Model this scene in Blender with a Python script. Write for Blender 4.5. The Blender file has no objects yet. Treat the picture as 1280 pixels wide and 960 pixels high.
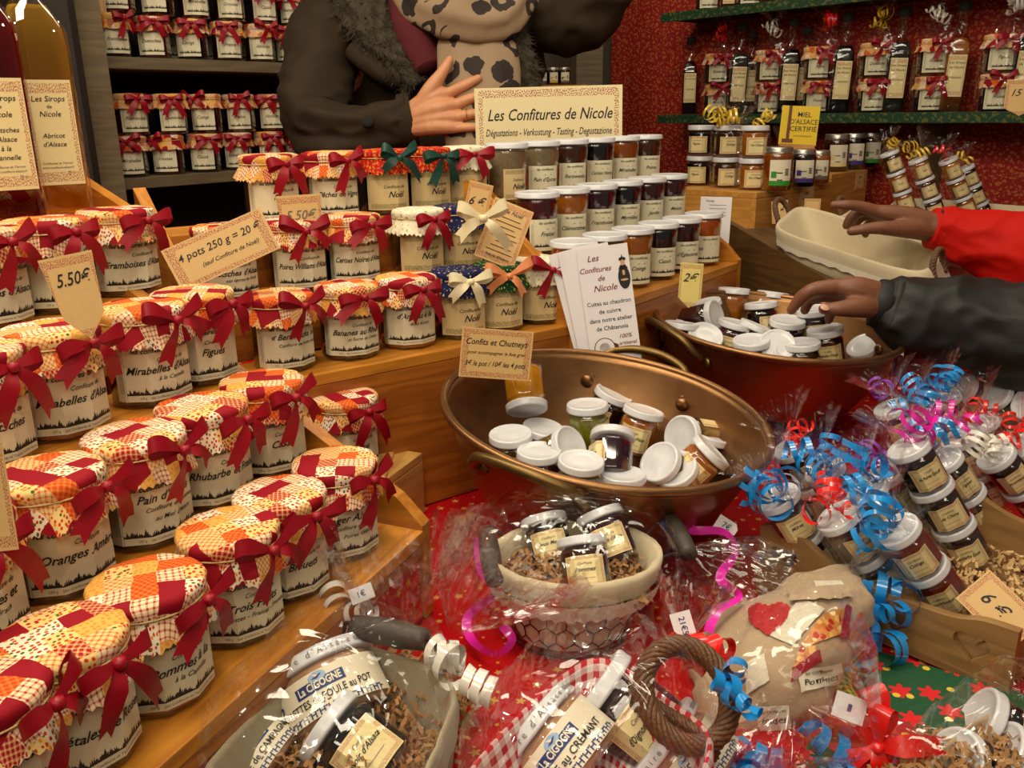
import bpy, bmesh, math, random
from mathutils import Vector, Matrix, noise
PI = math.pi
R = math.radians
scene = bpy.context.scene
COL = scene.collection
# ---------------------------------------------------------------- camera
FPX = 1100.0
CAM = Vector((0, 0, 1.35))
CROT = Matrix.Rotation(R(90 - 17.2), 3, 'X') @ Matrix.Rotation(R(-0.9), 3, 'Z')
cd = bpy.data.cameras.new('camera')
cd.sensor_width = 36
cd.lens = 36 * FPX / 1280
cd.clip_start = 0.05
cam = bpy.data.objects.new('camera', cd)
cam.matrix_world = Matrix.Translation(CAM) @ CROT.to_4x4()
COL.objects.link(cam)
scene.camera = cam
# ---------------------------------------------------------------- world, lamps, exposure
w = bpy.data.worlds.new('world')
scene.world = w
w.use_nodes = True
w.node_tree.nodes['Background'].inputs[0].default_value = (1.0, 0.88, 0.68, 1)
w.node_tree.nodes['Background'].inputs[1].default_value = 0.11
scene.view_settings.view_transform = 'Standard'
scene.view_settings.look = 'None'
scene.view_settings.gamma = 1
scene.view_settings.exposure = -0.08
try:
    scene.cycles.transparent_max_bounces = 24
    scene.cycles.max_bounces = 8
except Exception:
    pass
LAMPC = (1.0, 0.87, 0.66)


def area(name, loc, target, sx, sy, power, col=LAMPC):
    l = bpy.data.lights.new(name, 'AREA')
    l.shape = 'RECTANGLE'
    l.size = sx
    l.size_y = sy
    l.energy = power
    l.color = col
    o = bpy.data.objects.new(name, l)
    o.location = loc
    o.rotation_euler = (Vector(target) - Vector(loc)).to_track_quat('-Z', 'Y').to_euler()
    COL.objects.link(o)


def added_bulb(name, loc, power, r=0.035, col=LAMPC):
    l = bpy.data.lights.new(name, 'POINT')
    l.energy = power
    l.shadow_soft_size = r
    l.color = col
    o = bpy.data.objects.new(name, l)
    o.location = loc
    COL.objects.link(o)


# strip lamps under the stall roof, a front fill, bulbs added for cellophane streaks
area('roof_or_fill_lamp', (-0.4, 0.75, 2.55), (-0.25, 0.9, 0.9), 1.6, 0.25, 26)
area('roof_or_fill_lamp', (-0.25, -0.55, 2.15), (-0.2, 0.9, 0.95), 1.6, 0.3, 13)  # added fill from the front, brightens the labels facing the viewer
area('roof_or_fill_lamp', (0.55, 1.35, 2.6), (0.5, 1.5, 0.9), 1.2, 0.25, 8)
added_bulb('added_bulb', (-0.85, 0.35, 2.15), 9)
added_bulb('added_bulb', (-0.15, 0.25, 2.25), 9)
added_bulb('added_bulb', (0.6, 0.35, 2.2), 8)
added_bulb('added_bulb', (-1.0, 1.5, 2.30), 13)
added_bulb('added_bulb', (0.30, 2.35, 2.35), 11)  # added to brighten the left part of the red wall


# ---------------------------------------------------------------- placing helpers
def P(px, py, d):
    return CAM + CROT @ Vector(((px - 640) / FPX * d, -(py - 480) / FPX * d, -d))


def PZ(px, py, z):
    r = P(px, py, 1) - CAM
    return CAM + r * ((z - CAM.z) / r.z)


def proj(v):
    c = CROT.transposed() @ (Vector(v) - CAM)
    return (640 - c.x / c.z * FPX, 480 + c.y / c.z * FPX, -c.z)


def camdir(r, u, t):
    """direction given as right / up / towards the viewer"""
    return (CROT @ Vector((r, u, t))).normalized()


def frame(pos, axis, spin=0.0, face=None):
    """object matrix: z along axis, -y as far as possible towards the viewer, then turned by spin degrees"""
    z = Vector(axis).normalized()
    f = (CAM - pos).normalized() if face is None else Vector(face)
    f = f - z * f.dot(z)
    if f.length < 1e-3:
        f = Vector((1, 0, 0)) - z * z.x
    y = -f.normalized()
    x = y.cross(z)
    m = Matrix((x, y, z)).transposed()
    m = m @ Matrix.Rotation(R(spin), 3, 'Z')
    return Matrix.Translation(pos) @ m.to_4x4()


# ---------------------------------------------------------------- mesh helpers
class MB:
    def __init__(self):
        self.v, self.f, self.m, self.s, self.uv = [], [], [], [], []

    def add(self, g, mat=0, smooth=True, M=None):
        vs, fs = g[0], g[1]
        uv = g[2] if len(g) > 2 else None          # uv per vertex
        b = len(self.v)
        if M is not None:
            vs = [M @ Vector(p) for p in vs]
        self.v += [tuple(p) for p in vs]
        for f in fs:
            self.f.append(tuple(i + b for i in f))
            self.m.append(mat)
            self.s.append(smooth)
            self.uv.append([uv[i] for i in f] if uv else [(0, 0)] * len(f))
        return self

    def mesh(self, name, mats):
        me = bpy.data.meshes.new(name)
        me.from_pydata(self.v, [], self.f)
        for m in mats:
            me.materials.append(m)
        me.polygons.foreach_set('material_index', self.m)
        me.polygons.foreach_set('use_smooth', self.s)
        ul = me.uv_layers.new(name='UVMap')
        flat = [c for f in self.uv for p in f for c in p]
        ul.data.foreach_set('uv', flat)
        me.update()
        return me

    def build(self, name, mats, parent=None, M=None, **tags):
        if not isinstance(mats, (list, tuple)):
            mats = [mats]
        return put(name, self.mesh(name, mats), parent, M, **tags)


def put(name, data, parent=None, M=None, label=None, cat=None, group=None, kind=None):
    o = bpy.data.objects.new(name, data)
    COL.objects.link(o)
    if parent is not None:
        o.parent = parent
    if M is not None:
        if isinstance(M, (Vector, tuple)):
            M = Matrix.Translation(Vector(M))
        o.matrix_local = M
    tag(o, label, cat, group, kind)
    return o


def tag(o, label=None, cat=None, group=None, kind=None):
    if label: o['label'] = label
    if cat: o['category'] = cat
    if group: o['group'] = group
    if kind: o['kind'] = kind
    return o


def empty(name, M, label=None, cat=None, group=None):
    o = put(name, None, None, M, label, cat, group)
    o.empty_display_size = 0.02
    return o


def g_box(sx, sy, sz, c=(0, 0, 0), b=0.0):
    x, y, z = sx / 2, sy / 2, sz / 2
    cx, cy, cz = c
    if b <= 0:
        v = [(cx + a * x, cy + e * y, cz + f * z) for f in (-1, 1) for e in (-1, 1) for a in (-1, 1)]
        return v, [(0, 2, 3, 1), (4, 5, 7, 6), (0, 1, 5, 4), (2, 6, 7, 3), (0, 4, 6, 2), (1, 3, 7, 5)]
    bm = bmesh.new()
    bmesh.ops.create_cube(bm, size=1)
    bmesh.ops.scale(bm, vec=(sx, sy, sz), verts=bm.verts)
    bmesh.ops.bevel(bm, geom=bm.edges[:], offset=b, segments=2, affect='EDGES', profile=0.6)
    bmesh.ops.translate(bm, vec=c, verts=bm.verts)
    bm.verts.index_update()
    r = [tuple(v.co) for v in bm.verts], [tuple(v.index for v in f.verts) for f in bm.faces]
    bm.free()
    return r


def g_grid(fn, nu, nv, cu=False, cv=False, uvfn=None):
    """fn(i,j)->point, i in 0..nu, j in 0..nv"""
    U = nu if cu else nu + 1
    V = nv if cv else nv + 1
    vs = [fn(i, j) for j in range(V) for i in range(U)]
    uv = [(i / nu, j / nv) if uvfn is None else uvfn(i, j) for j in range(V) for i in range(U)]
    fs = []
    for j in range(nv):
        for i in range(nu):
            a, b = i, (i + 1) % U if cu else i + 1
            c, d = j, (j + 1) % V if cv else j + 1
            fs.append((c * U + a, c * U + b, d * U + b, d * U + a))
    return vs, fs, uv


def g_lathe(prof, n=24, rfn=None, phase=0.0, capb=True, capt=True):
    m = len(prof)
    def fn(i, j):
        a = 2 * PI * i / n + phase
        r, z = prof[j]
        if rfn: r = r * rfn(a, j)
        return (r * math.cos(a), r * math.sin(a), z)
    vs, fs, uv = g_grid(fn, n, m - 1, cu=True)
    if capb: fs.append(tuple(reversed(range(n))))
    if capt: fs.append(tuple(range((m - 1) * n, m * n)))
    return vs, fs, uv


def frames(pts):
    pts = [Vector(p) for p in pts]
    T = []
    for i in range(len(pts)):
        a = pts[max(i - 1, 0)]
        b = pts[min(i + 1, len(pts) - 1)]
        T.append((b - a).normalized() if (b - a).length > 1e-9 else Vector((0, 0, 1)))
    up = Vector((0, 0, 1)) if abs(T[0].z) < 0.9 else Vector((1, 0, 0))
    n = (up - T[0] * up.dot(T[0])).normalized()
    out = []
    for i, t in enumerate(T):
        n = n - t * n.dot(t)
        n = n.normalized() if n.length > 1e-6 else t.orthogonal().normalized()
        out.append((pts[i], t, n, t.cross(n)))
    return out


def g_tube(pts, r, n=8, closed=False, flat=1.0, rfn=None, caps=True):
    fr = frames(pts)
    rr = r if isinstance(r, (list, tuple)) else [r] * len(pts)
    def fn(i, j):
        p, t, a, b = fr[j]
        an = 2 * PI * i / n
        q = rr[j] * (rfn(an, j) if rfn else 1)
        return p + a * (q * math.cos(an)) + b * (q * math.sin(an) * flat)
    vs, fs, uv = g_grid(fn, n, len(pts) - 1, cu=True)
    if closed:
        L = (len(pts) - 1) * n
        fs += [(L + i, L + (i + 1) % n, (i + 1) % n, i) for i in range(n)]
    elif caps:
        fs.append(tuple(reversed(range(n))))
        L = (len(pts) - 1) * n
        fs.append(tuple(range(L, L + n)))
    return vs, fs, uv


def smooth_path(pts, k=6, closed=False):
    """Catmull-Rom"""
    p = [Vector(q) for q in pts]
    n = len(p)
    out = []
    rng = range(n) if closed else range(n - 1)
    for i in rng:
        if closed:
            a, b, c, d = p[(i - 1) % n], p[i], p[(i + 1) % n], p[(i + 2) % n]
        else:
            a, b, c, d = p[max(i - 1, 0)], p[i], p[i + 1], p[min(i + 2, n - 1)]
        for s in range(k):
            t = s / k
            out.append(0.5 * ((2 * b) + (c - a) * t + (2 * a - 5 * b + 4 * c - d) * t * t + (3 * b - a - 3 * c + d) * t ** 3))
    if not closed: out.append(p[-1])
    return out


def g_rope(pts, rad, strands=3, turns=8.0, n=6, off=.5, sr=.58):
    fr = frames(pts)
    N = len(fr)
    out = ([], [])
    for s in range(strands):
        q = []
        for i, (p, t, a, b) in enumerate(fr):
            an = 2 * PI * (turns * i / (N - 1) + s / strands)
            q.append(p + a * (math.cos(an) * rad * off) + b * (math.sin(an) * rad * off))
        v, f, _ = g_tube(q, rad * sr, n)
        b0 = len(out[0])
        out[0].extend(v)
        out[1].extend([tuple(x + b0 for x in ff) for ff in f])
    return out


def g_strip(pts, wdir, width, thick=0.0):
    """ribbon: pts, width direction(s), width(s)"""
    N = len(pts)
    wd = wdir if isinstance(wdir, list) else [wdir] * N
    ww = width if isinstance(width, list) else [width] * N
    def fn(i, j):
        return Vector(pts[j]) + Vector(wd[j]).normalized() * ww[j] * (i / 2 - 0.5)
    return g_grid(fn, 2, N - 1)


def nz(p, s=1.0, o=0.0):
    return noise.noise(Vector(p) * s + Vector((o, o * 1.7, o * .3)))


def g_loft(secs, n=20, wob=0.0, ws=20.0, caps=True):
    """sections: (centre, rx, ry); round tube through them, elliptical, with folds"""
    fr = frames([s[0] for s in secs])
    def fn(i, j):
        p, t, a, b = fr[j]
        an = 2 * PI * i / n
        v = p + a * (secs[j][1] * math.cos(an)) + b * (secs[j][2] * math.sin(an))
        if wob:
            d = (v - p).normalized()
            v = v + d * wob * (noise.noise(Vector((v.x * ws, v.y * ws * .6, v.z * ws))) + .5 * noise.noise(v * ws * 2.3))
        return v
    vs, fs, uv = g_grid(fn, n, len(secs) - 1, cu=True)
    if caps:
        fs.append(tuple(reversed(range(n))))
        L = (len(secs) - 1) * n
        fs.append(tuple(range(L, L + n)))
    return vs, fs, uv


TXT = {}


def g_text(s, size, shear=0.3, bold=0.0, align='CENTER', sx=1.0):
    """flat letters in the xy plane"""
    k = (s, round(size, 5), shear, bold, align, sx)
    if k not in TXT:
        cu = bpy.data.curves.new('text', 'FONT')
        cu.body = s
        cu.size = size
        cu.shear = shear
        cu.offset = bold * size
        cu.align_x = align
        cu.align_y = 'CENTER'
        cu.resolution_u = 2
        cu.fill_mode = 'FRONT'
        o = bpy.data.objects.new('text', cu)
        me = bpy.data.meshes.new_from_object(o)
        TXT[k] = ([(v.co.x * sx, v.co.y, 0) for v in me.vertices], [tuple(p.vertices) for p in me.polygons])
        bpy.data.objects.remove(o)
        bpy.data.curves.remove(cu)
        bpy.data.meshes.remove(me)
    return TXT[k]


def g_outline(polys, thick):
    """flat plate from 2D outlines (first the outer one, then holes), thickness along z, centred"""
    cu = bpy.data.curves.new('plate', 'CURVE')
    cu.dimensions = '2D'
    cu.fill_mode = 'BOTH'
    cu.extrude = thick / 2
    for pl in polys:
        s = cu.splines.new('POLY')
        s.points.add(len(pl) - 1)
        s.use_cyclic_u = True
        for p, q in zip(s.points, pl):
            p.co = (q[0], q[1], 0, 1)
    o = bpy.data.objects.new('plate', cu)
    me = bpy.data.meshes.new_from_object(o)
    r = [tuple(v.co) for v in me.vertices], [tuple(p.vertices) for p in me.polygons]
    bpy.data.objects.remove(o)
    bpy.data.curves.remove(cu)
    bpy.data.meshes.remove(me)
    return r


# ---------------------------------------------------------------- materials
class NT:
    """tiny node writer"""
    def __init__(self, name):
        self.mat = bpy.data.materials.new(name)
        self.mat.use_nodes = True
        self.t = self.mat.node_tree
        self.n = self.t.nodes
        self.bsdf = self.n['Principled BSDF']
        self.out = self.n['Material Output']

    def node(self, typ, ins=None, **props):
        x = self.n.new(typ)
        for k, v in props.items(): setattr(x, k, v)
        for k, v in (ins or {}).items(): self.set(x.inputs[k], v)
        return x

    def set(self, sock, v):
        if hasattr(v, 'is_linked') or isinstance(v, bpy.types.NodeSocket):
            self.t.links.new(v, sock)
        elif isinstance(v, bpy.types.Node):
            self.t.links.new(v.outputs[0], sock)
        else:
            if isinstance(v, (tuple, list)) and len(v) == 3 and sock.type == 'RGBA': v = (*v, 1)
            sock.default_value = v

    def math(self, op, a, b=0.0, c=0.0, clamp=False):
        x = self.n.new('ShaderNodeMath')
        x.operation = op
        x.use_clamp = clamp
        self.set(x.inputs[0], a)
        self.set(x.inputs[1], b)
        if op in ('MULTIPLY_ADD', 'SMOOTH_MIN', 'COMPARE'): self.set(x.inputs[2], c)
        return x.outputs[0]

    def vmath(self, op, a, b=(0, 0, 0)):
        x = self.n.new('ShaderNodeVectorMath')
        x.operation = op
        self.set(x.inputs[0], a)
        if op == 'SCALE': self.set(x.inputs['Scale'], b)
        else: self.set(x.inputs[1], b)
        return x.outputs['Value'] if op in ('LENGTH', 'DOT_PRODUCT', 'DISTANCE') else x.outputs[0]

    def mix(self, f, a, b):
        x = self.n.new('ShaderNodeMix')
        x.data_type = 'RGBA'
        self.set(x.inputs[0], f)
        self.set(x.inputs[6], a)
        self.set(x.inputs[7], b)
        return x.outputs[2]

    def ramp(self, f, stops, const=False):
        x = self.n.new('ShaderNodeValToRGB')
        e = x.color_ramp.elements
        if const: x.color_ramp.interpolation = 'CONSTANT'
        while len(e) < len(stops): e.new(0.5)
        for q, (p, c) in zip(e, stops):
            q.position = p
            q.color = (*c, 1) if len(c) == 3 else c
        self.set(x.inputs[0], f)
        return x.outputs[0]

    def uv(self): return self.node('ShaderNodeTexCoord').outputs['UV']
    def obj(self): return self.node('ShaderNodeTexCoord').outputs['Object']
    def rnd(self): return self.node('ShaderNodeObjectInfo').outputs['Random']

    def noise(self, vec, scale, detail=2.0, rough=0.5, out=0):
        return self.node('ShaderNodeTexNoise', {'Vector': vec, 'Scale': scale, 'Detail': detail, 'Roughness': rough}).outputs[out]

    def vor(self, vec, scale, out='Distance', rand=1.0, feature='F1', dims='3D'):
        return self.node('ShaderNodeTexVoronoi', {'Vector': vec, 'Scale': scale, 'Randomness': rand}, feature=feature, voronoi_dimensions=dims).outputs[out]

    def sep(self, v):
        x = self.node('ShaderNodeSeparateXYZ', {0: v})
        return x.outputs[0], x.outputs[1], x.outputs[2]

    def bump(self, h, strength=0.3, dist=0.002):
        b = self.node('ShaderNodeBump', {'Height': h, 'Strength': strength, 'Distance': dist})
        self.set(self.bsdf.inputs['Normal'], b)
        return b

    def done(self, color=None, rough=0.5, metal=0.0, spec=None, coat=0.0, sheen=0.0, coat_rough=0.05):
        b = self.bsdf.inputs
        if color is not None: self.set(b['Base Color'], color)
        self.set(b['Roughness'], rough)
        self.set(b['Metallic'], metal)
        if spec is not None: self.set(b['Specular IOR Level'], spec)
        if coat: self.set(b['Coat Weight'], coat); self.set(b['Coat Roughness'], coat_rough)
        if sheen: self.set(b['Sheen Weight'], sheen)
        return self.mat


def S(r, g, b):
    """sRGB 0-255 to linear"""
    f = lambda c: (c / 255) / 12.92 if c / 255 <= 0.04045 else ((c / 255 + 0.055) / 1.055) ** 2.4
    return (f(r), f(g), f(b))


def plain(name, col, rough=0.5, var=0.0, scale=60, bump=0.0, bscale=200, **k):
    t = NT(name)
    c = col
    if var:
        n = t.noise(t.obj(), scale, 3)
        c = t.mix(n, tuple(x * (1 - var) for x in col), tuple(min(1, x * (1 + var)) for x in col))
    if bump: t.bump(t.noise(t.obj(), bscale, 3), bump)
    return t.done(c, rough, **k)


def wood(name, dark, light, knots=True, rough=0.42, scale=1.0, coat=0.15, dims=1.0):
    t = NT(name)
    o = t.vmath('ADD', t.obj(), t.node('ShaderNodeCombineXYZ', {0: t.math('MULTIPLY', t.rnd(), 7.0), 1: t.math('MULTIPLY', t.rnd(), 3.0), 2: 0.0}))
    st = t.vmath('MULTIPLY', o, (1.1 * scale, 9.0 * scale, 9.0 * scale))
    n1 = t.noise(st, 2.2, 3, 0.55)
    rings = t.math('SINE', t.math('MULTIPLY', n1, 46.0))
    rings = t.math('MULTIPLY_ADD', rings, 0.5, 0.5)
    fine = t.noise(t.vmath('MULTIPLY', o, (6 * scale, 160 * scale, 160 * scale)), 1.0, 3, 0.6)
    f = t.math('ADD', t.math('MULTIPLY', rings, 0.6), t.math('MULTIPLY', fine, 0.4), clamp=True)
    col = t.mix(f, dark, light)
    big = t.noise(o, 6.0 * scale, 2)
    col = t.mix(t.math('MULTIPLY', big, 0.5), col, tuple(c * 0.62 for c in light))
    if knots:
        kd = t.vor(t.vmath('MULTIPLY', o, (1.0, 2.2, 2.2)), 4.0 * scale)
        kk = t.math('SUBTRACT', 1.0, t.math('MULTIPLY', kd, 7.0), clamp=True)
        col = t.mix(kk, col, tuple(c * 0.28 for c in dark))
    t.bump(f, 0.25, 0.0006)
    return t.done(col, rough, coat=coat, coat_rough=0.3)


M = {}
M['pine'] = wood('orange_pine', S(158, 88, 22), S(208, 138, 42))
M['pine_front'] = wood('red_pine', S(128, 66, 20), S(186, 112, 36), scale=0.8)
M['pale_pine'] = wood('pale_pine', S(170, 118, 58), S(216, 166, 92))
M['crate_wood'] = wood('honey_crate_wood', S(178, 116, 44), S(214, 154, 72))
M['brown_wood'] = wood('brown_board', S(72, 48, 20), S(106, 74, 34), rough=0.55)
M['grey_wood'] = wood('grey_board', S(92, 78, 56), S(120, 104, 76), knots=False, rough=0.7, coat=0)
M['tray_wood'] = wood('tray_wood', S(120, 88, 48), S(160, 122, 72), rough=0.5)
M['dark'] = plain('dark_cloth', S(20, 15, 11), 0.9)
M['dark_board'] = plain('dark_back_board', S(34, 27, 20), 0.8, var=.2)
M['wall_dark'] = plain('dark_wall', S(66, 54, 38), 0.8, var=.2, scale=8)
M['floor'] = plain('floor_boards', S(70, 52, 36), 0.7, var=.3, scale=10)
M['green_edge'] = None
M['crimson'] = None


def m_satin(name, col, dk=0.55):
    t = NT(name)
    lw = t.node('ShaderNodeLayerWeight', {'Blend': 0.5}).outputs['Facing']
    u, v, _ = t.sep(t.uv())
    weave = t.noise(t.vmath('MULTIPLY', t.uv(), (60, 400, 1)), 1.0, 1)
    c = t.mix(weave, tuple(x * .8 for x in col), tuple(min(1, x * 1.25) for x in col))
    t.bump(t.noise(t.obj(), 90, 2), 0.25, 0.002)
    b = t.bsdf.inputs
    return t.done(c, 0.42, spec=.35)


M['crimson'] = m_satin('crimson_satin', S(142, 8, 26))
M['green_satin'] = m_satin('green_satin', S(24, 62, 52))
M['cream_satin'] = m_satin('cream_satin', S(226, 212, 172))
M['peach_satin'] = m_satin('peach_satin', S(222, 138, 88))


def m_curl(name, col):
    t = NT(name)
    return t.done(col, 0.22, spec=.8, coat=.6)


M['curl_blue'] = m_curl('blue_gift_ribbon', S(20, 140, 215))
M['curl_pink'] = m_curl('pink_gift_ribbon', S(225, 40, 170))
M['curl_red'] = m_curl('red_gift_ribbon', S(225, 25, 18))
M['curl_purple'] = m_curl('purple_gift_ribbon', S(135, 60, 170))
M['curl_gold'] = m_curl('gold_gift_ribbon', S(214, 178, 40))
M['curl_white'] = m_curl('white_gift_ribbon', S(222, 216, 205))


def m_patch():
    """printed patchwork cotton: squares of plain crimson, fruit prints and plaids"""
    t = NT('patchwork_cotton')
    r = t.rnd()
    off = t.node('ShaderNodeCombineXYZ', {0: t.math('MULTIPLY', r, 23.0), 1: t.math('MULTIPLY', r, 41.0), 2: 0.0})
    uv = t.vmath('ADD', t.vmath('SCALE', t.uv(), 1 / 0.0185), off)
    uv = t.vmath('ADD', uv, t.vmath('SCALE', t.vmath('SUBTRACT', t.noise(uv, 0.8, 1, out=1), (.5, .5, .5)), 0.3))
    x, y, _ = t.sep(uv)
    cell = t.vmath('FLOOR', t.node('ShaderNodeCombineXYZ', {0: x, 1: y, 2: 0.0}))
    h = t.node('ShaderNodeTexWhiteNoise', {'Vector': cell}, noise_dimensions='2D').outputs['Value']
    # dots of fruit
    vd = t.vor(uv, 4.3, 'Distance', .7, dims='2D')
    vc = t.vor(uv, 4.3, 'Color', .7, dims='2D')
    cr, cg, cb = t.sep(vc)
    fruit = t.ramp(cr, [(0, S(200, 60, 16)), (.45, S(176, 28, 26)), (.7, S(226, 120, 30)), (.86, S(70, 96, 30))], True)
    dot = t.math('LESS_THAN', vd, 0.30)
    # plaids
    d1 = t.math('ADD', x, y)
    d2 = t.math('SUBTRACT', x, y)
    lx = t.math('GREATER_THAN', t.math('SINE', t.math('MULTIPLY', d1, 20.0)), 0.35)
    ly = t.math('GREATER_THAN', t.math('SINE', t.math('MULTIPLY', d2, 20.0)), 0.35)
    pl = t.math('MULTIPLY', t.math('ADD', lx, ly), 0.5)
    sx = t.math('GREATER_THAN', t.math('SINE', t.math('MULTIPLY', x, 25.0)), 0.5)
    sy = t.math('GREATER_THAN', t.math('SINE', t.math('MULTIPLY', y, 25.0)), 0.5)
    pl2 = t.math('MULTIPLY', t.math('ADD', sx, sy), 0.5)
    cream, yell, white = S(226, 192, 122), S(218, 164, 78), S(226, 214, 186)
    c_cherry = t.mix(dot, cream, fruit)
    c_white = t.mix(dot, white, fruit)
    c_yel = t.mix(t.math('MULTIPLY', dot, .6), yell, S(214, 110, 40))
    c_orp = t.mix(pl, S(196, 66, 16), S(222, 122, 48))
    c_crp = t.mix(pl, S(222, 190, 128), S(196, 96, 40))
    c_rdp = t.mix(pl2, S(232, 206, 160), S(166, 30, 50))
    c_rd2 = t.mix(pl, S(158, 16, 34), S(226, 170, 110))
    c = c_cherry
    for th, cc in ((.14, c_yel), (.25, c_white), (.35, c_crp), (.46, c_rdp), (.60, c_orp), (.70, c_rd2), (.80, S(140, 8, 26))):
        c = t.mix(t.math('GREATER_THAN', h, th), c, cc)
    t.bump(t.noise(t.uv(), 900, 2), 0.15, 0.0006)
    return t.done(c, 0.75, spec=.2)


M['patch'] = m_patch()


def starfac(t, vec, scale, size, thr=0.5):
    """small five pointed printed stars"""
    pos = t.vor(vec, scale, 'Position', .85, dims='2D')
    col = t.vor(vec, scale, 'Color', .85, dims='2D')
    cr, cg, cb = t.sep(col)
    d = t.vmath('SUBTRACT', vec, pos) if False else t.vmath('SUBTRACT', vec, pos)
    x, y, _ = t.sep(d)
    r = t.math('SQRT', t.math('ADD', t.math('MULTIPLY', x, x), t.math('MULTIPLY', y, y)))
    a = t.math('ADD', t.math('ARCTAN2', y, x), t.math('MULTIPLY', cr, 6.28))
    tri = t.math('ABSOLUTE', t.math('SUBTRACT', t.math('FRACT', t.math('MULTIPLY', a, 5 / (2 * PI))), 0.5))   # 0..0.5
    lim = t.math('MULTIPLY_ADD', tri, 1.3, 0.36)
    sz = t.math('MULTIPLY', t.math('MULTIPLY_ADD', t.math('MULTIPLY', cg, cg), 0.75, 0.28), size)
    return t.math('LESS_THAN', r, t.math('MULTIPLY', lim, sz))


def m_starcloth(name, base, star, scale=70, size=0.006, rough=0.7, use='uv', fold=0.0, k=1.0):
    t = NT(name)
    vec = t.uv() if use == 'uv' else t.obj()
    if use != 'uv':
        x, y, z = t.sep(vec)
        vec = t.node('ShaderNodeCombineXYZ', {0: x, 1: t.math('ADD', y, z), 2: 0.0}).outputs[0]
    f = starfac(t, vec, scale, size)
    n = t.noise(vec, 30 if use == 'obj' else 200, 3)
    b = t.mix(n, tuple(c * .75 for c in base), tuple(c * 1.2 for c in base))
    c = t.mix(f, b, star)
    t.bump(t.noise(vec, 9 if fold else 900, 2), 0.4 if fold else .15, 0.01 if fold else .0006)
    return t.done(c, rough, spec=.15)


M['tablecloth'] = m_starcloth('red_star_cloth', S(176, 4, 8), S(196, 150, 62), 44, 0.0058, use='obj', fold=1)
M['noel_blue'] = m_starcloth('navy_star_cotton', S(22, 28, 72), S(204, 178, 110), 130, 0.0026)
M['noel_green'] = m_starcloth('green_star_cotton', S(14, 66, 34), S(206, 190, 100), 140, 0.0032)
M['noel_white'] = m_starcloth('white_star_cotton', S(224, 214, 186), S(176, 146, 70), 110, 0.0034)
M['noel_red'] = m_starcloth('red_print_cotton', S(176, 16, 18), S(206, 130, 40), 170, 0.0042)


def m_leafwall(name, base, leaf, scale=34):
    t = NT(name)
    x, y, z = t.sep(t.obj())
    v = t.node('ShaderNodeCombineXYZ', {0: x, 1: z, 2: 0.0}).outputs[0]
    w1 = t.vmath('ADD', v, t.vmath('SCALE', t.noise(v, 22, 2, out=1), 0.03))
    d = t.vor(t.vmath('MULTIPLY', w1, (1.0, 1.5, 1)), scale, 'Distance', 1, dims='2D')
    f = t.math('LESS_THAN', d, 0.24)
    d2 = t.vor(t.vmath('MULTIPLY', w1, (1.6, 1.0, 1)), scale * 1.3, 'Distance', 1, dims='2D')
    f2 = t.math('LESS_THAN', d2, 0.16)
    ff = t.math('MAXIMUM', f, f2)
    edge = t.noise(v, 400, 2)
    c = t.mix(t.math('MULTIPLY', ff, t.math('MULTIPLY_ADD', edge, .9, .25)), base, leaf)
    return t.done(c, 0.75)


M['red_wall'] = m_leafwall('red_leaf_print', S(150, 6, 8), S(190, 112, 48), 50)
M['green_edge'] = m_leafwall('green_leaf_print', S(10, 54, 26), S(96, 96, 36), 40)


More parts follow.
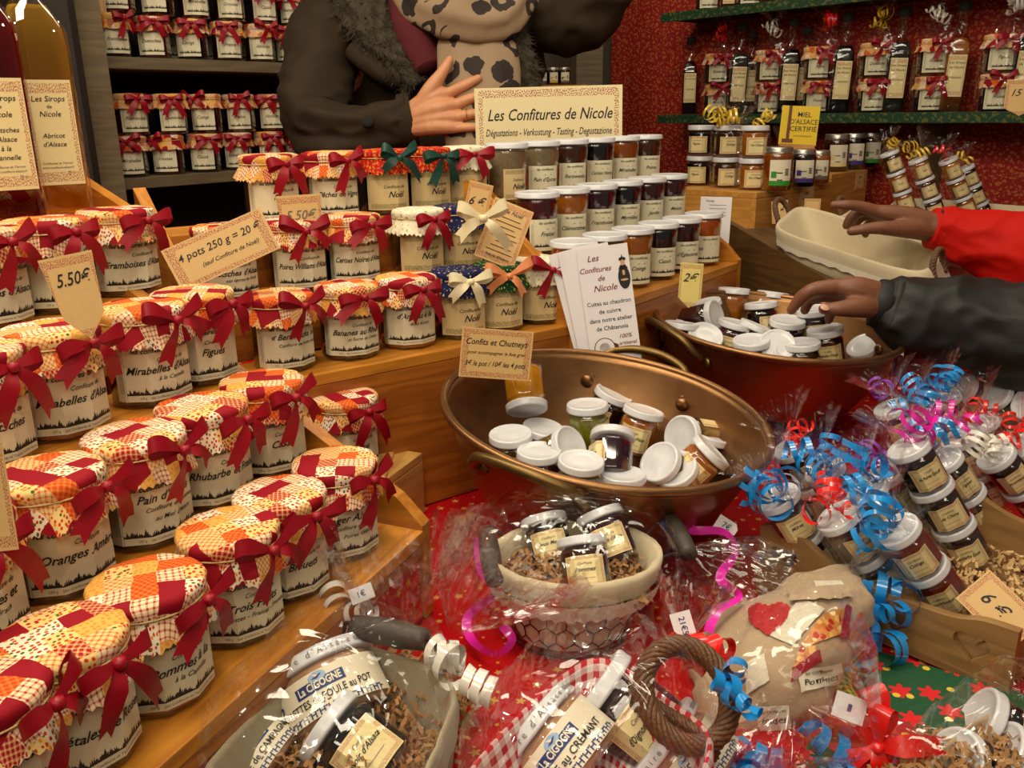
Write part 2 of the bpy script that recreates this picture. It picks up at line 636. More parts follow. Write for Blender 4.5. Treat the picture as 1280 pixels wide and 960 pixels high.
def m_paper(name, base, mode):
    """printed card: uv 0-1 over the card. mode: jam, holly, scroll, plain"""
    t = NT(name)
    u, v, _ = t.sep(t.uv())
    n = t.noise(t.obj(), 300, 2)
    c = t.mix(n, tuple(x * .93 for x in base), tuple(min(1, x * 1.05) for x in base))
    if mode == 'jam':
        # side note set in tiny type, running up the left edge
        a = t.math('MULTIPLY', t.math('GREATER_THAN', u, 0.035), t.math('LESS_THAN', u, 0.115))
        s1 = t.math('GREATER_THAN', t.math('SINE', t.math('MULTIPLY', u, 240.0)), 0.1)
        s2 = t.math('GREATER_THAN', t.noise(t.node('ShaderNodeCombineXYZ', {0: t.math('MULTIPLY', u, 38.0), 1: t.math('MULTIPLY', v, 90.0), 2: 0.0}), 1.0, 1), .46)
        a2 = t.math('MULTIPLY', t.math('GREATER_THAN', v, .14), t.math('LESS_THAN', v, .86))
        f = t.math('MULTIPLY', t.math('MULTIPLY', a, a2), t.math('MULTIPLY', s1, s2))
        c = t.mix(t.math('MULTIPLY', f, .7), c, (.04, .035, .03))
        # village skyline at the bottom
        w_ = t.node('ShaderNodeCombineXYZ', {0: t.math('MULTIPLY', u, 11.0), 1: 0.0, 2: 0.0})
        hgt = t.math('MULTIPLY_ADD', t.math('SUBTRACT', t.noise(w_, 1.6, 5, .75), .42, clamp=True), 0.62, 0.135)
        g = t.math('MULTIPLY', t.math('LESS_THAN', v, hgt), t.math('GREATER_THAN', v, .115))
        g = t.math('MULTIPLY', g, t.math('GREATER_THAN', u, .13))
        c = t.mix(g, c, (.02, .018, .015))
        b = t.math('MULTIPLY', t.math('GREATER_THAN', u, .125), t.math('LESS_THAN', u, .13))
        c = t.mix(t.math('MULTIPLY', b, .6), c, (.03, .03, .03))
    if mode in ('scroll', 'holly'):
        U = t.math('ABSOLUTE', t.math('SUBTRACT', u, .5))
        V = t.math('ABSOLUTE', t.math('SUBTRACT', v, .5))
        if mode == 'scroll':
            band = t.math('MAXIMUM', t.math('GREATER_THAN', U, .395 if name != 'sign_card' else .445), t.math('GREATER_THAN', V, .375))
            ins = t.math('MULTIPLY', t.math('LESS_THAN', U, .475), t.math('LESS_THAN', V, .47))
        else:
            band = t.math('GREATER_THAN', V, .33)
            ins = t.math('MULTIPLY', t.math('LESS_THAN', U, .43), t.math('LESS_THAN', V, .465))
        d = t.vor(t.vmath('MULTIPLY', t.uv(), (2.0, 1, 1)) if name == 'sign_card' else t.uv(), 17, 'Distance', 1, dims='2D')
        q = t.math('GREATER_THAN', t.math('SINE', t.math('MULTIPLY', d, 15.0)), .15)
        f = t.math('MULTIPLY', t.math('MULTIPLY', band, ins), q)
        c = t.mix(t.math('MULTIPLY', f, .75 if mode == 'scroll' else .85), c, S(158, 40, 44) if mode == 'scroll' else S(58, 78, 34))
    t.bump(t.noise(t.obj(), 40, 2), .1, .001)
    return t.done(c, 0.42, spec=.4)


M['label_jam'] = m_paper('jam_label_paper', S(222, 214, 182), 'jam')
M['label_noel'] = m_paper('christmas_label_paper', S(206, 182, 132), 'holly')
M['label_small'] = m_paper('scroll_label_paper', S(226, 208, 152), 'scroll')
M['tag_card'] = m_paper('price_card', S(216, 178, 118), 'scroll')
M['sign_card'] = m_paper('sign_card', S(232, 216, 168), 'scroll')
M['tag_yellow'] = m_paper('yellow_price_card', S(222, 204, 124), 'scroll')
M['white_paper'] = plain('white_paper', S(226, 220, 222), 0.5)
M['cream_paper'] = plain('cream_paper', S(228, 218, 192), 0.45)
M['honey_yellow'] = plain('yellow_card', S(232, 196, 10), 0.45)
M['ink'] = plain('black_ink', (.012, .010, .008), 0.5)
M['ink_red'] = plain('red_ink', S(120, 22, 34), 0.5)
M['ink_brown'] = plain('brown_ink', S(84, 40, 10), 0.5)
M['ink_blue'] = plain('blue_ink', S(28, 52, 112), 0.5)
M['ink_green'] = plain('green_ink', S(48, 140, 40), 0.5)
M['ink_violet'] = plain('violet_ink', S(70, 50, 130), 0.5)
M['ink_grey'] = plain('grey_ink', S(110, 100, 88), 0.5)
M['string'] = plain('gold_thread', S(196, 170, 110), 0.4)


def m_lid():
    t = NT('white_enamel_lid')
    n = t.noise(t.obj(), 120, 2)
    c = t.mix(n, S(198, 198, 202), S(216, 216, 218))
    return t.done(c, 0.3, coat=.25)


M['lid'] = m_lid()
M['steel_lid'] = plain('silver_lid', S(190, 186, 176), .3, metal=.9)


def m_jam(name, col, spots=0.0):
    t = NT(name)
    n = t.noise(t.obj(), 70, 3, .6)
    c = t.mix(n, tuple(x * .45 for x in col), tuple(min(1, x * 1.5) for x in col))
    b = t.bsdf.inputs
    t.bump(t.noise(t.obj(), 130, 2), .15, .001)
    return t.done(c, .16, coat=.35, spec=.5)


JAM = {}
for k_, c_ in dict(dark=(20, 6, 8), black=(8, 6, 10), cherry=(48, 6, 10), berry=(66, 10, 16), brown=(58, 26, 8), amber=(150, 84, 16), orange=(160, 74, 14), honey=(126, 62, 10),
                   olive=(84, 66, 12), green=(112, 108, 16), gold=(182, 122, 22), straw=(112, 30, 14), plum=(40, 10, 26), empty=(120, 104, 76), pate=(172, 130, 96)).items():
    JAM[k_] = m_jam('jam_' + k_, S(*c_))


def m_clear(name, base=0.05, amp=0.55, rough=0.06, bscale=60, bstr=0.4, tint=(1, 1, 1), blend=.35, dist=.002, streak=False):
    """thin clear sheet: sees through, mirrors lamps on its creases"""
    t = NT(name)
    t.n.remove(t.bsdf)
    o = t.obj()
    if bstr:
        vec = t.vmath('ADD', o, t.vmath('SCALE', t.noise(o, bscale * .4, 2, out=1), .04))
        ed = t.node('ShaderNodeTexVoronoi', {'Vector': vec, 'Scale': bscale}, feature='DISTANCE_TO_EDGE').outputs['Distance']
        h = t.math('ADD', t.math('MULTIPLY', t.noise(vec, bscale * .5, 2, .5), 1.2), t.math('MULTIPLY', t.math('MINIMUM', ed, .22), 1.3))
        bp = t.node('ShaderNodeBump', {'Height': h, 'Strength': bstr, 'Distance': dist})
        lw = t.node('ShaderNodeLayerWeight', {'Blend': blend, 'Normal': bp})
        gl = t.node('ShaderNodeBsdfGlossy', {'Color': (1, 1, 1, 1), 'Roughness': rough, 'Normal': bp})
    else:
        lw = t.node('ShaderNodeLayerWeight', {'Blend': blend})
        gl = t.node('ShaderNodeBsdfGlossy', {'Color': (1, 1, 1, 1), 'Roughness': rough})
    tr = t.node('ShaderNodeBsdfTransparent', {'Color': (*tint, 1)})
    fac = t.math('MULTIPLY_ADD', lw.outputs['Facing'], amp, base, clamp=True)
    mx = t.node('ShaderNodeMixShader', {0: fac, 1: tr, 2: gl})
    t.t.links.new(mx.outputs[0], t.out.inputs[0])
    return t.mat


M['glass'] = m_clear('jar_glass', .05, .30, .03, 60, 0, (1, 1, 1), .3)
M['bottle_glass'] = m_clear('bottle_glass', .05, .45, .02, 60, 0, (.97, .98, .95), .35)
M['cello'] = m_clear('cellophane', .022, .16, .07, 26, .8, (.992, .992, .994), .35, .009)
M['cello_fan'] = m_clear('cellophane_gathered', .035, .28, .08, 30, .9, (.985, .985, .99), .45, .009)
M['plastic'] = m_clear('clear_sleeve', .03, .25, .05, 30, .3, (.98, .98, .97), .3)


def m_liquid(name, col):
    t = NT(name)
    t.n.remove(t.bsdf)
    lw = t.node('ShaderNodeLayerWeight', {'Blend': .5}).outputs['Facing']
    tr = t.node('ShaderNodeBsdfTransparent', {'Color': (*[c ** .8 for c in col], 1)})
    df = t.node('ShaderNodeBsdfDiffuse', {'Color': (*[c * .8 for c in col], 1)})
    mx = t.node('ShaderNodeMixShader', {0: t.math('MULTIPLY_ADD', lw, .35, .12, clamp=True), 1: tr, 2: df})
    t.t.links.new(mx.outputs[0], t.out.inputs[0])
    return t.mat


M['syrup_red'] = m_liquid('red_syrup', S(170, 12, 14))
M['syrup_gold'] = m_liquid('golden_syrup', S(236, 184, 50))
M['syrup_dark'] = m_liquid('brown_syrup', S(96, 50, 20))


def m_copper():
    t = NT('aged_copper')
    o = t.obj()
    n = t.noise(o, 14, 4, .6)
    n2 = t.noise(t.vmath('MULTIPLY', o, (1, 1, 3)), 60, 3, .6)
    c = t.mix(n, S(128, 90, 56), S(172, 126, 84))
    c = t.mix(t.math('MULTIPLY', n2, .5), c, S(92, 68, 40))
    t.bump(n2, .08, .001)
    return t.done(c, t.math('MULTIPLY_ADD', n, .22, .27), metal=.92)


M['copper'] = m_copper()
M['brass'] = plain('dull_brass', S(112, 88, 50), .42, var=.25, scale=50, metal=.9)


def m_check(name, a, b, scale):
    t = NT(name)
    u, v, _ = t.sep(t.uv())
    fx = t.math('GREATER_THAN', t.math('FRACT', t.math('MULTIPLY', u, scale)), .5)
    fy = t.math('GREATER_THAN', t.math('FRACT', t.math('MULTIPLY', v, scale)), .5)
    f = t.math('MULTIPLY', t.math('ADD', fx, fy), .5)
    c = t.mix(f, a, b)
    t.bump(t.noise(t.uv(), 1500, 2), .2, .001)
    return t.done(c, .8)


M['gingham'] = m_check('red_gingham', S(224, 214, 210), S(178, 18, 34), 85)


def m_linen(name, col, var=.12):
    t = NT(name)
    o = t.obj()
    a = t.noise(t.vmath('MULTIPLY', o, (900, 90, 900)), 1, 2)
    b = t.noise(t.vmath('MULTIPLY', o, (90, 900, 90)), 1, 2)
    f = t.math('MULTIPLY', t.math('ADD', a, b), .5)
    big = t.noise(o, 12, 3)
    c = t.mix(f, tuple(x * (1 - var * 2) for x in col), tuple(min(1, x * (1 + var)) for x in col))
    c = t.mix(t.math('MULTIPLY', big, .3), c, tuple(x * .72 for x in col))
    t.bump(f, .3, .001)
    return t.done(c, .85, sheen=.2)


M['linen'] = m_linen('cream_linen', S(206, 190, 156))
M['linen_grey'] = m_linen('grey_linen', S(160, 148, 120))
M['linen_tan'] = m_linen('tan_linen', S(180, 154, 122))
M['lace'] = m_linen('lace', S(226, 216, 194), .25)
M['kraft'] = plain('kraft_paper', S(158, 116, 70), .8, var=.35, scale=40)
M['kraft_pale'] = plain('pale_kraft_paper', S(196, 160, 110), .8, var=.3, scale=40)
M['rope'] = plain('brown_rope', S(96, 66, 42), .8, var=.4, scale=120)
M['wicker'] = plain('brown_wicker', S(96, 60, 32), .5, var=.55, scale=140, bump=.6, bscale=400)
M['wire'] = plain('dark_wire', S(52, 40, 34), .5, metal=.6)
M['handle_wood'] = plain('dark_handle_wood', S(66, 58, 50), .55, var=.3, scale=60)
M['coat'] = plain('brown_coat', S(50, 39, 26), .8, spec=.2, var=.25, scale=30, bump=.35, bscale=60)
M['black_coat'] = plain('black_coat', S(12, 12, 13), .6, bump=.3, bscale=50)
M['red_coat'] = plain('red_orange_coat', S(186, 16, 3), .7, spec=.2, var=.06, scale=20, bump=.35, bscale=30)
M['sweater'] = plain('wine_sweater', S(84, 14, 22), .9, bump=.5, bscale=400)
M['gold'] = plain('gold_ring', S(220, 170, 70), .25, metal=1)


def m_skin(name, a, b):
    t = NT(name)
    n = t.noise(t.obj(), 45, 3)
    c = t.mix(n, a, b)
    t.bump(t.noise(t.obj(), 260, 3), .25, .0012)
    t.bsdf.inputs['Subsurface Weight'].default_value = 0.08
    t.bsdf.inputs['Subsurface Radius'].default_value = (.01, .004, .002)
    t.bsdf.inputs['Subsurface Scale'].default_value = .3
    return t.done(c, .48)


M['skin_pale'] = m_skin('fair_skin', S(190, 124, 86), S(216, 156, 112))
M['skin_dark'] = m_skin('dark_skin', S(98, 58, 40), S(140, 90, 64))


def m_leopard():
    t = NT('leopard_scarf')
    o = t.obj()
    w = t.vmath('ADD', o, t.vmath('SCALE', t.noise(o, 26, 2, out=1), .03))
    d = t.vor(w, 16, 'Distance', .6)
    ring = t.math('MULTIPLY', t.math('GREATER_THAN', d, .16), t.math('LESS_THAN', d, .42))
    gap = t.math('GREATER_THAN', t.noise(o, 20, 1), .44)
    c = t.mix(t.math('MULTIPLY', ring, gap), S(146, 122, 94), S(38, 26, 20))
    t.bump(t.noise(o, 18, 2), .5, .01)
    return t.done(c, .8)


M['leopard'] = m_leopard()
M['fur'] = plain('olive_fur', S(62, 54, 38), .95, var=.5, scale=140, bump=1.0, bscale=260)


def m_xmas():
    """printed christmas panel: green field with red flowers, red borders, yellow specks"""
    t = NT('christmas_print')
    o = t.obj()
    x, y, _ = t.sep(o)
    v = t.node('ShaderNodeCombineXYZ', {0: x, 1: y, 2: 0.0}).outputs[0]
    pos = t.vor(v, 27, 'Position', .45, dims='2D')
    dx, dy, _ = t.sep(t.vmath('SUBTRACT', v, pos))
    r = t.math('SQRT', t.math('ADD', t.math('MULTIPLY', dx, dx), t.math('MULTIPLY', dy, dy)))
    a = t.math('ARCTAN2', dy, dx)
    lim = t.math('MULTIPLY_ADD', t.math('SINE', t.math('MULTIPLY', a, 6.0)), .0025, .0085)
    fl = t.math('LESS_THAN', r, lim)
    fn = t.noise(t.vmath('MULTIPLY', v, (1, 3, 1)), 90, 3)
    g = t.mix(fn, S(6, 52, 28), S(16, 84, 44))
    rd = t.mix(fn, S(140, 8, 18), S(188, 16, 26))
    fld = t.math('GREATER_THAN', t.math('SINE', t.math('MULTIPLY', t.math('ADD', x, t.math('MULTIPLY', y, .6)), 26.0)), -.35)
    c = t.mix(fld, rd, t.mix(fl, g, S(200, 16, 24)))
    sp = t.math('LESS_THAN', t.vor(v, 30, 'Distance', 1, dims='2D'), .1)
    c = t.mix(sp, c, S(206, 180, 50))
    return t.done(c, .8)


M['xmas'] = m_xmas()


def m_bake():
    """print of glazed biscuits"""
    t = NT('biscuit_print')
    o = t.obj()
    d = t.vor(o, 150, 'Distance', 1)
    col = t.vor(o, 150, 'Color', 1)
    cr, _, _ = t.sep(col)
    f = t.math('LESS_THAN', d, .5)
    c = t.mix(f, S(204, 136, 60), t.ramp(cr, [(0, S(180, 40, 24)), (.3, S(226, 176, 96)), (.6, S(196, 112, 48)), (.85, S(238, 214, 160))], True))
    return t.done(c, .5)


M['biscuit'] = m_bake()


# ---------------------------------------------------------------- jar pieces (shared meshes)
MESH = {}


def cached(key, fn):
    if key not in MESH: MESH[key] = fn()
    return MESH[key]


def wrap(s, h, a, n, off=0.0002):
    """point on a jar wall: s metres round from the front, h up; n facets (0 = round) with apothem a"""
    a = a + off
    if n:
        L = 2 * a * math.tan(PI / n)
        k = round(s / L)
        t = s - k * L
        an = k * 2 * PI / n
        return (t * math.cos(an) + a * math.sin(an), t * math.sin(an) - a * math.cos(an), h)
    an = s / a
    return (a * math.sin(an), -a * math.cos(an), h)


def facet_profile(prof, n):
    """prism-like lathe with a flat facet facing -y; prof radii are apothems where flagged"""
    ph = -PI / 2 + PI / n
    return g_lathe(prof, n, phase=ph)


def m_facet_jar(n, a, h, neck, matkey, inner=False):
    """faceted jar: body of n flats up to the shoulder then a round neck; 48 segments so the flats are true"""
    mult = 4
    N = n * mult
    ph = -PI / 2
    def flat(an):
        k = 2 * PI / n
        d = ((an - ph + k / 2) % k) - k / 2
        return 1 / math.cos(d)
    e = .0016 if inner else 0
    a2 = a - e
    prof = [(a2 * .80, e), (a2 * .96, e + .001), (a2, .005), (a2, h * .80), (a2 * .97, h * .85), (neck - e, h * .90), (neck - e, h - (.004 if inner else 0))]
    fl = [0.6, .9, 1, 1, .8, 0, 0]
    def rfn(an, j):
        return 1 + (flat(an) - 1) * fl[j]
    mb = MB().add(g_lathe(prof, N, rfn, ph), 0, True)
    me = mb.mesh('jar_body', [M[matkey] if isinstance(matkey, str) else matkey])
    return me


def m_round_jar(r0, r1, h, mat, inner=False):
    e = .0016 if inner else 0
    prof = [(r0 * .85 - e, e), (r0 - e, .003 + e), (r0 + (r1 - r0) * .9 - e, h * .86), (r1 - e - .001, h * .90), (r1 - .003 - e, h - (.005 if inner else 0))]
    return MB().add(g_lathe(prof, 36), 0, True).mesh('jar_body', [mat])


def m_lid_mesh(r, h, mat='lid'):
    prof = [(r * .96, 0), (r, .0008), (r, h * .25), (r * .985, h * .35), (r * .99, h * .8), (r * .96, h * .97), (r * .9, h), (r * .84, h * .93), (r * .80, h * .86), (r * .4, h * .90), (0.0005, h * .92)]
    return MB().add(g_lathe(prof, 40, capt=False), 0, True).mesh('lid', [M[mat]])


def fit_text(s, size, shear, bold, wmax):
    """letters of the wanted size, narrowed where they would run past wmax"""
    g = g_text(s, size, shear, bold)
    if not g[0]: return g
    xs_ = [p[0] for p in g[0]]
    w_ = max(xs_) - min(xs_)
    c = (max(xs_) + min(xs_)) / 2
    k = min(1.0, wmax / max(w_, 1e-6))
    return ([((p[0] - c) * k, p[1], 0) for p in g[0]], g[1])


def label_items(kind, title, W, H):
    """list of (geometry, material slot, x, y) lying on a W x H label centred on 0"""
    it = []
    if not title and kind != 'noel': return it
    def T(s, size, x, y, shear=.35, bold=.012, slot=1, al='CENTER', sx=1.0, wmax=None):
        it.append((fit_text(s, size, shear, bold, wmax or W * .8), slot, x, y))
    def bar(x, y, w_, h_, slot=1):
        it.append((([(-w_ / 2, -h_ / 2, 0), (w_ / 2, -h_ / 2, 0), (w_ / 2, h_ / 2, 0), (-w_ / 2, h_ / 2, 0)], [(0, 1, 2, 3)]), slot, x, y))
    if kind == 'jam':
        cx = W * .06
        T('les confitures de Nicole', H * .125, cx, H * .40, .4, .02, wmax=W * .84)
        bar(cx, H * .335, W * .78, H * .008)
        rows = title.split('|')
        ys = {1: [.1], 2: [.21, .02], 3: [.22, .05, -.11], 4: [.22, .05, -.08, -.18]}[len(rows)]
        for s, y in zip(rows, ys):
            big = s.startswith('*')
            s = s.lstrip('*')
            f = .185 if big else .105
            wmax = W * .84
            T(s, H * f, cx + (0 if big else W * .06), H * y, .4, .018 if big else .008, wmax=wmax)
        T('250 g    SAS Confitures et Terroir 67730 Alsace', H * .055, cx, -H * .44, 0, 0, wmax=W * .8)
    elif kind == 'noel':
        T('Confiture de', H * .13, W * .12, H * .14, .35, .005, wmax=W * .5)
        T('Noël', H * .24, W * .16, -H * .08, .4, .015)
    elif kind == 'small':
        T('Confiture' if not title.startswith('~') else 'Confit', H * .12, 0, H * .24, .3, .004)
        s = title.lstrip('~')
        f = .19
        T(s, H * f, 0, H * .05, .4, .018, wmax=W * .68)
        bar(0, -H * .12, W * .5, H * .012, 2)
        bar(0, -H * .17, W * .58, H * .012, 2)
        bar(0, -H * .22, W * .4, H * .012, 2)
    elif kind == 'tiny':
        f = .2
        s = title.lstrip('~')
        T(s, H * f, 0, H * .05, .4, .012, wmax=W * .66)
        bar(0, -H * .14, W * .5, H * .02, 2)
        bar(0, H * .24, W * .4, H * .02, 2)
    elif kind == 'jamfar':
        cx = W * .06
        T('les confitures', H * .12, cx, H * .38, .4, .012)
        bar(cx, H * .31, W * .74, H * .012)
        s = title.replace('*', '').split('|')[-1]
        bar(cx + W * .08, H * .19, W * .25, H * .02)
        T(s, H * .19, cx, H * .03, .4, .012, wmax=W * .8)
    return it


def m_label(kind, title, W, H, a, n, z0, shape=None):
    """label wrapped on a jar wall; shape 'hex' = slanted lower corners"""
    mb = MB()
    if n:
        L = 2 * a * math.tan(PI / n)
        cuts = sorted({-W / 2, W / 2} | {(k + .5) * L for k in range(-n, n) if abs((k + .5) * L) < W / 2})
    else:
        cuts = [-W / 2 + W * i / 14 for i in range(15)]
    vs, uv = [], []
    for s in cuts:
        u = s / W + .5
        b = 0.0
        if shape == 'hex': b = .38 * max(0, abs(u - .5) * 2 - .45) / .55
        for v in (b, 1):
            vs.append(wrap(s, z0 + H * v, a, n))
            uv.append((u, v))
    fs = [(2 * i, 2 * i + 2, 2 * i + 3, 2 * i + 1) for i in range(len(cuts) - 1)]
    mb.add((vs, fs, uv), 0, not n)
    for (g, slot, x, y) in label_items(kind, title, W, H):
        mb.add(([wrap(x + p[0], z0 + H / 2 + y + p[1], a, n, .0006) for p in g[0]], g[1]), slot, False)
    pm = {'jam': 'label_jam', 'jamfar': 'label_jam', 'noel': 'label_noel', 'small': 'label_small', 'tiny': 'label_small'}[kind]
    return mb.mesh('label', [M[pm], M['ink'], M['ink_grey']])


def m_cap(seed, matname, rr=.041, skirt=.0225, fl=.35):
    """cloth circle tied over a lid: domed top, thread pinch, pleated pinked skirt"""
    rnd = random.Random(seed)
    N = 96
    rings = [(0.0, .0012), (.3, .001), (.6, .0006), (.85, 0.0), (.96, -.0012), (1.0, -.005), (.985, -.010), (.955, -.0135)]
    K = 5
    ph = [rnd.uniform(0, 6.28) for _ in range(4)]
    def pleat(a):
        return .5 * math.sin(11 * a + ph[0] + .8 * math.sin(2 * a + ph[1])) + .35 * math.sin(17 * a + ph[2]) + .2 * math.sin(5 * a + ph[3])
    pts, uvs = [], []
    arc = 0
    prev = (0, 0)
    for j in range(len(rings) + K):
        row, ru = [], []
        if j < len(rings):
            q, z = rings[j]
            r = q * rr
            arc += math.hypot(r - prev[0], z - prev[1])
            prev = (r, z)
            for i in range(N):
                a = 2 * PI * i / N
                wv = .0008 * pleat(a) * (q > .9)
                zz = z + .0012 * noise.noise(Vector((math.cos(a) * r * 60, math.sin(a) * r * 60, seed)))
                row.append(((r + wv) * math.cos(a), (r + wv) * math.sin(a), zz))
                ru.append((arc * math.cos(a), arc * math.sin(a)))
        else:
            t = (j - len(rings) + 1) / K
            for i in range(N):
                a = 2 * PI * i / N
                lift = .5 + .5 * noise.noise(Vector((math.cos(a) * 1.3, math.sin(a) * 1.3, seed * 3.1)))
                r = rr * .955 + t * (.003 + .011 * fl * 2 * lift) + t * .0034 * pleat(a)
                z = -.0135 - t * skirt * (.95 - .35 * lift * fl) + t * .002 * pleat(a + 1)
                if j == len(rings) + K - 1: z += .0014 * (1 if i % 2 else -1)
                row.append((r * math.cos(a), r * math.sin(a), z))
                s = arc + t * skirt
                ru.append((s * math.cos(a), s * math.sin(a)))
        pts.append(row)
        uvs.append(ru)
    J = len(pts)
    g = g_grid(lambda i, j: pts[j][i], N, J - 1, cu=True, uvfn=lambda i, j: uvs[j][i])
    return MB().add(g, 0, True).mesh('cloth_cap', [M[matname]])


def m_string(rr=.041):
    pts = [(rr * .972 * math.cos(2 * PI * i / 40), rr * .972 * math.sin(2 * PI * i / 40), -.0125) for i in range(40)]
    return MB().add(g_tube(pts, .0008, 5, closed=True), 0).mesh('string', [M['string']])


def m_bow(seed, mat, size=1.0, wd=.0125):
    """satin bow at the origin facing -y"""
    rnd = random.Random(seed)
    mb = MB()
    s = size
    for sd in (-1, 1):
        up = rnd.uniform(-.1, .55)
        L = rnd.uniform(.026, .036) * s
        pts, wds, wws = [], [], []
        for i in range(15):
            t = i / 14
            out = math.sin(PI * min(t * 1.0, 1)) ** .8 * L
            y = -.004 * s - .011 * s * math.cos(PI * t) * math.sin(PI * min(1, t * 1.1)) ** .6
            z = out * up + .004 * s * math.sin(2 * PI * t)
            pts.append((sd * out, y, z))
            wds.append(Vector((-sd * up * .8 + .25 * sd * t, .25 * math.cos(PI * t), 1)))
            wws.append(wd * s * (.35 + .65 * min(1, math.sin(PI * t) * 1.6)))
        mb.add(g_strip(pts, wds, wws), 0)
        # tail
        L2 = rnd.uniform(.028, .044) * s
        an = rnd.uniform(.35, 1.15)
        pts, wds, wws = [], [], []
        for i in range(9):
            t = i / 8
            x = sd * math.sin(an) * L2 * t
            z = -math.cos(an) * L2 * t + .004 * s * math.sin(PI * t) - .004 * t
            y = -.005 * s - .005 * s * math.sin(PI * t * 1.2) + rnd.uniform(-.0006, .0006)
            pts.append((x, y, z))
            wds.append(Vector((math.cos(an), .5 * math.sin(4 * t + seed), sd * math.sin(an))))
            wws.append(wd * s * (.45 + .6 * min(1, t * 2)))
        g = g_strip(pts, wds, wws)
        vv = [Vector(p) for p in g[0]]
        # notch at the end
        e = len(vv) - 3
        d = (Vector(pts[-1]) - Vector(pts[-2])) * .8
        vv[e] += d
        vv[e + 2] += d
        mb.add((vv, g[1], g[2]), 0)
    kn = g_lathe([(.0005, -.004 * s), (.0042 * s, -.003 * s), (.005 * s, 0), (.0042 * s, .003 * s), (.0005, .004 * s)], 10)
    mb.add(kn, 0, True, Matrix.Translation((0, -.007 * s, 0)) @ Matrix.Scale(1.1, 4, (0, 0, 1)))
    return mb.mesh('ribbon_bow', [mat])


CAPS = {'patch': [m_cap(i, 'patch') for i in range(5)],
        'noel_blue': [m_cap(11, 'noel_blue', .038)], 'noel_green': [m_cap(12, 'noel_green', .038)],
        'noel_white': [m_cap(13, 'noel_white', .038), m_cap(14, 'noel_white', .038, fl=.6)], 'noel_red': [m_cap(15, 'noel_red', .038), m_cap(16, 'noel_red', .038)]}
STRING = m_string()
BOWS = {k: [m_bow(i * 7 + j, M[k]) for i in range(5)] for j, k in enumerate(('crimson', 'green_satin', 'cream_satin', 'peach_satin'))}
NF, JA, JH = 10, .0365, .087
BIG_GLASS = m_facet_jar(NF, JA, JH, .032, 'glass')
BIG_JAM = {k: m_facet_jar(NF, JA, JH, .032, JAM[k], True) for k in JAM}
CAPH = .006


def tree_copy(o, parent=None):
    c = o.copy()
    COL.objects.link(c)
    if parent is not None: c.parent = parent
    for ch in list(o.children): tree_copy(ch, c)
    return c


def cloth_jar(name, Mx, jam, title, label, group, cap='patch', bow='crimson', seed=0, bow_yaw=35, lab=('jam', .092, .0535), cap_turn=0, far=False):
    """jam jar with tied cloth cap; origin at the base centre"""
    t = empty(name, Mx, label, 'jam jar', group)
    put('glass', BIG_GLASS, t)
    put('jam', BIG_JAM[jam], t)
    kind, W, H = lab
    me = cached(('L', kind, title, W), lambda: m_label(kind, title, W, H, JA, NF, .0075))
    put('label', me, t)
    cm = CAPS[cap]
    c = put('cloth_cap', cm[seed % len(cm)], t, Matrix.Translation((0, 0, JH + CAPH)) @ Matrix.Rotation(R(cap_turn), 4, 'Z'))
    k = .041 if cap == 'patch' else .038
    put('string', STRING, t, Matrix.Translation((0, 0, JH + CAPH)) @ Matrix.Scale(k / .041, 4))
    if bow:
        Rz = Matrix.Rotation(R(bow_yaw), 4, 'Z')
        put('ribbon_bow', BOWS[bow][seed % 5], t, Rz @ Matrix.Translation((0, -k - .0015, JH + CAPH - .012)) @ Matrix.Rotation(R(-8), 4, 'X'))
    return t


# small pot used loose and in the gift packs
SN, SA, SH = 8, .0245, .050
SMALL_GLASS = m_facet_jar(SN, SA, SH, .0215, 'glass')
SMALL_JAM = {k: m_facet_jar(SN, SA, SH, .0215, JAM[k], True) for k in JAM}
SMALL_LID = m_lid_mesh(.0262, .0095)


def small_jar(name, Mx, jam, title, label, group, turn=0, far=False, cat='jam jar'):
    """small faceted pot with a white lid; origin at the base centre, lid top at z = .0575"""
    t = empty(name, Mx, label, cat, group)
    put('glass', SMALL_GLASS, t)
    put('jam', SMALL_JAM[jam], t)
    k = 'tiny' if far else 'small'
    me = cached(('S', k, title), lambda: m_label(k, title, .044, .031, SA, SN, .005, None))
    put('label', me, t, Matrix.Rotation(R(turn), 4, 'Z'))
    put('lid', SMALL_LID, t, (0, 0, SH - .003))
    return t


# tasting pots: smooth tapering glasses with a wide white lid
T_GLASS = m_round_jar(.0290, .0343, .0915, M['glass'])
T_JAM = {k: m_round_jar(.0290, .0343, .0915, JAM[k], True) for k in JAM}
T_LID = m_lid_mesh(.0359, .0088)


def tasting_jar(Mx, jam, title, label, group, kind='jam'):
    t = empty('tasting_jar', Mx, label, 'jam jar', group)
    put('glass', T_GLASS, t)
    put('jam', T_JAM[jam], t)
    W, H = (.054, .048) if kind == 'jam' else (.042, .048)
    # the tapering wall: take the radius a little above the label's middle
    me = cached(('T', kind, title), lambda: m_label('jamfar' if kind == 'jam' else 'noel', title, W, H, .0334, 0, .008))
    put('label', me, t)
    put('lid', T_LID, t, (0, 0, .0870))
    return t


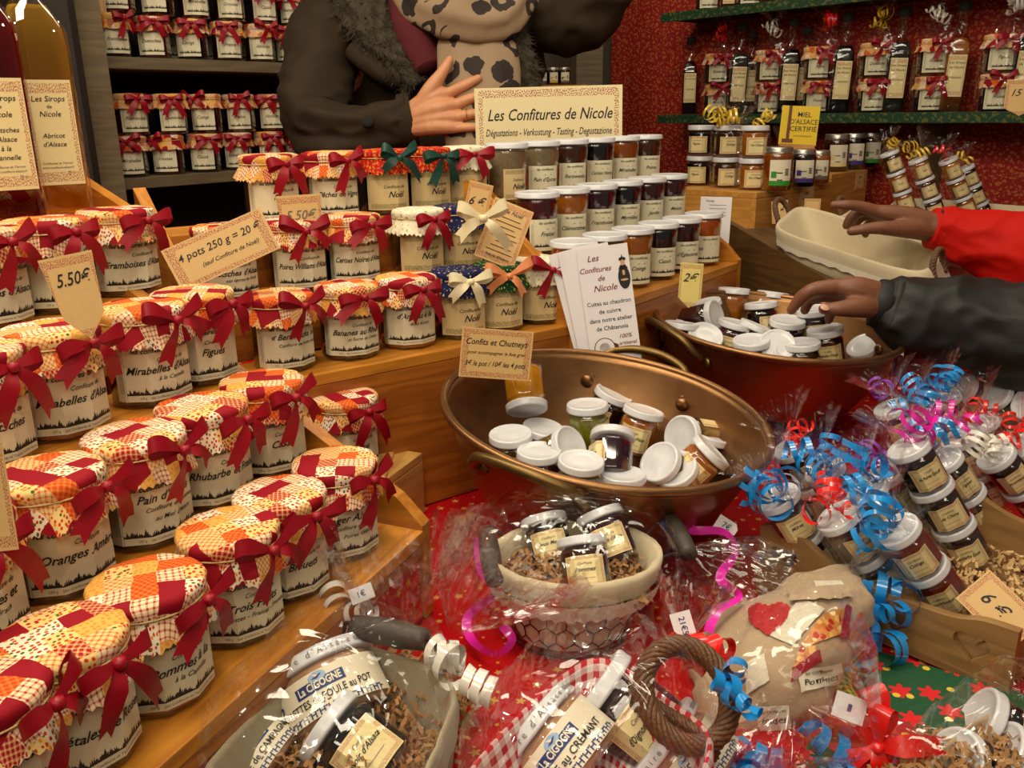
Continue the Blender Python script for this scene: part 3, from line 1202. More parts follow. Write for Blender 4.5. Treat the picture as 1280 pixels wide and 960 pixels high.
# ---------------------------------------------------------------- boards
def board(name, p0, p1, width, thick, up=(0, 0, 1), mat='pine', parent=None, bev=.0012, label=None, cat=None, kind=None):
    """board from p0 to p1 (centre line of its top face); thick along up"""
    p0, p1 = Vector(p0), Vector(p1)
    x = (p1 - p0).normalized()
    z = Vector(up) - x * x.dot(Vector(up))
    z.normalize()
    y = z.cross(x)
    L = (p1 - p0).length
    m = Matrix((x, y, z)).transposed().to_4x4()
    mw = Matrix.Translation((p0 + p1) / 2 - z * thick / 2) @ m
    if parent is not None: mw = parent.matrix_basis.inverted() @ mw
    return MB().add(g_box(L, width, thick, b=bev), 0, False).build(name, M[mat], parent, mw, label=label, cat=cat, kind=kind)


def V2(x, y, z=0.0): return Vector((x, y, z))


# ---------------------------------------------------------------- the setting
ZT = 0.84            # table top
MB().add(g_box(8, 8, .04, (0, 2, -.02)), 0, False).build('floor', M['floor'], kind='structure')

# right: wall hung with red leaf-print cloth, green-edged shelves in front of it
SH0 = P(832, 147, 2.99)
SH1 = P(1070, 147, 2.50)
su = Vector((SH1.x - SH0.x, SH1.y - SH0.y, 0)).normalized()      # along the shelves, towards the viewer
sn = Vector((-su.y, su.x, 0))                                    # into the wall
if sn.y < 0: sn = -sn
SH0 = Vector((SH0.x, SH0.y, 0))
wall0 = SH0 + sn * .20
def wallpiece(name, a, b, z0, z1, mat, thick=.03, nrm=None):
    d = (b - a).normalized()
    n = Vector((-d.y, d.x, 0)) if nrm is None else nrm
    L = (b - a).length
    m = Matrix((d, n, Vector((0, 0, 1)))).transposed().to_4x4()
    return MB().add(g_box(L, thick, z1 - z0, (0, 0, 0)), 0, False).build(name, M[mat], None, Matrix.Translation((a + b) / 2 + Vector((0, 0, (z0 + z1) / 2))) @ m, kind='structure')
wallpiece('wall_right', wall0 - su * .42, wall0 + su * 3.2, 0, 2.9, 'red_wall')
bw = wall0 - su * .44
wallpiece('wall_back', bw + Vector((.02, .02, 0)), bw + Vector((-3.8, .0, 0)) + Vector((0, -.0, 0)), 0, 2.9, 'wall_dark')
tp3 = P(738, 60, 2.95)
wallpiece('trim_3', Vector((tp3.x - .055, tp3.y, 0)), Vector((tp3.x + .035, tp3.y + .02, 0)), 0, 2.9, 'grey_wood', .06)
sb3 = P(690, 107, 2.72)
sb3t = board('ledge', (sb3.x - .16, sb3.y + .0, sb3.z), (sb3.x + .10, sb3.y + .0, sb3.z), .13, .02, mat='pine', label='short wooden ledge with small bottles behind the seller\'s raised arm', cat='ledge')
wallpiece('wall_left', Vector((-2.2, -.6, 0)), Vector((-2.2, 4.2, 0)), 0, 2.9, 'wall_dark')


def sdist(px):
    return 2.99 * 122 / (122 + (24 / 238) * (px - 832))


def on_shelf(px, back=0.0, z=0.0):
    p = P(px, 100, 1) - CAM
    o = SH0 + sn * back
    # intersection of the vertical plane through the ray with the shelf line
    a, b = p.x, p.y
    t = (o.x * b - o.y * a) / (su.y * a - su.x * b)
    q = o + su * t
    return Vector((q.x, q.y, z))


for nm, z in (('lower', 1.33), ('upper', 1.65)):
    t = empty('wall_shelf', Matrix.Translation(SH0 + Vector((0, 0, z))), 'green-fronted shelf on the red wall, %s' % ('lower one carrying wrapped bottles and jars' if nm == 'lower' else 'upper one at the top edge'), 'shelf')
    a, b = SH0 - su * (.02) + sn * .1, SH0 + su * 2.0 + sn * .1
    board('shelf_board', (a.x, a.y, z), (b.x, b.y, z), .2, .02, parent=t, mat='dark_board')
    a, b = SH0 - su * .03 - sn * .004, SH0 + su * 2.0 - sn * .004
    o = MB().add(g_box((b - a).length, .006, .028, b=.001), 0, False)
    m = Matrix((su, -sn, Vector((0, 0, -1)))).transposed().to_4x4()
    o.build('green_edging', M['green_edge'], t, t.matrix_basis.inverted() @ Matrix.Translation((a + b) / 2 + Vector((0, 0, z - .012))) @ Matrix((su, sn, Vector((0, 0, 1)))).transposed().to_4x4())
    if nm == 'lower':
        for px in (990, 1172):
            q = on_shelf(px, .1, 0)
            pl = [(0, 0), (.17, 0), (.17, -.02), (.03, -.19), (0, -.19)]
            m = Matrix((-sn, Vector((0, 0, 1)), su)).transposed().to_4x4()
            MB().add(g_outline([pl], .012), 0, False).build('bracket', M['grey_wood'], t, t.matrix_basis.inverted() @ Matrix.Translation(Vector((q.x, q.y, z - .02)) + sn * .09) @ m)

# left: grey shelf unit against the back, running away to the right
ua = Vector((.637, .77, 0)).normalized()
un = Vector((-ua.y, ua.x, 0))                                    # away from the viewer
LU0 = P(150, 219, 2.08)
LU0 = Vector((LU0.x, LU0.y, 0)) - un * .045 - ua * .03
SZ = [1.35 - .135, 1.35 + .132, 1.35 + .43]
lu = empty('jam_shelf', Matrix.Translation(LU0), 'tall grey-brown shelf unit at the back left stacked with cloth-capped jars', 'shelf')
def lpart(name, a, b, width, thick, up, mat): board(name, a, b, width, thick, up, mat, lu)
for z in SZ + [.87]:
    a, b = LU0 + un * .13, LU0 + un * .13 + ua * 1.25
    lpart('shelf_board', (a.x, a.y, z), (b.x, b.y, z), .26, .026, (0, 0, 1), 'grey_wood')
a = LU0 + un * .27 + ua * .6
lpart('back_panel', (a.x - ua.x * .65, a.y - ua.y * .65, 1.1), (a.x + ua.x * .65, a.y + ua.y * .65, 1.1), 2.0, .012, -un, 'dark_board')
a = LU0 - ua * .015 + un * .13
lpart('side_panel', (a.x, a.y, 0.1), (a.x, a.y, 2.2), .27, .028, ua, 'grey_wood')
# the post in front of the unit's near end
pp = P(112, 150, 1.88)
tp = wallpiece('trim_1', Vector((pp.x, pp.y, 0)) - ua * .06, Vector((pp.x, pp.y, 0)) + ua * .045, 0, 2.4, 'grey_wood', .05)
pq = P(86, 150, 1.78)
wallpiece('trim_2', Vector((pq.x, pq.y, 0)) + Vector((-.06, 0.02, 0)), Vector((pq.x, pq.y, 0)) + Vector((.03, .02, 0)), 0, 2.4, 'dark_board', .03)

# the stall table and its cloth
tb = empty('stall_table', Matrix.Translation((0, 1.0, 0)), 'long stall table under the red star cloth', 'table')
MB().add(g_box(2.6, 1.5, .03, (0, .15, ZT - .006 - .016)), 0, False).build('table_top', M['brown_wood'], tb)
for x in (-1.2, 1.2):
    for y in (-.5, .8):
        MB().add(g_box(.06, .06, ZT - .04, (x, y, (ZT - .04) / 2)), 0, False).build('leg', M['brown_wood'], tb)
def tc(i, j):
    x = -1.32 + 2.64 * i / 60
    y = .36 + 1.56 * j / 40
    if j == 0: return (x, .33 + .012 * math.sin(x * 31), ZT - .55)
    if j == 1: return (x, .36 + .008 * math.sin(x * 31), ZT - .02)
    z = ZT - .0025 + .0022 * noise.noise(Vector((x * 7, y * 7, 0)))
    return (x, y, z)
MB().add(g_grid(tc, 60, 40), 0, True).build('tablecloth', M['tablecloth'], None, None, label='bright red tablecloth printed with small gold stars', cat='tablecloth')
# counter behind the displays on which the middle boxes stand


# ---------------------------------------------------------------- stepped wooden displays
class Row:
    def __init__(self, o, u, z):
        self.o, self.u, self.z = Vector((o[0], o[1], 0)), u, z        # z = cap-top height

    def at(self, px):
        lo, hi = -3.0, 3.0
        for _ in range(50):
            mid = (lo + hi) / 2
            q = self.o + self.u * mid
            r = proj((q.x, q.y, self.z))
            if r[2] < .05 or r[0] < px: lo = mid
            else: hi = mid
        q = self.o + self.u * mid
        return Vector((q.x, q.y, 0)), mid


def steps(name, label, o, u, v, offs, ztops, jh, s0, s1, depth, zbase, front_extra=.0, sides=(True, True), mat='pine', rail=.035, poly=None, lip=0):
    """treads at perpendicular offsets offs (towards the viewer positive), each a part"""
    t = empty(name, Matrix.Translation((o.x, o.y, zbase)), label, 'display stand')
    T = .014
    for k, (off, zt) in enumerate(zip(offs, ztops)):
        z = zt - jh
        c0 = o + u * s0 + v * off
        c1 = o + u * s1 + v * off
        ctr = (v * (front_extra / 2)) if k == 0 else Vector((0, 0, 0))
        wd = depth + (front_extra if k == 0 else 0)
        a, b = c0 + ctr, c1 + ctr
        board('tread', (a.x, a.y, z), (b.x, b.y, z), wd - .001, T, parent=t, mat=mat)
        # riser board closing the step
        zb = (z - lip if lip else zbase) if k == 0 else ztops[k - 1] - jh
        f = v * (depth / 2 + (front_extra if k == 0 else 0) - .007)
        a, b = c0 + f, c1 + f
        hgt = z - T - zb - .0005
        if hgt > .01:
            zz = (z - T + zb) / 2
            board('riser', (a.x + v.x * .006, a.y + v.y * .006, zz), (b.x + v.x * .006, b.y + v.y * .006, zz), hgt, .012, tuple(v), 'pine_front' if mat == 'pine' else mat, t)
    pf = offs[0] + depth / 2 + front_extra
    pb = offs[-1] - depth / 2
    zf = ztops[0] - jh
    zk = ztops[-1] - jh
    for side, s in ((0, s0), (1, s1)):
        if not sides[side]: continue
        pl = [(pf - .002, zbase), (pf - .002, zf + .004), (pf - .03, zf + rail * .9), (pb, zk + rail + .02), (pb, zbase)]
        if poly and side == 0: pl = poly
        sg = -1 if side == 0 else 1
        cen = o + u * (s + sg * .0085)
        m = Matrix((v, Vector((0, 0, 1)), v.cross(Vector((0, 0, 1))))).transposed().to_4x4()
        MB().add(g_outline([pl], .016), 0, False).build('side_panel', M[mat], t, t.matrix_basis.inverted() @ Matrix.Translation((cen.x, cen.y, 0)) @ m)
    return t


def toviewer_yaw(p, extra):
    """yaw that turns a jar's -y side towards the camera, plus extra degrees to the right"""
    return math.atan2(p.x, p.y) * -1 + R(extra)


def jar_matrix(p, z, extra=0):
    return Matrix.Translation((p.x, p.y, z)) @ Matrix.Rotation(toviewer_yaw(p, extra), 4, 'Z')


# ---- A: the near left stand
uA = Vector((.39, .92, 0)).normalized()
vA = Vector((uA.y, -uA.x, 0))
def mid2(p, q): return (P(*p) + P(*q)) / 2
AN = [((180, 722, .615), (415, 572, .86)), ((170, 537, .715), (330, 470, .885)), ((62, 405, .72), (238, 363, .915)), ((52, 270, .885), (145, 262, .975))]
oA = mid2(*AN[0]); oA.z = 0
def perp(p): return (Vector((p.x, p.y, 0)) - oA).dot(vA)
zA = [mid2(*k).z for k in AN]
offA = [perp(mid2(*k)) for k in AN]
rowA = [Row((oA + vA * f), uA, z) for f, z in zip(offA, zA)]
print('A', [round(z, 3) for z in zA], [round(f, 3) for f in offA])
BJH = JH + CAPH + .001
sA1 = max(rowA[0].at(415)[1], 0) + .062
steps('stepped_stand', 'golden pine stepped stand at the left holding rows of cloth-capped jam jars', oA, uA, vA, offA, zA, BJH, -.62, sA1, .098, ZT, .012, lip=.028)

JG = 'cloth-capped jam jars on the near left stand'
A = [
 (0, -35, 'berry', '*Rose', 'patchwork-capped jar cut by the bottom left corner, in front of the rose petal jar'),
 (0, 72, 'cherry', 'Confit de|*Pétales de Roses', 'patchwork-capped jar labelled Pétales de Roses, nearest on the bottom step'),
 (0, 178, 'orange', 'Confiture de|*Pommes à la|à la Cannelle', 'patchwork-capped jar labelled Pommes à la, second on the bottom step'),
 (0, 284, 'dark', 'Confiture de|*Trois Fruits|(Griottes - Fraises - Framboises)', 'patchwork-capped jar labelled Trois Fruits on the bottom step'),
 (0, 352, 'plum', 'Confiture de|*Bleuets', 'patchwork-capped jar between the Trois Fruits and Verger jars on the bottom step'),
 (0, 416, 'brown', '*Verger Alsacien|Confiture de Mirabelles|Poires Williams', 'patchwork-capped jar labelled Verger Alsacien at the far end of the bottom step'),
 (1, -70, 'berry', 'Confiture de|*Griottes et|Kirsch', 'jar cut by the left edge beside the orange marmalade jar on the second step'),
 (1, 58, 'brown', 'Confiture|*d\'Oranges Amères', 'patchwork-capped jar of light marmalade labelled d\'Oranges Amères'),
 (1, 168, 'dark', '*Pain d\'Épices|Confiture de Pommes|au Miel d\'Alsace', 'patchwork-capped jar labelled Pain d\'Épices on the second step'),
 (1, 253, 'berry', 'Confiture de|*Rhubarbe et Fraises', 'patchwork-capped jar labelled Rhubarbe on the second step'),
 (1, 324, 'black', 'Confiture de|*Cassis', 'patchwork-capped jar labelled Cassis at the far end of the second step'),
 (2, -42, 'amber', 'Confiture de|*Quetsches', 'jar cut by the left edge beside the first Mirabelles jar on the third step'),
 (2, 62, 'amber', 'Confiture de|*Mirabelles d\'Alsace', 'jar labelled Mirabelles d\'Alsace behind the kite-shaped 5.50 euro card'),
 (2, 172, 'brown', 'Confiture de|*Mirabelles d\'Alsace|à la Cannelle', 'jar labelled Mirabelles à la Cannelle, middle of the third step'),
 (2, 238, 'black', 'Confiture de|*Figues', 'jar labelled Figues at the far end of the third step'),
 (3, -35, 'berry', 'Confiture de|*Cerises d\'Alsace', 'jar cut by the left edge on the top step below the red syrup bottle'),
 (3, 55, 'cherry', 'Confiture de|*Fraises', 'dark red jar labelled Fraises on the top step, its big bow spread wide'),
 (3, 145, 'cherry', 'Confiture de|*Framboises d\'Alsace', 'jar labelled Framboises d\'Alsace at the far end of the top step'),
]
rr_ = random.Random(5)
for i, (r, px, jam, title, lab) in enumerate(A):
    q, s = rowA[r].at(px)
    q += vA * rr_.uniform(-.003, .003)
    cloth_jar('jam_jar', jar_matrix(q, zA[r] - BJH + .0003, rr_.uniform(14, 22)), jam, title, lab, JG, seed=i * 3 + 1, bow_yaw=rr_.uniform(14, 34), cap_turn=rr_.uniform(-30, 30))

# the block under the left stand, covered with the red cloth
zt0 = zA[0] - BJH
c0, c1_ = oA + uA * (-.62) + vA * (offA[0] + .058), oA + uA * (sA1 - .004) + vA * (offA[0] + .058)
ww = offA[0] - offA[-1] + .05
board('riser_block', (c0.x - vA.x * ww / 2, c0.y - vA.y * ww / 2, zt0 - .029), (c1_.x - vA.x * ww / 2, c1_.y - vA.y * ww / 2, zt0 - .029), ww, zt0 - .029 - ZT - .001, mat='tablecloth', bev=.004, label='low block wrapped in dark red star cloth under the left stepped stand', cat='block')

# ---- B: the middle stand
uB = Vector((.81, .586, 0)).normalized()
vB = Vector((uB.y, -uB.x, 0))
oB = mid2((433, 358, 1.13), (672, 318, 1.27)); oB.z = 0
offB = [0, -.1, -.19]
zB = [1.35 - .204, 1.35 - .130, 1.35 - .050]
rowB = [Row(oB + vB * f, uB, z) for f, z in zip(offB, zB)]
sB0 = rowB[0].at(345)[1] - .075
sB1 = rowB[0].at(672)[1] + .036
steps('stepped_stand', 'red-brown pine stepped stand in the middle, behind the copper pan sign', oB, uB, vB, offB, zB, BJH, sB0, sB1, .095, ZT, .012)
NG = 'christmas jam jars on the middle stand'
BG = 'cloth-capped jam jars on the middle stand'
NL = ('noel', .070, .052)
B = [
 (0, 348, 'dark', '« *Berawecka »|Confiture de fruits secs'.replace('« *', '*« '), 'patchwork-capped jar labelled Berawecka at the near end of the middle stand', 'patch', 'crimson', 0),
 (0, 433, 'brown', 'Confiture de|*Bananes au Rhum|et Sucre de Canne', 'patchwork-capped jar labelled Bananes au Rhum', 'patch', 'crimson', 0),
 (0, 507, 'amber', '*d\'Ananas à la|et au Kirsch', 'patchwork-capped jar labelled d\'Ananas, right of the Bananes jar', 'patch', 'crimson', 0),
 (0, 572, 'dark', '', 'christmas jar with navy starry cap and cream bow on the front step', 'noel_blue', 'cream_satin', 1),
 (0, 622, 'dark', '', 'christmas jar with green starry cap and peach bow', 'noel_green', 'peach_satin', 1),
 (0, 673, 'dark', '', 'christmas jar with white gold-star cap at the far end of the front step', 'noel_white', 'crimson', 1),
 (1, 278, 'plum', 'Confiture de|*Quetsches d\'Alsace|aux épices de Noël', 'jar labelled Quetsches behind the slanted 4 pots card', 'patch', None, 0),
 (1, 368, 'brown', 'Confiture de|*Poires Williams d\'Alsace', 'jar labelled Poires Williams below the upright 5.50 euro card', 'patch', 'crimson', 0),
 (1, 437, 'black', 'Confiture de|*Cerises Noires d\'Alsace', 'jar labelled Cerises Noires with wide crimson bow', 'patch', 'crimson', 0),
 (1, 522, 'dark', '', 'christmas jar with frilly white cap and small red bow on the middle step', 'noel_white', 'crimson', 1),
 (1, 572, 'dark', '', 'christmas jar with navy cap behind the 6 euro card', 'noel_blue', None, 1),
 (2, 335, 'brown', 'Confiture de|*Figues|à la vanille', 'patchwork-capped jar leftmost on the top step of the middle stand', 'patch', 'crimson', 0),
 (2, 412, 'brown', 'Confiture de|*Pêches de Vigne', 'patchwork-capped jar labelled Pêches de Vigne on the top step', 'patch', 'crimson', 0),
 (2, 478, 'dark', '', 'christmas jar with red print cap and dark green bow on the top step', 'noel_red', 'green_satin', 1),
 (2, 532, 'dark', '', 'christmas jar with dark red cap, second green bow from the left', 'noel_red', 'green_satin', 1),
 (2, 579, 'dark', '', 'christmas jar with white cap and red bow at the end of the top step', 'noel_white', 'crimson', 1),
]
for i, (r, px, jam, title, lab, cap, bow, no) in enumerate(B):
    q, s = rowB[r].at(px)
    cloth_jar('jam_jar', jar_matrix(q, zB[r] - BJH + .0003, rr_.uniform(8, 16)), jam, title, lab, NG if no else BG, cap, bow, seed=i * 2 + r, bow_yaw=rr_.uniform(6, 22), cap_turn=rr_.uniform(-30, 30), lab=NL if no else ('jam', .092, .0535))

# crates under the near end of the middle stand, and the jar standing there
def crate(name, label, a, b, width, z0, z1, mat, cat='crate'):
    """closed wooden box; a-b is the top front edge, width goes away from the viewer"""
    a, b = Vector((a.x, a.y, 0)), Vector((b.x, b.y, 0))
    x = (b - a).normalized()
    n = Vector((-x.y, x.x, 0))
    if n.y < 0: n = -n
    L = (b - a).length
    t = empty(name, Matrix.Translation(((a + b) / 2 + n * width / 2) + Vector((0, 0, z0))), label, cat)
    H = z1 - z0
    T = .011
    c = (a + b) / 2
    def bd(nm, p, q, wd, th, up): board(nm, p, q, wd, th, up, mat, t)
    bd('front_panel', (a.x, a.y, z0 + H / 2 - T / 2), (b.x, b.y, z0 + H / 2 - T / 2), H - T - .001, T, tuple(-n))
    a2, b2 = a + n * width, b + n * width
    bd('back_panel', (a2.x, a2.y, z0 + H / 2 - T / 2), (b2.x, b2.y, z0 + H / 2 - T / 2), H - T - .001, T, tuple(n))
    for e, sg in ((a, -1), (b, 1)):
        p, q = e + n * (T + .0005), e + n * (width - T - .0005)
        bd('end_panel', (p.x, p.y, z0 + H / 2 - T / 2), (q.x, q.y, z0 + H / 2 - T / 2), H - T - .001, T, tuple(x * sg))
    p, q = a + n * width / 2, b + n * width / 2
    bd('top_board', (p.x, p.y, z1), (q.x, q.y, z1), width, T, (0, 0, 1))
    return t
zc = 1.35 - .425
c1 = PZ(528, 566, zc); 
crate('wooden_crate', 'small pale wooden crate on the red cloth at the end of the left stand', c1 - uA * .16 + Vector((0, 0, 0)), c1, .11, ZT, zc, 'pale_pine')
c2 = PZ(516, 546, 1.35 - .412); c3 = c2 + uB * .17
crate('wooden_crate', 'long pale wooden crate between the middle stand and the big copper pan', c2, c3, .05, ZT, 1.35 - .412, 'pale_pine')
q = PZ(430, 492, 1.35 - .325)
cloth_jar('jam_jar', jar_matrix(q, 1.35 - .325 - BJH, 16), 'brown', 'Confiture de|*Fraises', 'patchwork-capped jar standing low beyond the left stand, under the Bananes jar', BG, seed=4, bow_yaw=18, cap_turn=12)
board('crate_plank', (q.x - .05, q.y - .0, 1.35 - .325 - BJH - .0006), (q.x + .05, q.y, 1.35 - .325 - BJH - .0006), .09, 1.35 - .325 - BJH - ZT - .001, mat='pale_pine', label='wood block carrying the low patchwork-capped jar behind the left stand', cat='block')

# ---- C: tasting stand
uC = Vector((.617, .787, 0)).normalized()
vC = Vector((uC.y, -uC.x, 0))
KC = 1.045
oC = Vector((.087, 1.252, 0)) * KC
offC = [0, -.088 * KC, -.172 * KC]
zC = [1.35 - .176 * KC, 1.35 - .114 * KC, 1.35 - .046 * KC]
TJH = .0962
rowC = [Row(oC + vC * f, uC, z) for f, z in zip(offC, zC)]
steps('stepped_stand', 'pine stepped stand of white-lidded tasting jars in front of the big sign', oC, uC, vC, offC, zC, TJH, rowC[0].at(717)[1] - .045, rowC[0].at(880)[1] + .05, .088, ZT, .008, poly=[(.05, ZT), (.05, zC[0] - TJH + .004), (.012, zC[0] - TJH + .042), (-.145, 1.251), (-.16, 1.251), (-.16, ZT)])
TG = 'white-lidded tasting jars'
Cn = [
 [('orange', 'Abricot'), ('honey', 'Coings'), ('amber', 'Coings'), ('black', 'Cassis'), ('cherry', 'd\'Églantines'), ('orange', 'Quetsches')],
 [('berry', 'Fraises'), ('amber', 'Clémentines'), ('plum', 'Framboises'), ('black', 'Myrtilles'), ('cherry', 'Jardin'), ('cherry', 'Melon')],
 [('empty', ''), ('empty', 'Pain d\'Épices'), ('brown', 'Berawecka'), ('black', 'Cerises Noires'), ('honey', 'Mirabelles'), ('brown', 'Poires')]]
xs = [(717, 880), (671, 837), (633, 806)]
ordn = ['first', 'second', 'third', 'fourth', 'fifth', 'sixth', 'seventh', 'eighth', 'ninth', 'tenth', 'eleventh', 'twelfth', 'thirteenth']
step_n = ['front', 'middle', 'back']
jc = {'orange': 'orange', 'honey': 'honey-coloured', 'amber': 'amber', 'black': 'black', 'cherry': 'dark red', 'berry': 'red', 'plum': 'purple', 'empty': 'half-empty', 'brown': 'brown'}
for r in range(3):
    _, s0 = rowC[r].at(xs[r][0])
    _, s1 = rowC[r].at(xs[r][1])
    for k in range(6):
        s = s0 + (s1 - s0) * k / 5
        q = rowC[r].o + uC * s
        jm, tt = Cn[r][k]
        tasting_jar(jar_matrix(q, zC[r] - TJH + .0003, 26 if k == 0 else 12 + 2 * k), jm, tt, 'white-lidded jar of %s jam, %s from the left on the %s tasting step' % (jc[jm], ordn[k], step_n[r]), TG, 'noel' if (r == 2 and k == 0) else 'jam')


# ---------------------------------------------------------------- copper preserving pans
def copper_pan(name, label, centre, nrm, D, H, handles):
    """centre = middle of the rim"""
    z = nrm.normalized()
    x = (Vector((1, 0, 0)) - z * z.x).normalized()
    y = z.cross(x)
    mw = Matrix.Translation(centre) @ Matrix((x, y, z)).transposed().to_4x4()
    t = empty(name, mw, label, 'copper pan')
    r = D / 2
    prof = [(.001, -H + .012), (r * .45, -H + .008), (r * .60, -H + .004), (r * .68, -H + .012), (r * .80, -H * .68), (r * .90, -H * .33), (r * .965, -.008), (r * .975, 0),
            (r * .985, 0), (r * .975, -.010), (r * .915, -H * .33), (r * .815, -H * .70), (r * .70, -H + .004), (r * .61, -H - .004), (.001, -H - .003)]
    MB().add(g_lathe(prof, 96, capb=False, capt=False), 0).build('body', M['copper'], t)
    ring = [(r * math.cos(2 * PI * i / 96), r * math.sin(2 * PI * i / 96), .001) for i in range(96)]
    MB().add(g_tube(ring, .0052, 10, closed=True), 0).build('rolled_rim', M['brass'] if False else M['copper'], t)
    for a in handles:
        a = R(a)
        ca, sa = math.cos(a), math.sin(a)
        w = .068
        pts = [(-w, r * .93, -.024), (-w * .98, r * .99, -.016), (-w * .8, r * 1.06, .000), (-w * .4, r * 1.11, .008), (0, r * 1.125, .010), (w * .4, r * 1.11, .008), (w * .8, r * 1.06, .000), (w * .98, r * .99, -.016), (w, r * .93, -.024)]
        pts = [Vector(p) for p in pts]
        mm = Matrix.Rotation(a - PI / 2, 4, 'Z')
        h = put('handle', MB().add(g_tube(smooth_path(pts, 4), .0062, 10), 0, True, mm).mesh('handle', [M['brass']]), t)
        for sx in (-w, w):
            b = g_lathe([(.009, -.002), (.009, .0005), (.005, .003), (.0005, .0038)], 14, capt=False)
            yy = math.sqrt(max(0, (r * .945) ** 2 - sx * sx))
            M2 = mm @ Matrix.Translation((sx, yy, -.032)) @ Matrix.Rotation(R(-90), 4, 'X')
            put('rivet', MB().add(b, 0, True, M2).mesh('rivet', [M['brass']]), h)
            M3 = mm @ Matrix.Translation((sx, yy - .014, -.032)) @ Matrix.Rotation(R(90), 4, 'X')
            put('rivet', MB().add(b, 0, True, M3).mesh('rivet', [M['copper']]), h)
    return t


pc1 = P(757, 514, 1.064)
up = Vector((0, 0, 1))
n1 = (up + camdir(1, 0, 0) * .13 + camdir(0, 0, 1) * .10).normalized()
pan1 = copper_pan('copper_pan', 'big tilted copper preserving pan full of loose small jars, in the middle', pc1, n1, .392, .120, (240, 68))
pc2 = P(970, 405, 1.425)
n2 = (up + camdir(1, 0, 0) * .07 + camdir(0, 0, 1) * .06).normalized()
pan2 = copper_pan('copper_pan', 'copper preserving pan behind, from which a dark-sleeved hand takes a jar', pc2, n2, .386, .120, (200, 20))
# wooden block holding the far side of the first pan
PG = 'small jars heaped in the big copper pan'
# lid centre px, py; axis (right, up, towards); depth below the rim plane; jam; title; label; turn of label
def pan_jar(pc, n, px, py, ax, sink, jam, title, label, group, turn=0, sc=1.06):
    # lid centre lies on the plane parallel to the rim, sink below it
    if pc is pc2: sink -= .020; py -= 2; sc = 1.12
    r = (P(px, py, 1) - CAM)
    o = pc - n * sink
    d = (o - CAM).dot(n) / r.dot(n)
    L = CAM + r * d
    axis = camdir(ax[0], ax[1], ax[2] - (.14 if ax[2] > .25 and ax[1] > .7 else 0))
    base = L - axis * (.0575 * sc)
    m = frame(base, axis)
    return small_jar('small_jam_jar', m @ Matrix.Scale(sc, 4), jam, title, label, group, turn)


J1 = [
 (659, 515, (.10, -.90, .35), .046, 'gold', '', 'golden jelly jar standing upside down on its lid, back left in the pan', 170),
 (638, 540, (-.05, .86, .5), .052, 'olive', 'Coings', 'white lid seen from above, leftmost in the pan', 0),
 (680, 532, (.15, .85, .5), .057, 'dark', 'Figues', 'white lid lying just below the upside-down golden jar', 0),
 (674, 561, (.0, .88, .46), .052, 'berry', 'Fraises', 'white lid nearest the pan\'s left front handle', 0),
 (734, 503, (-.05, .90, .40), .030, 'green', 'Menthe', 'upright green jelly jar, label turned right', 70),
 (716, 557, (.62, .35, .6), .052, 'olive', 'Gelée', 'olive jar lying on its side in front of the green one', 0),
 (769, 490, (.35, .80, .42), .040, 'dark', 'Oignons', 'dark jar leaning right behind the asparagus jar', -30),
 (806, 510, (.22, .88, .34), .034, 'amber', '~d\'Asperges d\'Alsace', 'amber jar labelled d\'Asperges d\'Alsace leaning in the centre', -8),
 (817, 504, (-.50, .22, .80), .046, 'brown', 'Vin chaud', 'jar at the back showing its lid full face', 120),
 (849, 545, (-.74, .12, .6), .046, 'olive', 'Piment', 'jar lying with its lid to the left, right of the asparagus jar', 90),
 (887, 541, (.30, .86, .34), .043, 'dark', 'Betteraves', 'dark jar leaning right, second from the right rim', 180),
 (893, 561, (.66, .68, .22), .036, 'amber', '~Pissenlits', 'brown jar with slanted lid nearest the right front rim', 0),
 (766, 540, (.10, .78, -.40), .036, 'plum', '~Vin Rouge', 'dark maroon jar lying with its base to the viewer', -65),
 (727, 573, (.05, .84, .5), .043, 'olive', '~Choucroute', 'jar by the front rim left of the maroon one, label upward', 0),
 (822, 576, (-.62, .48, .6), .052, 'olive', 'Romarin', 'olive jar with its lid turned down left at the front rim', 0),
 (843, 584, (-.45, .65, .6), .056, 'amber', 'Thym', 'lid half hidden by the front rim under the slanted brown jar', 180),
 (779, 590, (.0, .9, .4), .058, 'honey', 'Miel', 'honey-brown jar low in the middle behind the front rim', 0),
 (700, 545, (.35, .80, .45), .066, 'amber', 'Poivre', 'jar nearly buried under the lids at the left', 0),
]
for k, (px, py, ax, sk, jm, tt, lb, tn) in enumerate(J1):
    pan_jar(pc1, n1, px, py, ax, sk, jm, tt, lb, PG, tn)
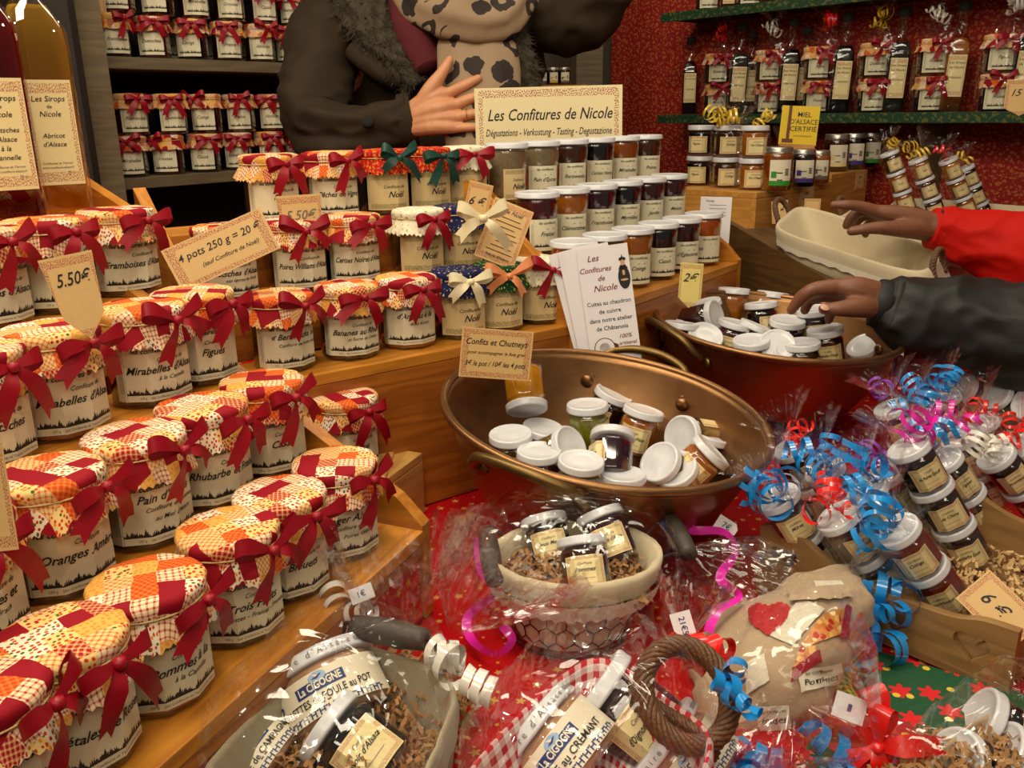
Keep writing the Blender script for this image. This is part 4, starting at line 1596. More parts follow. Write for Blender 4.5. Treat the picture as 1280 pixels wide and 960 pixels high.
J2 = [
 (918, 361, (.06, .93, .3), .012, 'amber', 'Miel', 'tall amber jar by the back rim beside the 2 euro card', 180),
 (967, 366, (.12, .93, .3), .016, 'brown', 'Coings', 'jar at the back rim right of the tall amber one', 180),
 (880, 379, (-.30, .84, .40), .020, 'berry', 'Fraises', 'dark red jar leaning left below the 2 euro card', 150),
 (897, 397, (.72, .15, .6), .030, 'cherry', 'Cerises', 'jar showing its lid edge right of the leaning red one', 150),
 (951, 379, (-.1, .88, .28), .022, 'black', 'Myrtilles', 'black jar leaning back in the centre of the second pan', 40),
 (966, 386, (.50, .5, .5), .040, 'dark', 'Mûres', 'lid standing on edge right of the black jar', 150),
 (921, 403, (.18, .88, .4), .026, 'berry', '*Épinette'.replace('*', ''), 'red jar with the label turned up, front left of the second pan', -5),
 (948, 407, (.35, .84, .36), .028, 'cherry', 'Groseilles', 'dark red jar second in the front row of the second pan', 0),
 (985, 400, (.0, .84, .5), .018, 'plum', 'Prunes', 'upright dark jar with its lid fully visible in the middle', 20),
 (939, 425, (-.1, .82, .5), .034, 'berry', 'Cynorrhodon', 'red jar at the front rim, lid tipped to the viewer', 0),
 (972, 432, (-.15, .45, .88), .036, 'dark', 'Sureau', 'lid facing the viewer at the front rim of the second pan', 180),
 (883, 420, (.1, .6, .78), .040, 'dark', 'Rhubarbe', 'lid facing up at the left front rim of the second pan', 180),
 (1002, 428, (-.1, .88, .42), .030, 'brown', 'Figues', 'brown jar right of the front lid facing the viewer', 20),
 (991, 443, (.1, .6, .78), .046, 'amber', 'Quetsches', 'lid at the front rim below the brown jar', 180),
 (1031, 411, (-.2, .86, .42), .020, 'brown', '~Mirabelles d\'Alsace', 'brown jar labelled Mirabelles d\'Alsace below the hand', 0),
 (1018, 386, (-.16, .88, .38), .000, 'dark', 'Poires', 'dark jar being picked up by the hand', 0),
 (1078, 432, (-.55, .68, .45), .056, 'brown', '~Noix', 'brown jar lying at the right end of the heap', 30),
 (853, 404, (.1, .88, .3), .030, 'cherry', 'Kirsch', 'jar at the left rim of the second pan', 180),
 (856, 395, (.0, .8, .5), .040, 'amber', 'Pommes', 'lid peeping out behind the jar at the left rim', 180),
]
for k, (px, py, ax, sk, jm, tt, lb, tn) in enumerate(J2):
    pan_jar(pc2, n2, px, py, ax, sk, jm, tt, lb, 'small jars heaped in the second copper pan', tn)


# ---------------------------------------------------------------- cards, tags, signs
def card(name, corners_or_mat, w_, h_, lines, mat='tag_card', label=None, cat='price card', shape='rect', thick=.0007, parent=None, group=None):
    """flat printed card; local x right, z up, facing -y. lines: (text, size, x, y, slot, shear)"""
    t = empty(name, corners_or_mat, label, cat, group) if parent is None else put(name, None, parent, corners_or_mat)
    if shape == 'kite':
        pl = [(-w_ * .38, -h_ * .22), (0, -h_ * .5), (w_ * .38, -h_ * .22), (w_ * .5, h_ * .5), (-w_ * .5, h_ * .5)]
    elif shape == 'point':
        pl = [(-w_ / 2, -h_ * .28), (0, -h_ * .5), (w_ / 2, -h_ * .28), (w_ / 2, h_ / 2), (-w_ / 2, h_ / 2)]
    elif shape == 'arrow':
        pl = [(-w_ / 2, -h_ / 2), (w_ * .32, -h_ / 2), (w_ / 2, -h_ * .2), (w_ / 2, h_ * .2), (w_ * .32, h_ / 2), (-w_ / 2, h_ / 2)]
    else:
        pl = [(-w_ / 2, -h_ / 2), (w_ / 2, -h_ / 2), (w_ / 2, h_ / 2), (-w_ / 2, h_ / 2)]
    n = len(pl)
    v = [(x, -thick / 2, y) for x, y in pl] + [(x, thick / 2, y) for x, y in pl]
    uv = [(x / w_ + .5, y / h_ + .5) for x, y in pl] * 2
    f = [tuple(range(n)), tuple(reversed(range(n, 2 * n)))] + [(i, i + n, (i + 1) % n + n, (i + 1) % n) for i in range(n)]
    put('card', MB().add((v, f, uv), 0, False).mesh('card', [M[mat]]), t)
    inks = [M['ink'], M['ink_red'], M['ink_brown'], M['ink_grey'], M['ink_blue'], M['ink_green'], M['white_paper']]
    if lines:
        mb = MB()
        for (s, size, x, y, slot, sh) in lines:
            if isinstance(s, tuple):            # a bar w x h
                a, b = s
                g = ([(-a / 2, -b / 2, 0), (a / 2, -b / 2, 0), (a / 2, b / 2, 0), (-a / 2, b / 2, 0)], [(0, 1, 2, 3)])
            else:
                g = fit_text(s, size, sh, .01, w_ * (.86 if shape == 'rect' else .70) - 2 * abs(x) * .6)
            mb.add(([(x + p[0], -thick / 2 - .0003, y + p[1]) for p in g[0]], g[1]), slot, False)
        put('lettering', mb.mesh('lettering', inks), t)
    return t


def face_cam(pos, roll=0, tilt=0, yaw=0):
    """upright card matrix at pos turned to the camera; roll in its own plane (degrees, clockwise in the picture)"""
    d = pos - CAM
    a = math.atan2(-d.x, d.y)
    return Matrix.Translation(pos) @ Matrix.Rotation(a + R(yaw), 4, 'Z') @ Matrix.Rotation(R(-tilt), 4, 'X') @ Matrix.Rotation(R(roll), 4, 'Y')


# the big sign behind the tasting jars
sp = P(686, 158, 1.80)
card('shop_sign', face_cam(sp, -.6, 2, 2), .300, .155, [
    ('Les Confitures de Nicole', .032, .003, .023, 0, .3), ('Dégustations - Verkostung - Tasting - Degustazione', .0200, 0, -.011, 0, .3)],
    'sign_card', 'long cream sign with red scroll border announcing tastings, behind the tasting jars', 'sign')
# its stand behind
sb = sp + Vector((0, .025, -.16))
board('sign_rest', (sb.x - .1, sb.y + .01, sb.z + .085), (sb.x + .1, sb.y + .01, sb.z + .085), .03, .02, mat='brown_wood', label='dark wooden rail behind the long cream sign', cat='rail')

card('price_card', face_cam(pc1 + n1 * .030 + camdir(-1, 0, 0) * .136 + camdir(0, 0, -1) * .03 + camdir(0, 1, 0) * .042, 7, 4, 6), .088, .062, [
    ('Confits et Chutneys', .0105, 0, .014, 0, .25), ('pour accompagner le foie gras', .0058, 0, .001, 2, .3), ('3€ le pot / 10€ les 4 pots', .0090, 0, -.013, 0, .3)],
    'tag_card', 'card reading Confits et Chutneys clipped to the big copper pan')
card('price_card', face_cam(P(863, 357, 1.41), 2, 4, -4), .036, .072, [('2€', .019, 0, .012, 0, .35)], 'tag_yellow', 'pointed yellow card reading 2€ standing in the second copper pan', shape='point')
card('price_card', face_cam(P(98, 372, .655), -8, 8, 0), .037, .064, [('5.50€', .0135, .001, .014, 0, .35)], 'tag_card', 'kite-shaped card reading 5.50€ by the Mirabelles jar on the left stand', shape='kite')
card('price_card', face_cam(P(378, 287, 1.14), -2, 4, 0), .058, .088, [('5.50€', .017, .001, .018, 3, .3)], 'tag_card', 'kite-shaped card reading 5.50€ in a clear sleeve on the middle stand', shape='kite')
card('price_card', face_cam(P(596, 258, 1.17), 14, 4, 0), .032, .062, [('6 €', .016, 0, .006, 0, .35)], 'tag_card', 'card reading 6 € with a cream bow in front of the christmas jars', shape='point')
bo = put('ribbon_bow', m_bow(77, M['cream_satin'], 1.15), None, face_cam(P(604, 272, 1.155), 0, 0, 0), 'cream satin bow tied on the thread of the 6 euro card', 'bow')
card('price_card', face_cam(P(277, 312, .99), -21, 12, 0), .118, .050, [('4 pots 250 g = 20 €', .0120, .002, .008, 0, .2), ('(sauf Confiture de Noël)', .0068, .008, -.007, 0, .35)], 'tag_card', 'slanted card reading 4 pots 250 g = 20 € in a clear sleeve', shape='rect')
card('note_card', face_cam(P(630, 292, 1.22), 24, 14, 10), .058, .086, [
    ('de Noël', .0082, .004, .030, 0, .3)] + [((.030 + .01 * math.sin(i * 2.1), .0012), 0, .002, .021 - i * .0068, 2, 0) for i in range(8)] + [('Nicole d\'Alsace', .0055, .002, -.034, 0, .3)],
    'tag_card', 'tan note card with small handwriting leaning on the tasting stand', 'note card')
card('price_card', face_cam(P(-24, 618, .50), 0, 6, -20), .030, .07, [], 'tag_card', 'card cut off by the left edge, seen edge-on beside the orange marmalade jar')
card('price_card', face_cam(P(113, 3, 1.95), 2, 0, 0), .062, .04, [((.03, .002), 0, 0, -.004, 2, 0)], 'tag_card', 'small tan card on the grey post at the top left')
card('price_card', face_cam(P(1277, 122, 1.97), 0, 0, 0), .066, .078, [('15 €', .021, 0, .010, 0, .35)], 'tag_card', 'pointed card reading 15 € hanging from the right wall shelf', shape='point')

# leaflets
for k, (px, roll) in enumerate(((736, -15), (744, -12), (762, -8))):
    c = P(px, 385, 1.262 - .006 * k)
    L = [('Les', .0120, -.014, .072, 1, .3), ('Confitures', .0105, -.0125, .056, 1, .3), ('de', .0105, -.006, .043, 1, .3), ('Nicole', .0125, -.002, .029, 1, .3),
         ('Cuites au chaudron', .0085, 0, .008, 0, 0), ('de cuivre', .0085, 0, -.004, 0, 0), ('dans notre atelier', .0085, 0, -.016, 0, 0), ('de Châtenois', .0085, 0, -.028, 0, 0),
         ('100%', .0085, .018, -.042, 1, .3), ('artisanal', .0075, .020, -.052, 1, .3), ('Bio', .007, .018, -.062, 1, 0)] if k == 2 else ([('C', .0125, -.006, .045, 1, .3)] if k == 1 else [])
    t = card('leaflet', face_cam(c, roll, 8, 4), .072, .175, L, 'white_paper', 'white folded leaflet, %s of three, standing before the tasting stand' % ('rearmost', 'middle', 'front one printed')[k], 'leaflet', thick=.0016)
    if k == 2:
        mb = MB()
        def dk(pts, sl): mb.add(([(x + (.005 if x > 0 else 0), -.0013 - .0001 * sl, y) for x, y in pts], [tuple(range(len(pts)))]), sl, False)
        circ = lambda cx, cy, rx, ry, n=20: [(cx + rx * math.cos(2 * PI * i / n), cy + ry * math.sin(2 * PI * i / n)) for i in range(n)]
        dk(circ(.021, .040, .0085, .016), 0)                    # black dress
        dk([(.014, .052), (.028, .052), (.0245, .058), (.0175, .058)], 0)
        dk(circ(.021, .061, .0030, .0040), 1)                   # face
        dk(circ(.021, .066, .0050, .0028), 0)
        dk([(.0195, .067), (.0225, .067), (.0205, .0735)], 0)   # hat point
        dk(circ(.021, .047, .0020, .0040), 1)
        dk(circ(.021, .037, .0055, .0016), 1)                   # hands on the spoon
        # round seal
        for rr, sl in ((.0150, 2), (.0138, 3), (.0090, 2), (.0078, 3)):
            dk(circ(-.014, -.056, rr, rr, 28), sl)
        dk(circ(-.014, -.056, .0048, .0036), 2)
        dk(circ(-.014, -.0495, .0034, .002), 2)
        put('picture', mb.mesh('picture', [M['ink'], plain('figure_skin', S(200, 150, 110)), M['ink_brown'], M['white_paper']]), t)


# ---------------------------------------------------------------- jars on the grey shelf unit
SG = 'cloth-capped jars stacked on the grey shelf unit'
names_far = ['*Mirabelles', '*Framboises', '*Fraises', '*Griottes', '*Quetsches', '*Abricots', '*Cassis', '*Coings']
far_jams = ['dark', 'berry', 'black', 'cherry', 'brown', 'plum']
rb = random.Random(3)
SHS = 1.0
for sh, zsh in enumerate(SZ[:2]):
    for tier in range(3 if sh == 1 else 2):
        for k in range(10):
            q = LU0 + un * (.045 + rb.uniform(-.004, .004) + (.03 if (tier == 2) else 0)) + ua * (.06 + .099 * k + (.02 if tier % 2 else 0))
            z = zsh + .0004 + tier * (BJH + .0008)
            a, b, dd = proj((q.x, q.y, z + .04))
            if a > 400 or b < -45: continue
            shn = ('lower', 'upper')[sh]
            tn = ('bottom', 'second', 'third')[tier]
            cloth_jar('jam_jar', jar_matrix(q, z, rb.uniform(-20, 14)), far_jams[(k + tier) % 6], names_far[(k * 3 + tier + sh) % 8],
                      'cloth-capped jar, %s from left, %s layer, %s grey shelf' % (ordn[k], tn, shn), SG, 'patch', 'crimson',
                      seed=k + tier * 3 + sh, bow_yaw=rb.uniform(-25, 30), cap_turn=rb.uniform(0, 360), lab=('jamfar', .064, .057))
# second rank on the upper shelf, seen between the front jars
for k in range(3):
    q = LU0 + un * .15 + ua * (.25 + .1 * k)
    cloth_jar('jam_jar', jar_matrix(q, SZ[1] + .0004, 0), 'dark', '*Griottes', 'jar in the second rank of the upper grey shelf, %s from the left' % ordn[k], SG, 'patch', None, seed=k, lab=('jamfar', .064, .057))

# ---------------------------------------------------------------- two syrup bottles at the left
def bottle_mesh(w_, h, mat, inner=None, neck=.013):
    """square bottle with rounded corners, shoulders and a long neck"""
    prof = [(w_ * .46, 0), (w_ * .5, .004), (w_ * .5, h * .60), (w_ * .47, h * .66), (w_ * .36, h * .72), (w_ * .24, h * .76), (neck, h * .80), (neck * .95, h * .96), (neck * 1.15, h * .965), (neck * 1.15, h)]
    sq = [1, 1, 1, 1, .8, .45, .1, 0, 0, 0]
    if inner is not None:
        prof = [(max(.004, r - .003), z + (.005 if k == 0 else 0)) for k, (r, z) in enumerate(prof)]
        cut = [k for k, (r, z) in enumerate(prof) if z <= h * inner + 1e-6]
        prof = prof[:len(cut)]
        if prof[-1][1] < h * inner - .002: prof.append((prof[-1][0] * .9, h * inner)); 
    def rfn(an, j):
        if j >= len(sq): return 1
        c, s = abs(math.cos(an)), abs(math.sin(an))
        q = (c ** 7 + s ** 7) ** (-1 / 7)
        return 1 + (q - 1) * sq[j]
    return MB().add(g_lathe(prof, 48, rfn, PI / 4), 0).mesh('bottle_body', [mat])


BOT_H, BOT_W = .305, .066
def syrup_bottle(Mx, liq, lines, label, group, level=.7, cap=True, lab=(.050, .112, .036), h=BOT_H, w_=BOT_W, far=False):
    t = empty('syrup_bottle', Mx, label, 'bottle', group)
    put('glass', cached(('bg', h, w_), lambda: bottle_mesh(w_, h, M['bottle_glass'])), t)
    put('syrup', cached(('bl', h, w_, liq, level), lambda: bottle_mesh(w_, h, M[liq] if liq in M else JAM[liq], level)), t)
    card('label', Matrix.Translation((0, -w_ / 2 - .0008, lab[2] + lab[1] / 2)), lab[0], lab[1], lines, 'label_small', parent=t)
    if cap:
        put('stopper', cached(('bs', h), lambda: MB().add(g_lathe([(.013, h * .975), (.0155, h * .98), (.0155, h * 1.06), (.013, h * 1.07)], 20)).mesh('stopper', [M['dark']])), t)
    return t


def bl(lines, n0='Les Sirops'):
    L = [(n0, .0082, 0, .036, 0, .15), ('de', .0055, 0, .028, 0, .1), ('Nicole', .0082, 0, .020, 0, .2)]
    y = .0045 if len(lines) > 2 else -.003
    for s in lines:
        L.append((s, .0072, 0, y, 0, .25)); y -= .0092
    return L + [('Confitures et Terroir', .0036, 0, -.0325, 3, .2), ('www.confiture-alsace.fr', .0034, 0, -.037, 3, .2), ('25 cl', .0036, .012, -.0425, 3, 0)]
zb = zA[3] - BJH
bz = zA[3] - .012
rowS = Row(oA + vA * (offA[-1] - .105), uA, bz)
bq = []
for px, fb in ((76, 0), (8, .01), (38, -.085)):
    q_, s_ = rowS.at(px)
    q_ = q_ + vA * fb
    bq.append(Vector((q_.x, q_.y, bz)))
p, p2, p3 = bq
syrup_bottle(face_cam(p, 0, 0, 10), 'syrup_gold', bl(['Abricot', 'd\'Alsace']), 'square bottle of golden apricot syrup at the top left corner', 'syrup bottles', .74)
syrup_bottle(face_cam(p2, 0, 0, 10), 'syrup_red', bl(['Quetsches', 'd\'Alsace', 'à la', 'Cannelle']), 'square bottle of red plum and cinnamon syrup cut by the left edge', 'syrup bottles', .72)
syrup_bottle(face_cam(p3, 0, 0, 10), 'syrup_dark', bl(['Cerise']), 'dark syrup bottle standing behind the apricot bottle', 'syrup bottles', .74)
# the wooden rack they stand in
bo_ = (p + p2) / 2
rk = empty('bottle_rack', Matrix.Translation((p.x, p.y, ZT)), 'pine rack behind the left stand carrying the syrup bottles', 'rack')
a_, b_ = Vector((p.x, p.y, 0)) + uA * .05 - vA * .02, Vector((p.x, p.y, 0)) - uA * .5 - vA * .02
board('rack_floor', (a_.x, a_.y, bz - .0004), (b_.x, b_.y, bz - .0004), .125, .014, parent=rk)
e_ = a_ + uA * .009
pl = [(.06, ZT), (.06, bz + .006), (-.05, bz + .062), (-.07, bz + .062), (-.07, ZT)]
m_ = Matrix((vA, Vector((0, 0, 1)), vA.cross(Vector((0, 0, 1))))).transposed().to_4x4()
MB().add(g_outline([pl], .016), 0, False).build('rack_end', M['pine'], rk, rk.matrix_basis.inverted() @ Matrix.Translation((e_.x, e_.y, 0)) @ m_)
f_ = vA * .056
board('rack_front', (a_.x + f_.x, a_.y + f_.y, (ZT + bz) / 2 - .008), (b_.x + f_.x, b_.y + f_.y, (ZT + bz) / 2 - .008), bz - ZT - .018, .012, tuple(vA), 'pine', rk)

# ---------------------------------------------------------------- boxes at the centre right with honey and small pots
def boxP(px, py, d): return P(px, py, d)
k1 = P(946, 241, 2.03); zb1 = k1.z
uD = Vector((.69, .72, 0)).normalized(); vD = Vector((-uD.y, uD.x, 0))
def solid_box(name, label, corner, u, v, lu_, lv, z0, z1, mat='crate_wood', cat='crate', notch=None):
    """box with near corner, edges u*lu and v*lv; four sides and a lid board"""
    c = Vector((corner.x, corner.y, 0))
    t = empty(name, Matrix.Translation(c + (u * lu_ + v * lv) / 2 + Vector((0, 0, z0))), label, cat)
    T = .014
    H = z1 - z0 - T
    zz = z0 + H / 2
    def bd(nm, p, q, wd, up): board(nm, p, q, wd, T, up, mat, t)
    for nm, a, b, n in (('front_panel', c, c + u * lu_, -v), ('side_panel', c + v * T, c + v * (lv - T), -u), ('back_panel', c + v * lv, c + v * lv + u * lu_, v), ('side_panel', c + u * lu_ + v * T, c + u * lu_ + v * (lv - T), u)):
        bd(nm, (a.x, a.y, zz), (b.x, b.y, zz), H - .001, tuple(n))
    a, b = c + v * lv / 2, c + v * lv / 2 + u * lu_
    bd('top_board', (a.x, a.y, z1), (b.x, b.y, z1), lv, (0, 0, 1))
    return t
solid_box('honey_crate', 'pale wooden crate on which honey jars and wrapped pots stand, right of the tasting stand', k1, uD, vD, .40, .235, zb1 - .125, zb1)
k2 = P(1040, 218, 2.36); zb2 = k2.z
solid_box('honey_crate', 'higher pale wooden crate with gold-lidded honey jars, behind the reaching hand', k2, uD, vD, .235, .2, zb2 - .19, zb2)
# plinth below them and the sloping brown side
kp = k1 - uD * .03 + vD * 0
solid_box('plinth', 'dark brown plinth under the honey crates', Vector((k1.x, k1.y, 0)) + vD * .004, uD, vD, .62, .26, ZT + .004, zb1 - .127, 'brown_wood', 'plinth')

# two small paper notes on the crates
for (px, py, d, w_, h_, L, lb) in ((1018, 248, 2.2, .075, .062, [('Miel', .013, 0, .012, 3, .2), ('Fleurs Tilleul Acacia', .0065, 0, -.001, 3, .2), ('Sapin  Forêt', .0065, 0, -.012, 3, .2)], 'faded paper note stuck on the front of the lower honey crate'),
                                   (1091, 226, 2.47, .055, .05, [('Miel', .011, 0, .009, 3, .2), ('7,50 €', .0075, 0, -.006, 3, .2)], 'faded paper note stuck on the higher honey crate')):
    q = P(px, py, d)
    # snap on to the crate's front plane
    o = k1 if px < 1050 else k2
    off = (q - o).dot(vD)
    q = q - vD * (off + .0012)
    q.z += 0
    m = Matrix((uD, vD, Vector((0, 0, 1)))).transposed().to_4x4()
    card('paper_note', Matrix.Translation(q) @ m, w_, h_, L, 'tag_card', lb, 'note')
for (px, py, d, lb, rl) in ((975, 265, 2.0, 'small 2€ card on the near end of the linen basket', -6), (1015, 262, 2.05, 'faded card behind the first linen basket handle', 0)):
    card('price_card', face_cam(P(px, py, d), rl, 3), .036, .05, [('2 €', .015, 0, .004, 0, .3)] if px < 1000 else [], 'tag_card', lb)

# honey jars: silver lid, coloured band label
H_GLASS = m_round_jar(.036, .036, .092, M['glass'])
H_LID = m_lid_mesh(.033, .014, 'steel_lid')
def honey_jar(p, jam, band, label, s=1.0, yaw=14):
    t = empty('honey_jar', face_cam(p, 0, 0, yaw) @ Matrix.Scale(s, 4), label, 'honey jar', 'honey jars on the pale crates')
    put('glass', H_GLASS, t)
    put('honey', cached(('hj', jam), lambda: m_round_jar(.036, .036, .092, JAM[jam], True)), t)
    put('lid', H_LID, t, (0, 0, .086))
    mb = MB()
    def q(s0, s1, z0, z1, slot, off):
        vs = []
        for i in range(9):
            s_ = s0 + (s1 - s0) * i / 8
            vs += [wrap(s_, z0, .036, 0, off), wrap(s_, z1, .036, 0, off)]
        mb.add((vs, [(2 * i, 2 * i + 2, 2 * i + 3, 2 * i + 1) for i in range(8)]), slot)
    q(-.026, .026, .014, .072, 0, .0002)
    q(-.026, .026, .014, .025, 1, .0006)
    q(.006, .022, .030, .064, 0, .0008)
    for i in range(5): q(.009 + .001 * (i % 2), .019 - .001 * (i % 2), .050 - i * .0032, .052 - i * .0032, 2, .0012)
    q(-.022, -.010, .032, .046, 3, .0010)
    q(-.008, .004, .026, .028, 2, .0010)
    q(-.018, .004, .042, .044, 2, .0010)
    put('label', mb.mesh('label', [M['cream_paper'], M[band], M['ink'], M[band]]), t)
    return t
for (px, py, d, jm, bd_, s, lb) in ((970, 233, 2.07, 'honey', 'ink_green', 1.0, 'large honey jar with a green label band, nearest on the lower crate'),
                                  (1001, 231, 2.16, 'dark', 'ink_violet', .9, 'dark honey jar with a violet label band on the lower crate'),
                                  (1021, 229, 2.25, 'amber', 'ink_grey', .82, 'light honey jar with a pale label, third on the lower crate')):
    p = P(px, py, d); p.z = zb1 + .0003
    honey_jar(p, jm, bd_, lb, s)
for (px, py, d, jm, bd_, s, lb) in ((1043, 213, 2.48, 'brown', 'label_small', 1.0, 'honey jar with a yellowish band, first on the higher crate'),
                                  (1064, 211, 2.55, 'dark', 'ink_violet', 1.0, 'honey jar with a dark band, second on the higher crate'),
                                  (1085, 209, 2.62, 'black', 'ink_green', 1.0, 'honey jar with a green band at the right end of the higher crate')):
    p = P(px, py, d); p.z = zb2 + .0003
    honey_jar(p, jm, bd_, lb, s)

# honey sign
t = card('honey_sign', face_cam(P(999, 157, 2.3), 3, 4, 4), .095, .098, [('MIEL', .0175, .011, .027, 0, 0), ('D\'ALSACE', .0175, .011, .009, 0, 0), ('CERTIFIÉ', .0175, .011, -.009, 0, 0), ('www.miel-alsace.fr', .006, .011, -.026, 2, 0)],
         'honey_yellow', 'bright yellow sign certifying honey, standing among the silver-lidded jars', 'sign')
mb = MB()
for (x0, x1, y0, y1) in ((-.030, -.022, -.034, .049), (-.040, -.012, -.044, -.034)):
    mb.add(([(x0, -.0012, y0), (x1, -.0012, y0), (x1, -.0012, y1), (x0, -.0012, y1)], [(0, 1, 2, 3)]), 0, False)
put('dipper_picture', mb.mesh('dipper_picture', [plain('brown_print', S(110, 50, 14))]), t)
put('sign_foot', MB().add(g_box(.09, .03, .03, (0, .012, -.062)), 0, False).mesh('sign_foot', [M['crate_wood']]), t)

# small label-printed bottles on the ledge behind the seller's raised arm
for j, (px, bd_) in enumerate(((678, 'ink_violet'), (692, 'curl_gold'), (706, 'ink_grey'))):
    q = P(px, 104, 2.70); q.z = sb3.z + .0004
    honey_jar(q, 'dark', bd_, 'small dark bottle with pale label on the ledge, %s of three under the raised arm' % ('left', 'middle', 'right')[j], .42 / .5 * .55 + .05, 4)


# ---------------------------------------------------------------- cellophane bags and curled ribbons
def bag(secs, seed=0, n=64, sub=5, amp=.06, close=True):
    """crumpled sheet through (z, rx, ry, dx, dy) sections along z; last sections form the open fan"""
    rnd = random.Random(seed)
    S_ = []
    for a, b in zip(secs[:-1], secs[1:]):
        for k in range(sub):
            t = k / sub
            t = t * t * (3 - 2 * t)
            S_.append([x + (y - x) * t for x, y in zip(a, b)])
    S_.append(list(secs[-1]))
    rmin = min(min(s[1], s[2]) for s in secs[1:])
    jn = min(range(len(S_)), key=lambda j: min(S_[j][1], S_[j][2]) if j > len(S_) * .3 else 9)
    def fn(i, j):
        z, rx, ry, dx, dy = S_[j]
        a = 2 * PI * i / n
        near = math.exp(-abs(j - jn) / 4.5)
        fan = max(0, j - jn) / max(1, len(S_) - 1 - jn)
        q = noise.noise(Vector((math.cos(a) * 2.2, math.sin(a) * 2.2, z * 22 + seed * 5)))
        q2 = math.sin(a * 13 + 2.2 * math.sin(a * 3 + seed)) * .5 + math.sin(a * 23 + seed) * .3
        k = 1 + amp * q * 1.4 + (near * .35 + fan * .28) * q2
        if j > jn: z = z + .35 * rx * fan * noise.noise(Vector((math.cos(a) * 3, math.sin(a) * 3, seed + 9)))
        return (dx + rx * k * math.cos(a), dy + ry * k * math.sin(a), z)
    g = g_grid(fn, n, len(S_) - 1, cu=True)
    if close: g[1].append(tuple(reversed(range(n))))
    return g


def curls(seed, n=4, r=.012, wd=.006, spread=.03, turns=2.2):
    """a cluster of curled gift ribbon round the origin"""
    rnd = random.Random(seed)
    mb = MB()
    for k in range(n):
        th = rnd.uniform(0, 2 * PI)
        el = rnd.uniform(-.5, .7)
        ax = Vector((math.cos(th) * math.cos(el), math.sin(th) * math.cos(el), math.sin(el)))
        x = ax.orthogonal().normalized()
        y = ax.cross(x)
        T = rnd.uniform(.8, 1.2) * turns
        L = rnd.uniform(.7, 1.2) * spread
        rr = rnd.uniform(.75, 1.25) * r
        N = int(16 * T) + 2
        pts, wds = [], []
        ph = rnd.uniform(0, 6.28)
        o = -(x * math.cos(ph) + y * math.sin(ph)) * rr
        for i in range(N + 1):
            t = i / N
            a = 2 * PI * T * t + ph
            q = rr * (1 + .25 * math.sin(3 * t + k))
            pts.append(o + ax * (L * t) + (x * math.cos(a) + y * math.sin(a)) * q)
            wds.append(ax + (x * math.sin(a * .7) + y * math.cos(a)) * .25)
        mb.add(g_strip(pts, wds, wd), 0)
    return mb


def curl_mesh(seed, mat, **k):
    return cached(('curl', seed, mat, tuple(sorted(k.items()))), lambda: curls(seed, **k).mesh('curled_ribbon', [M[mat]]))


BAGS = [MB().add(bag([(-.003, .030, .030, 0, 0), (.03, .031, .031, 0, 0), (.09, .031, .031, 0, 0), (.117, .028, .028, 0, 0), (.128, .014, .014, .001, 0), (.134, .006, .006, .002, 0), (.150, .018, .010, .004, 0), (.182, .046, .018, .006, .004)], s_)).mesh('cellophane', [M['cello']]) for s_ in (1, 2, 3)]
BAG3 = MB().add(bag([(-.003, .030, .030, 0, 0), (.03, .031, .031, 0, 0), (.150, .031, .031, 0, 0), (.174, .028, .028, 0, 0), (.186, .014, .014, .001, 0), (.192, .006, .006, .002, 0), (.206, .018, .010, .004, 0), (.232, .040, .016, .006, .004)], 5)).mesh('cellophane', [M['cello']])
PACKG = 'cellophane wrapped stacks of small jars'


def pack(pos, axis, n, jams, titles, rib, what, sc=.9, seed=0, turn=0, spin=0, far=False, ncurl=4, grp='small jars wrapped in cellophane by the heart tray', rsize=1.0):
    m = frame(pos, axis, spin) @ Matrix.Scale(sc, 4)
    for k in range(n):
        w_ = {2: ('lower', 'upper'), 3: ('lowest', 'middle', 'topmost')}[n][k]
        small_jar('small_jam_jar', m @ Matrix.Translation((0, 0, .0002 + .0580 * k)), jams[k % len(jams)], titles[k % len(titles)],
                  '%s jar of the stack %s' % (w_, what), grp, turn + (k * 9), far)
    t = empty('cellophane_wrap', m, 'cellophane round the stack %s' % what, 'cellophane', 'cellophane wraps of the jar stacks')
    put('sheet', BAG3 if n == 3 else BAGS[seed % 3], t)
    put('curled_ribbon', curl_mesh(seed, 'curl_' + rib, n=ncurl), t, Matrix.Translation((.002, 0, .0745 + .058 * (n - 1) + .003)) @ Matrix.Scale(rsize, 4))


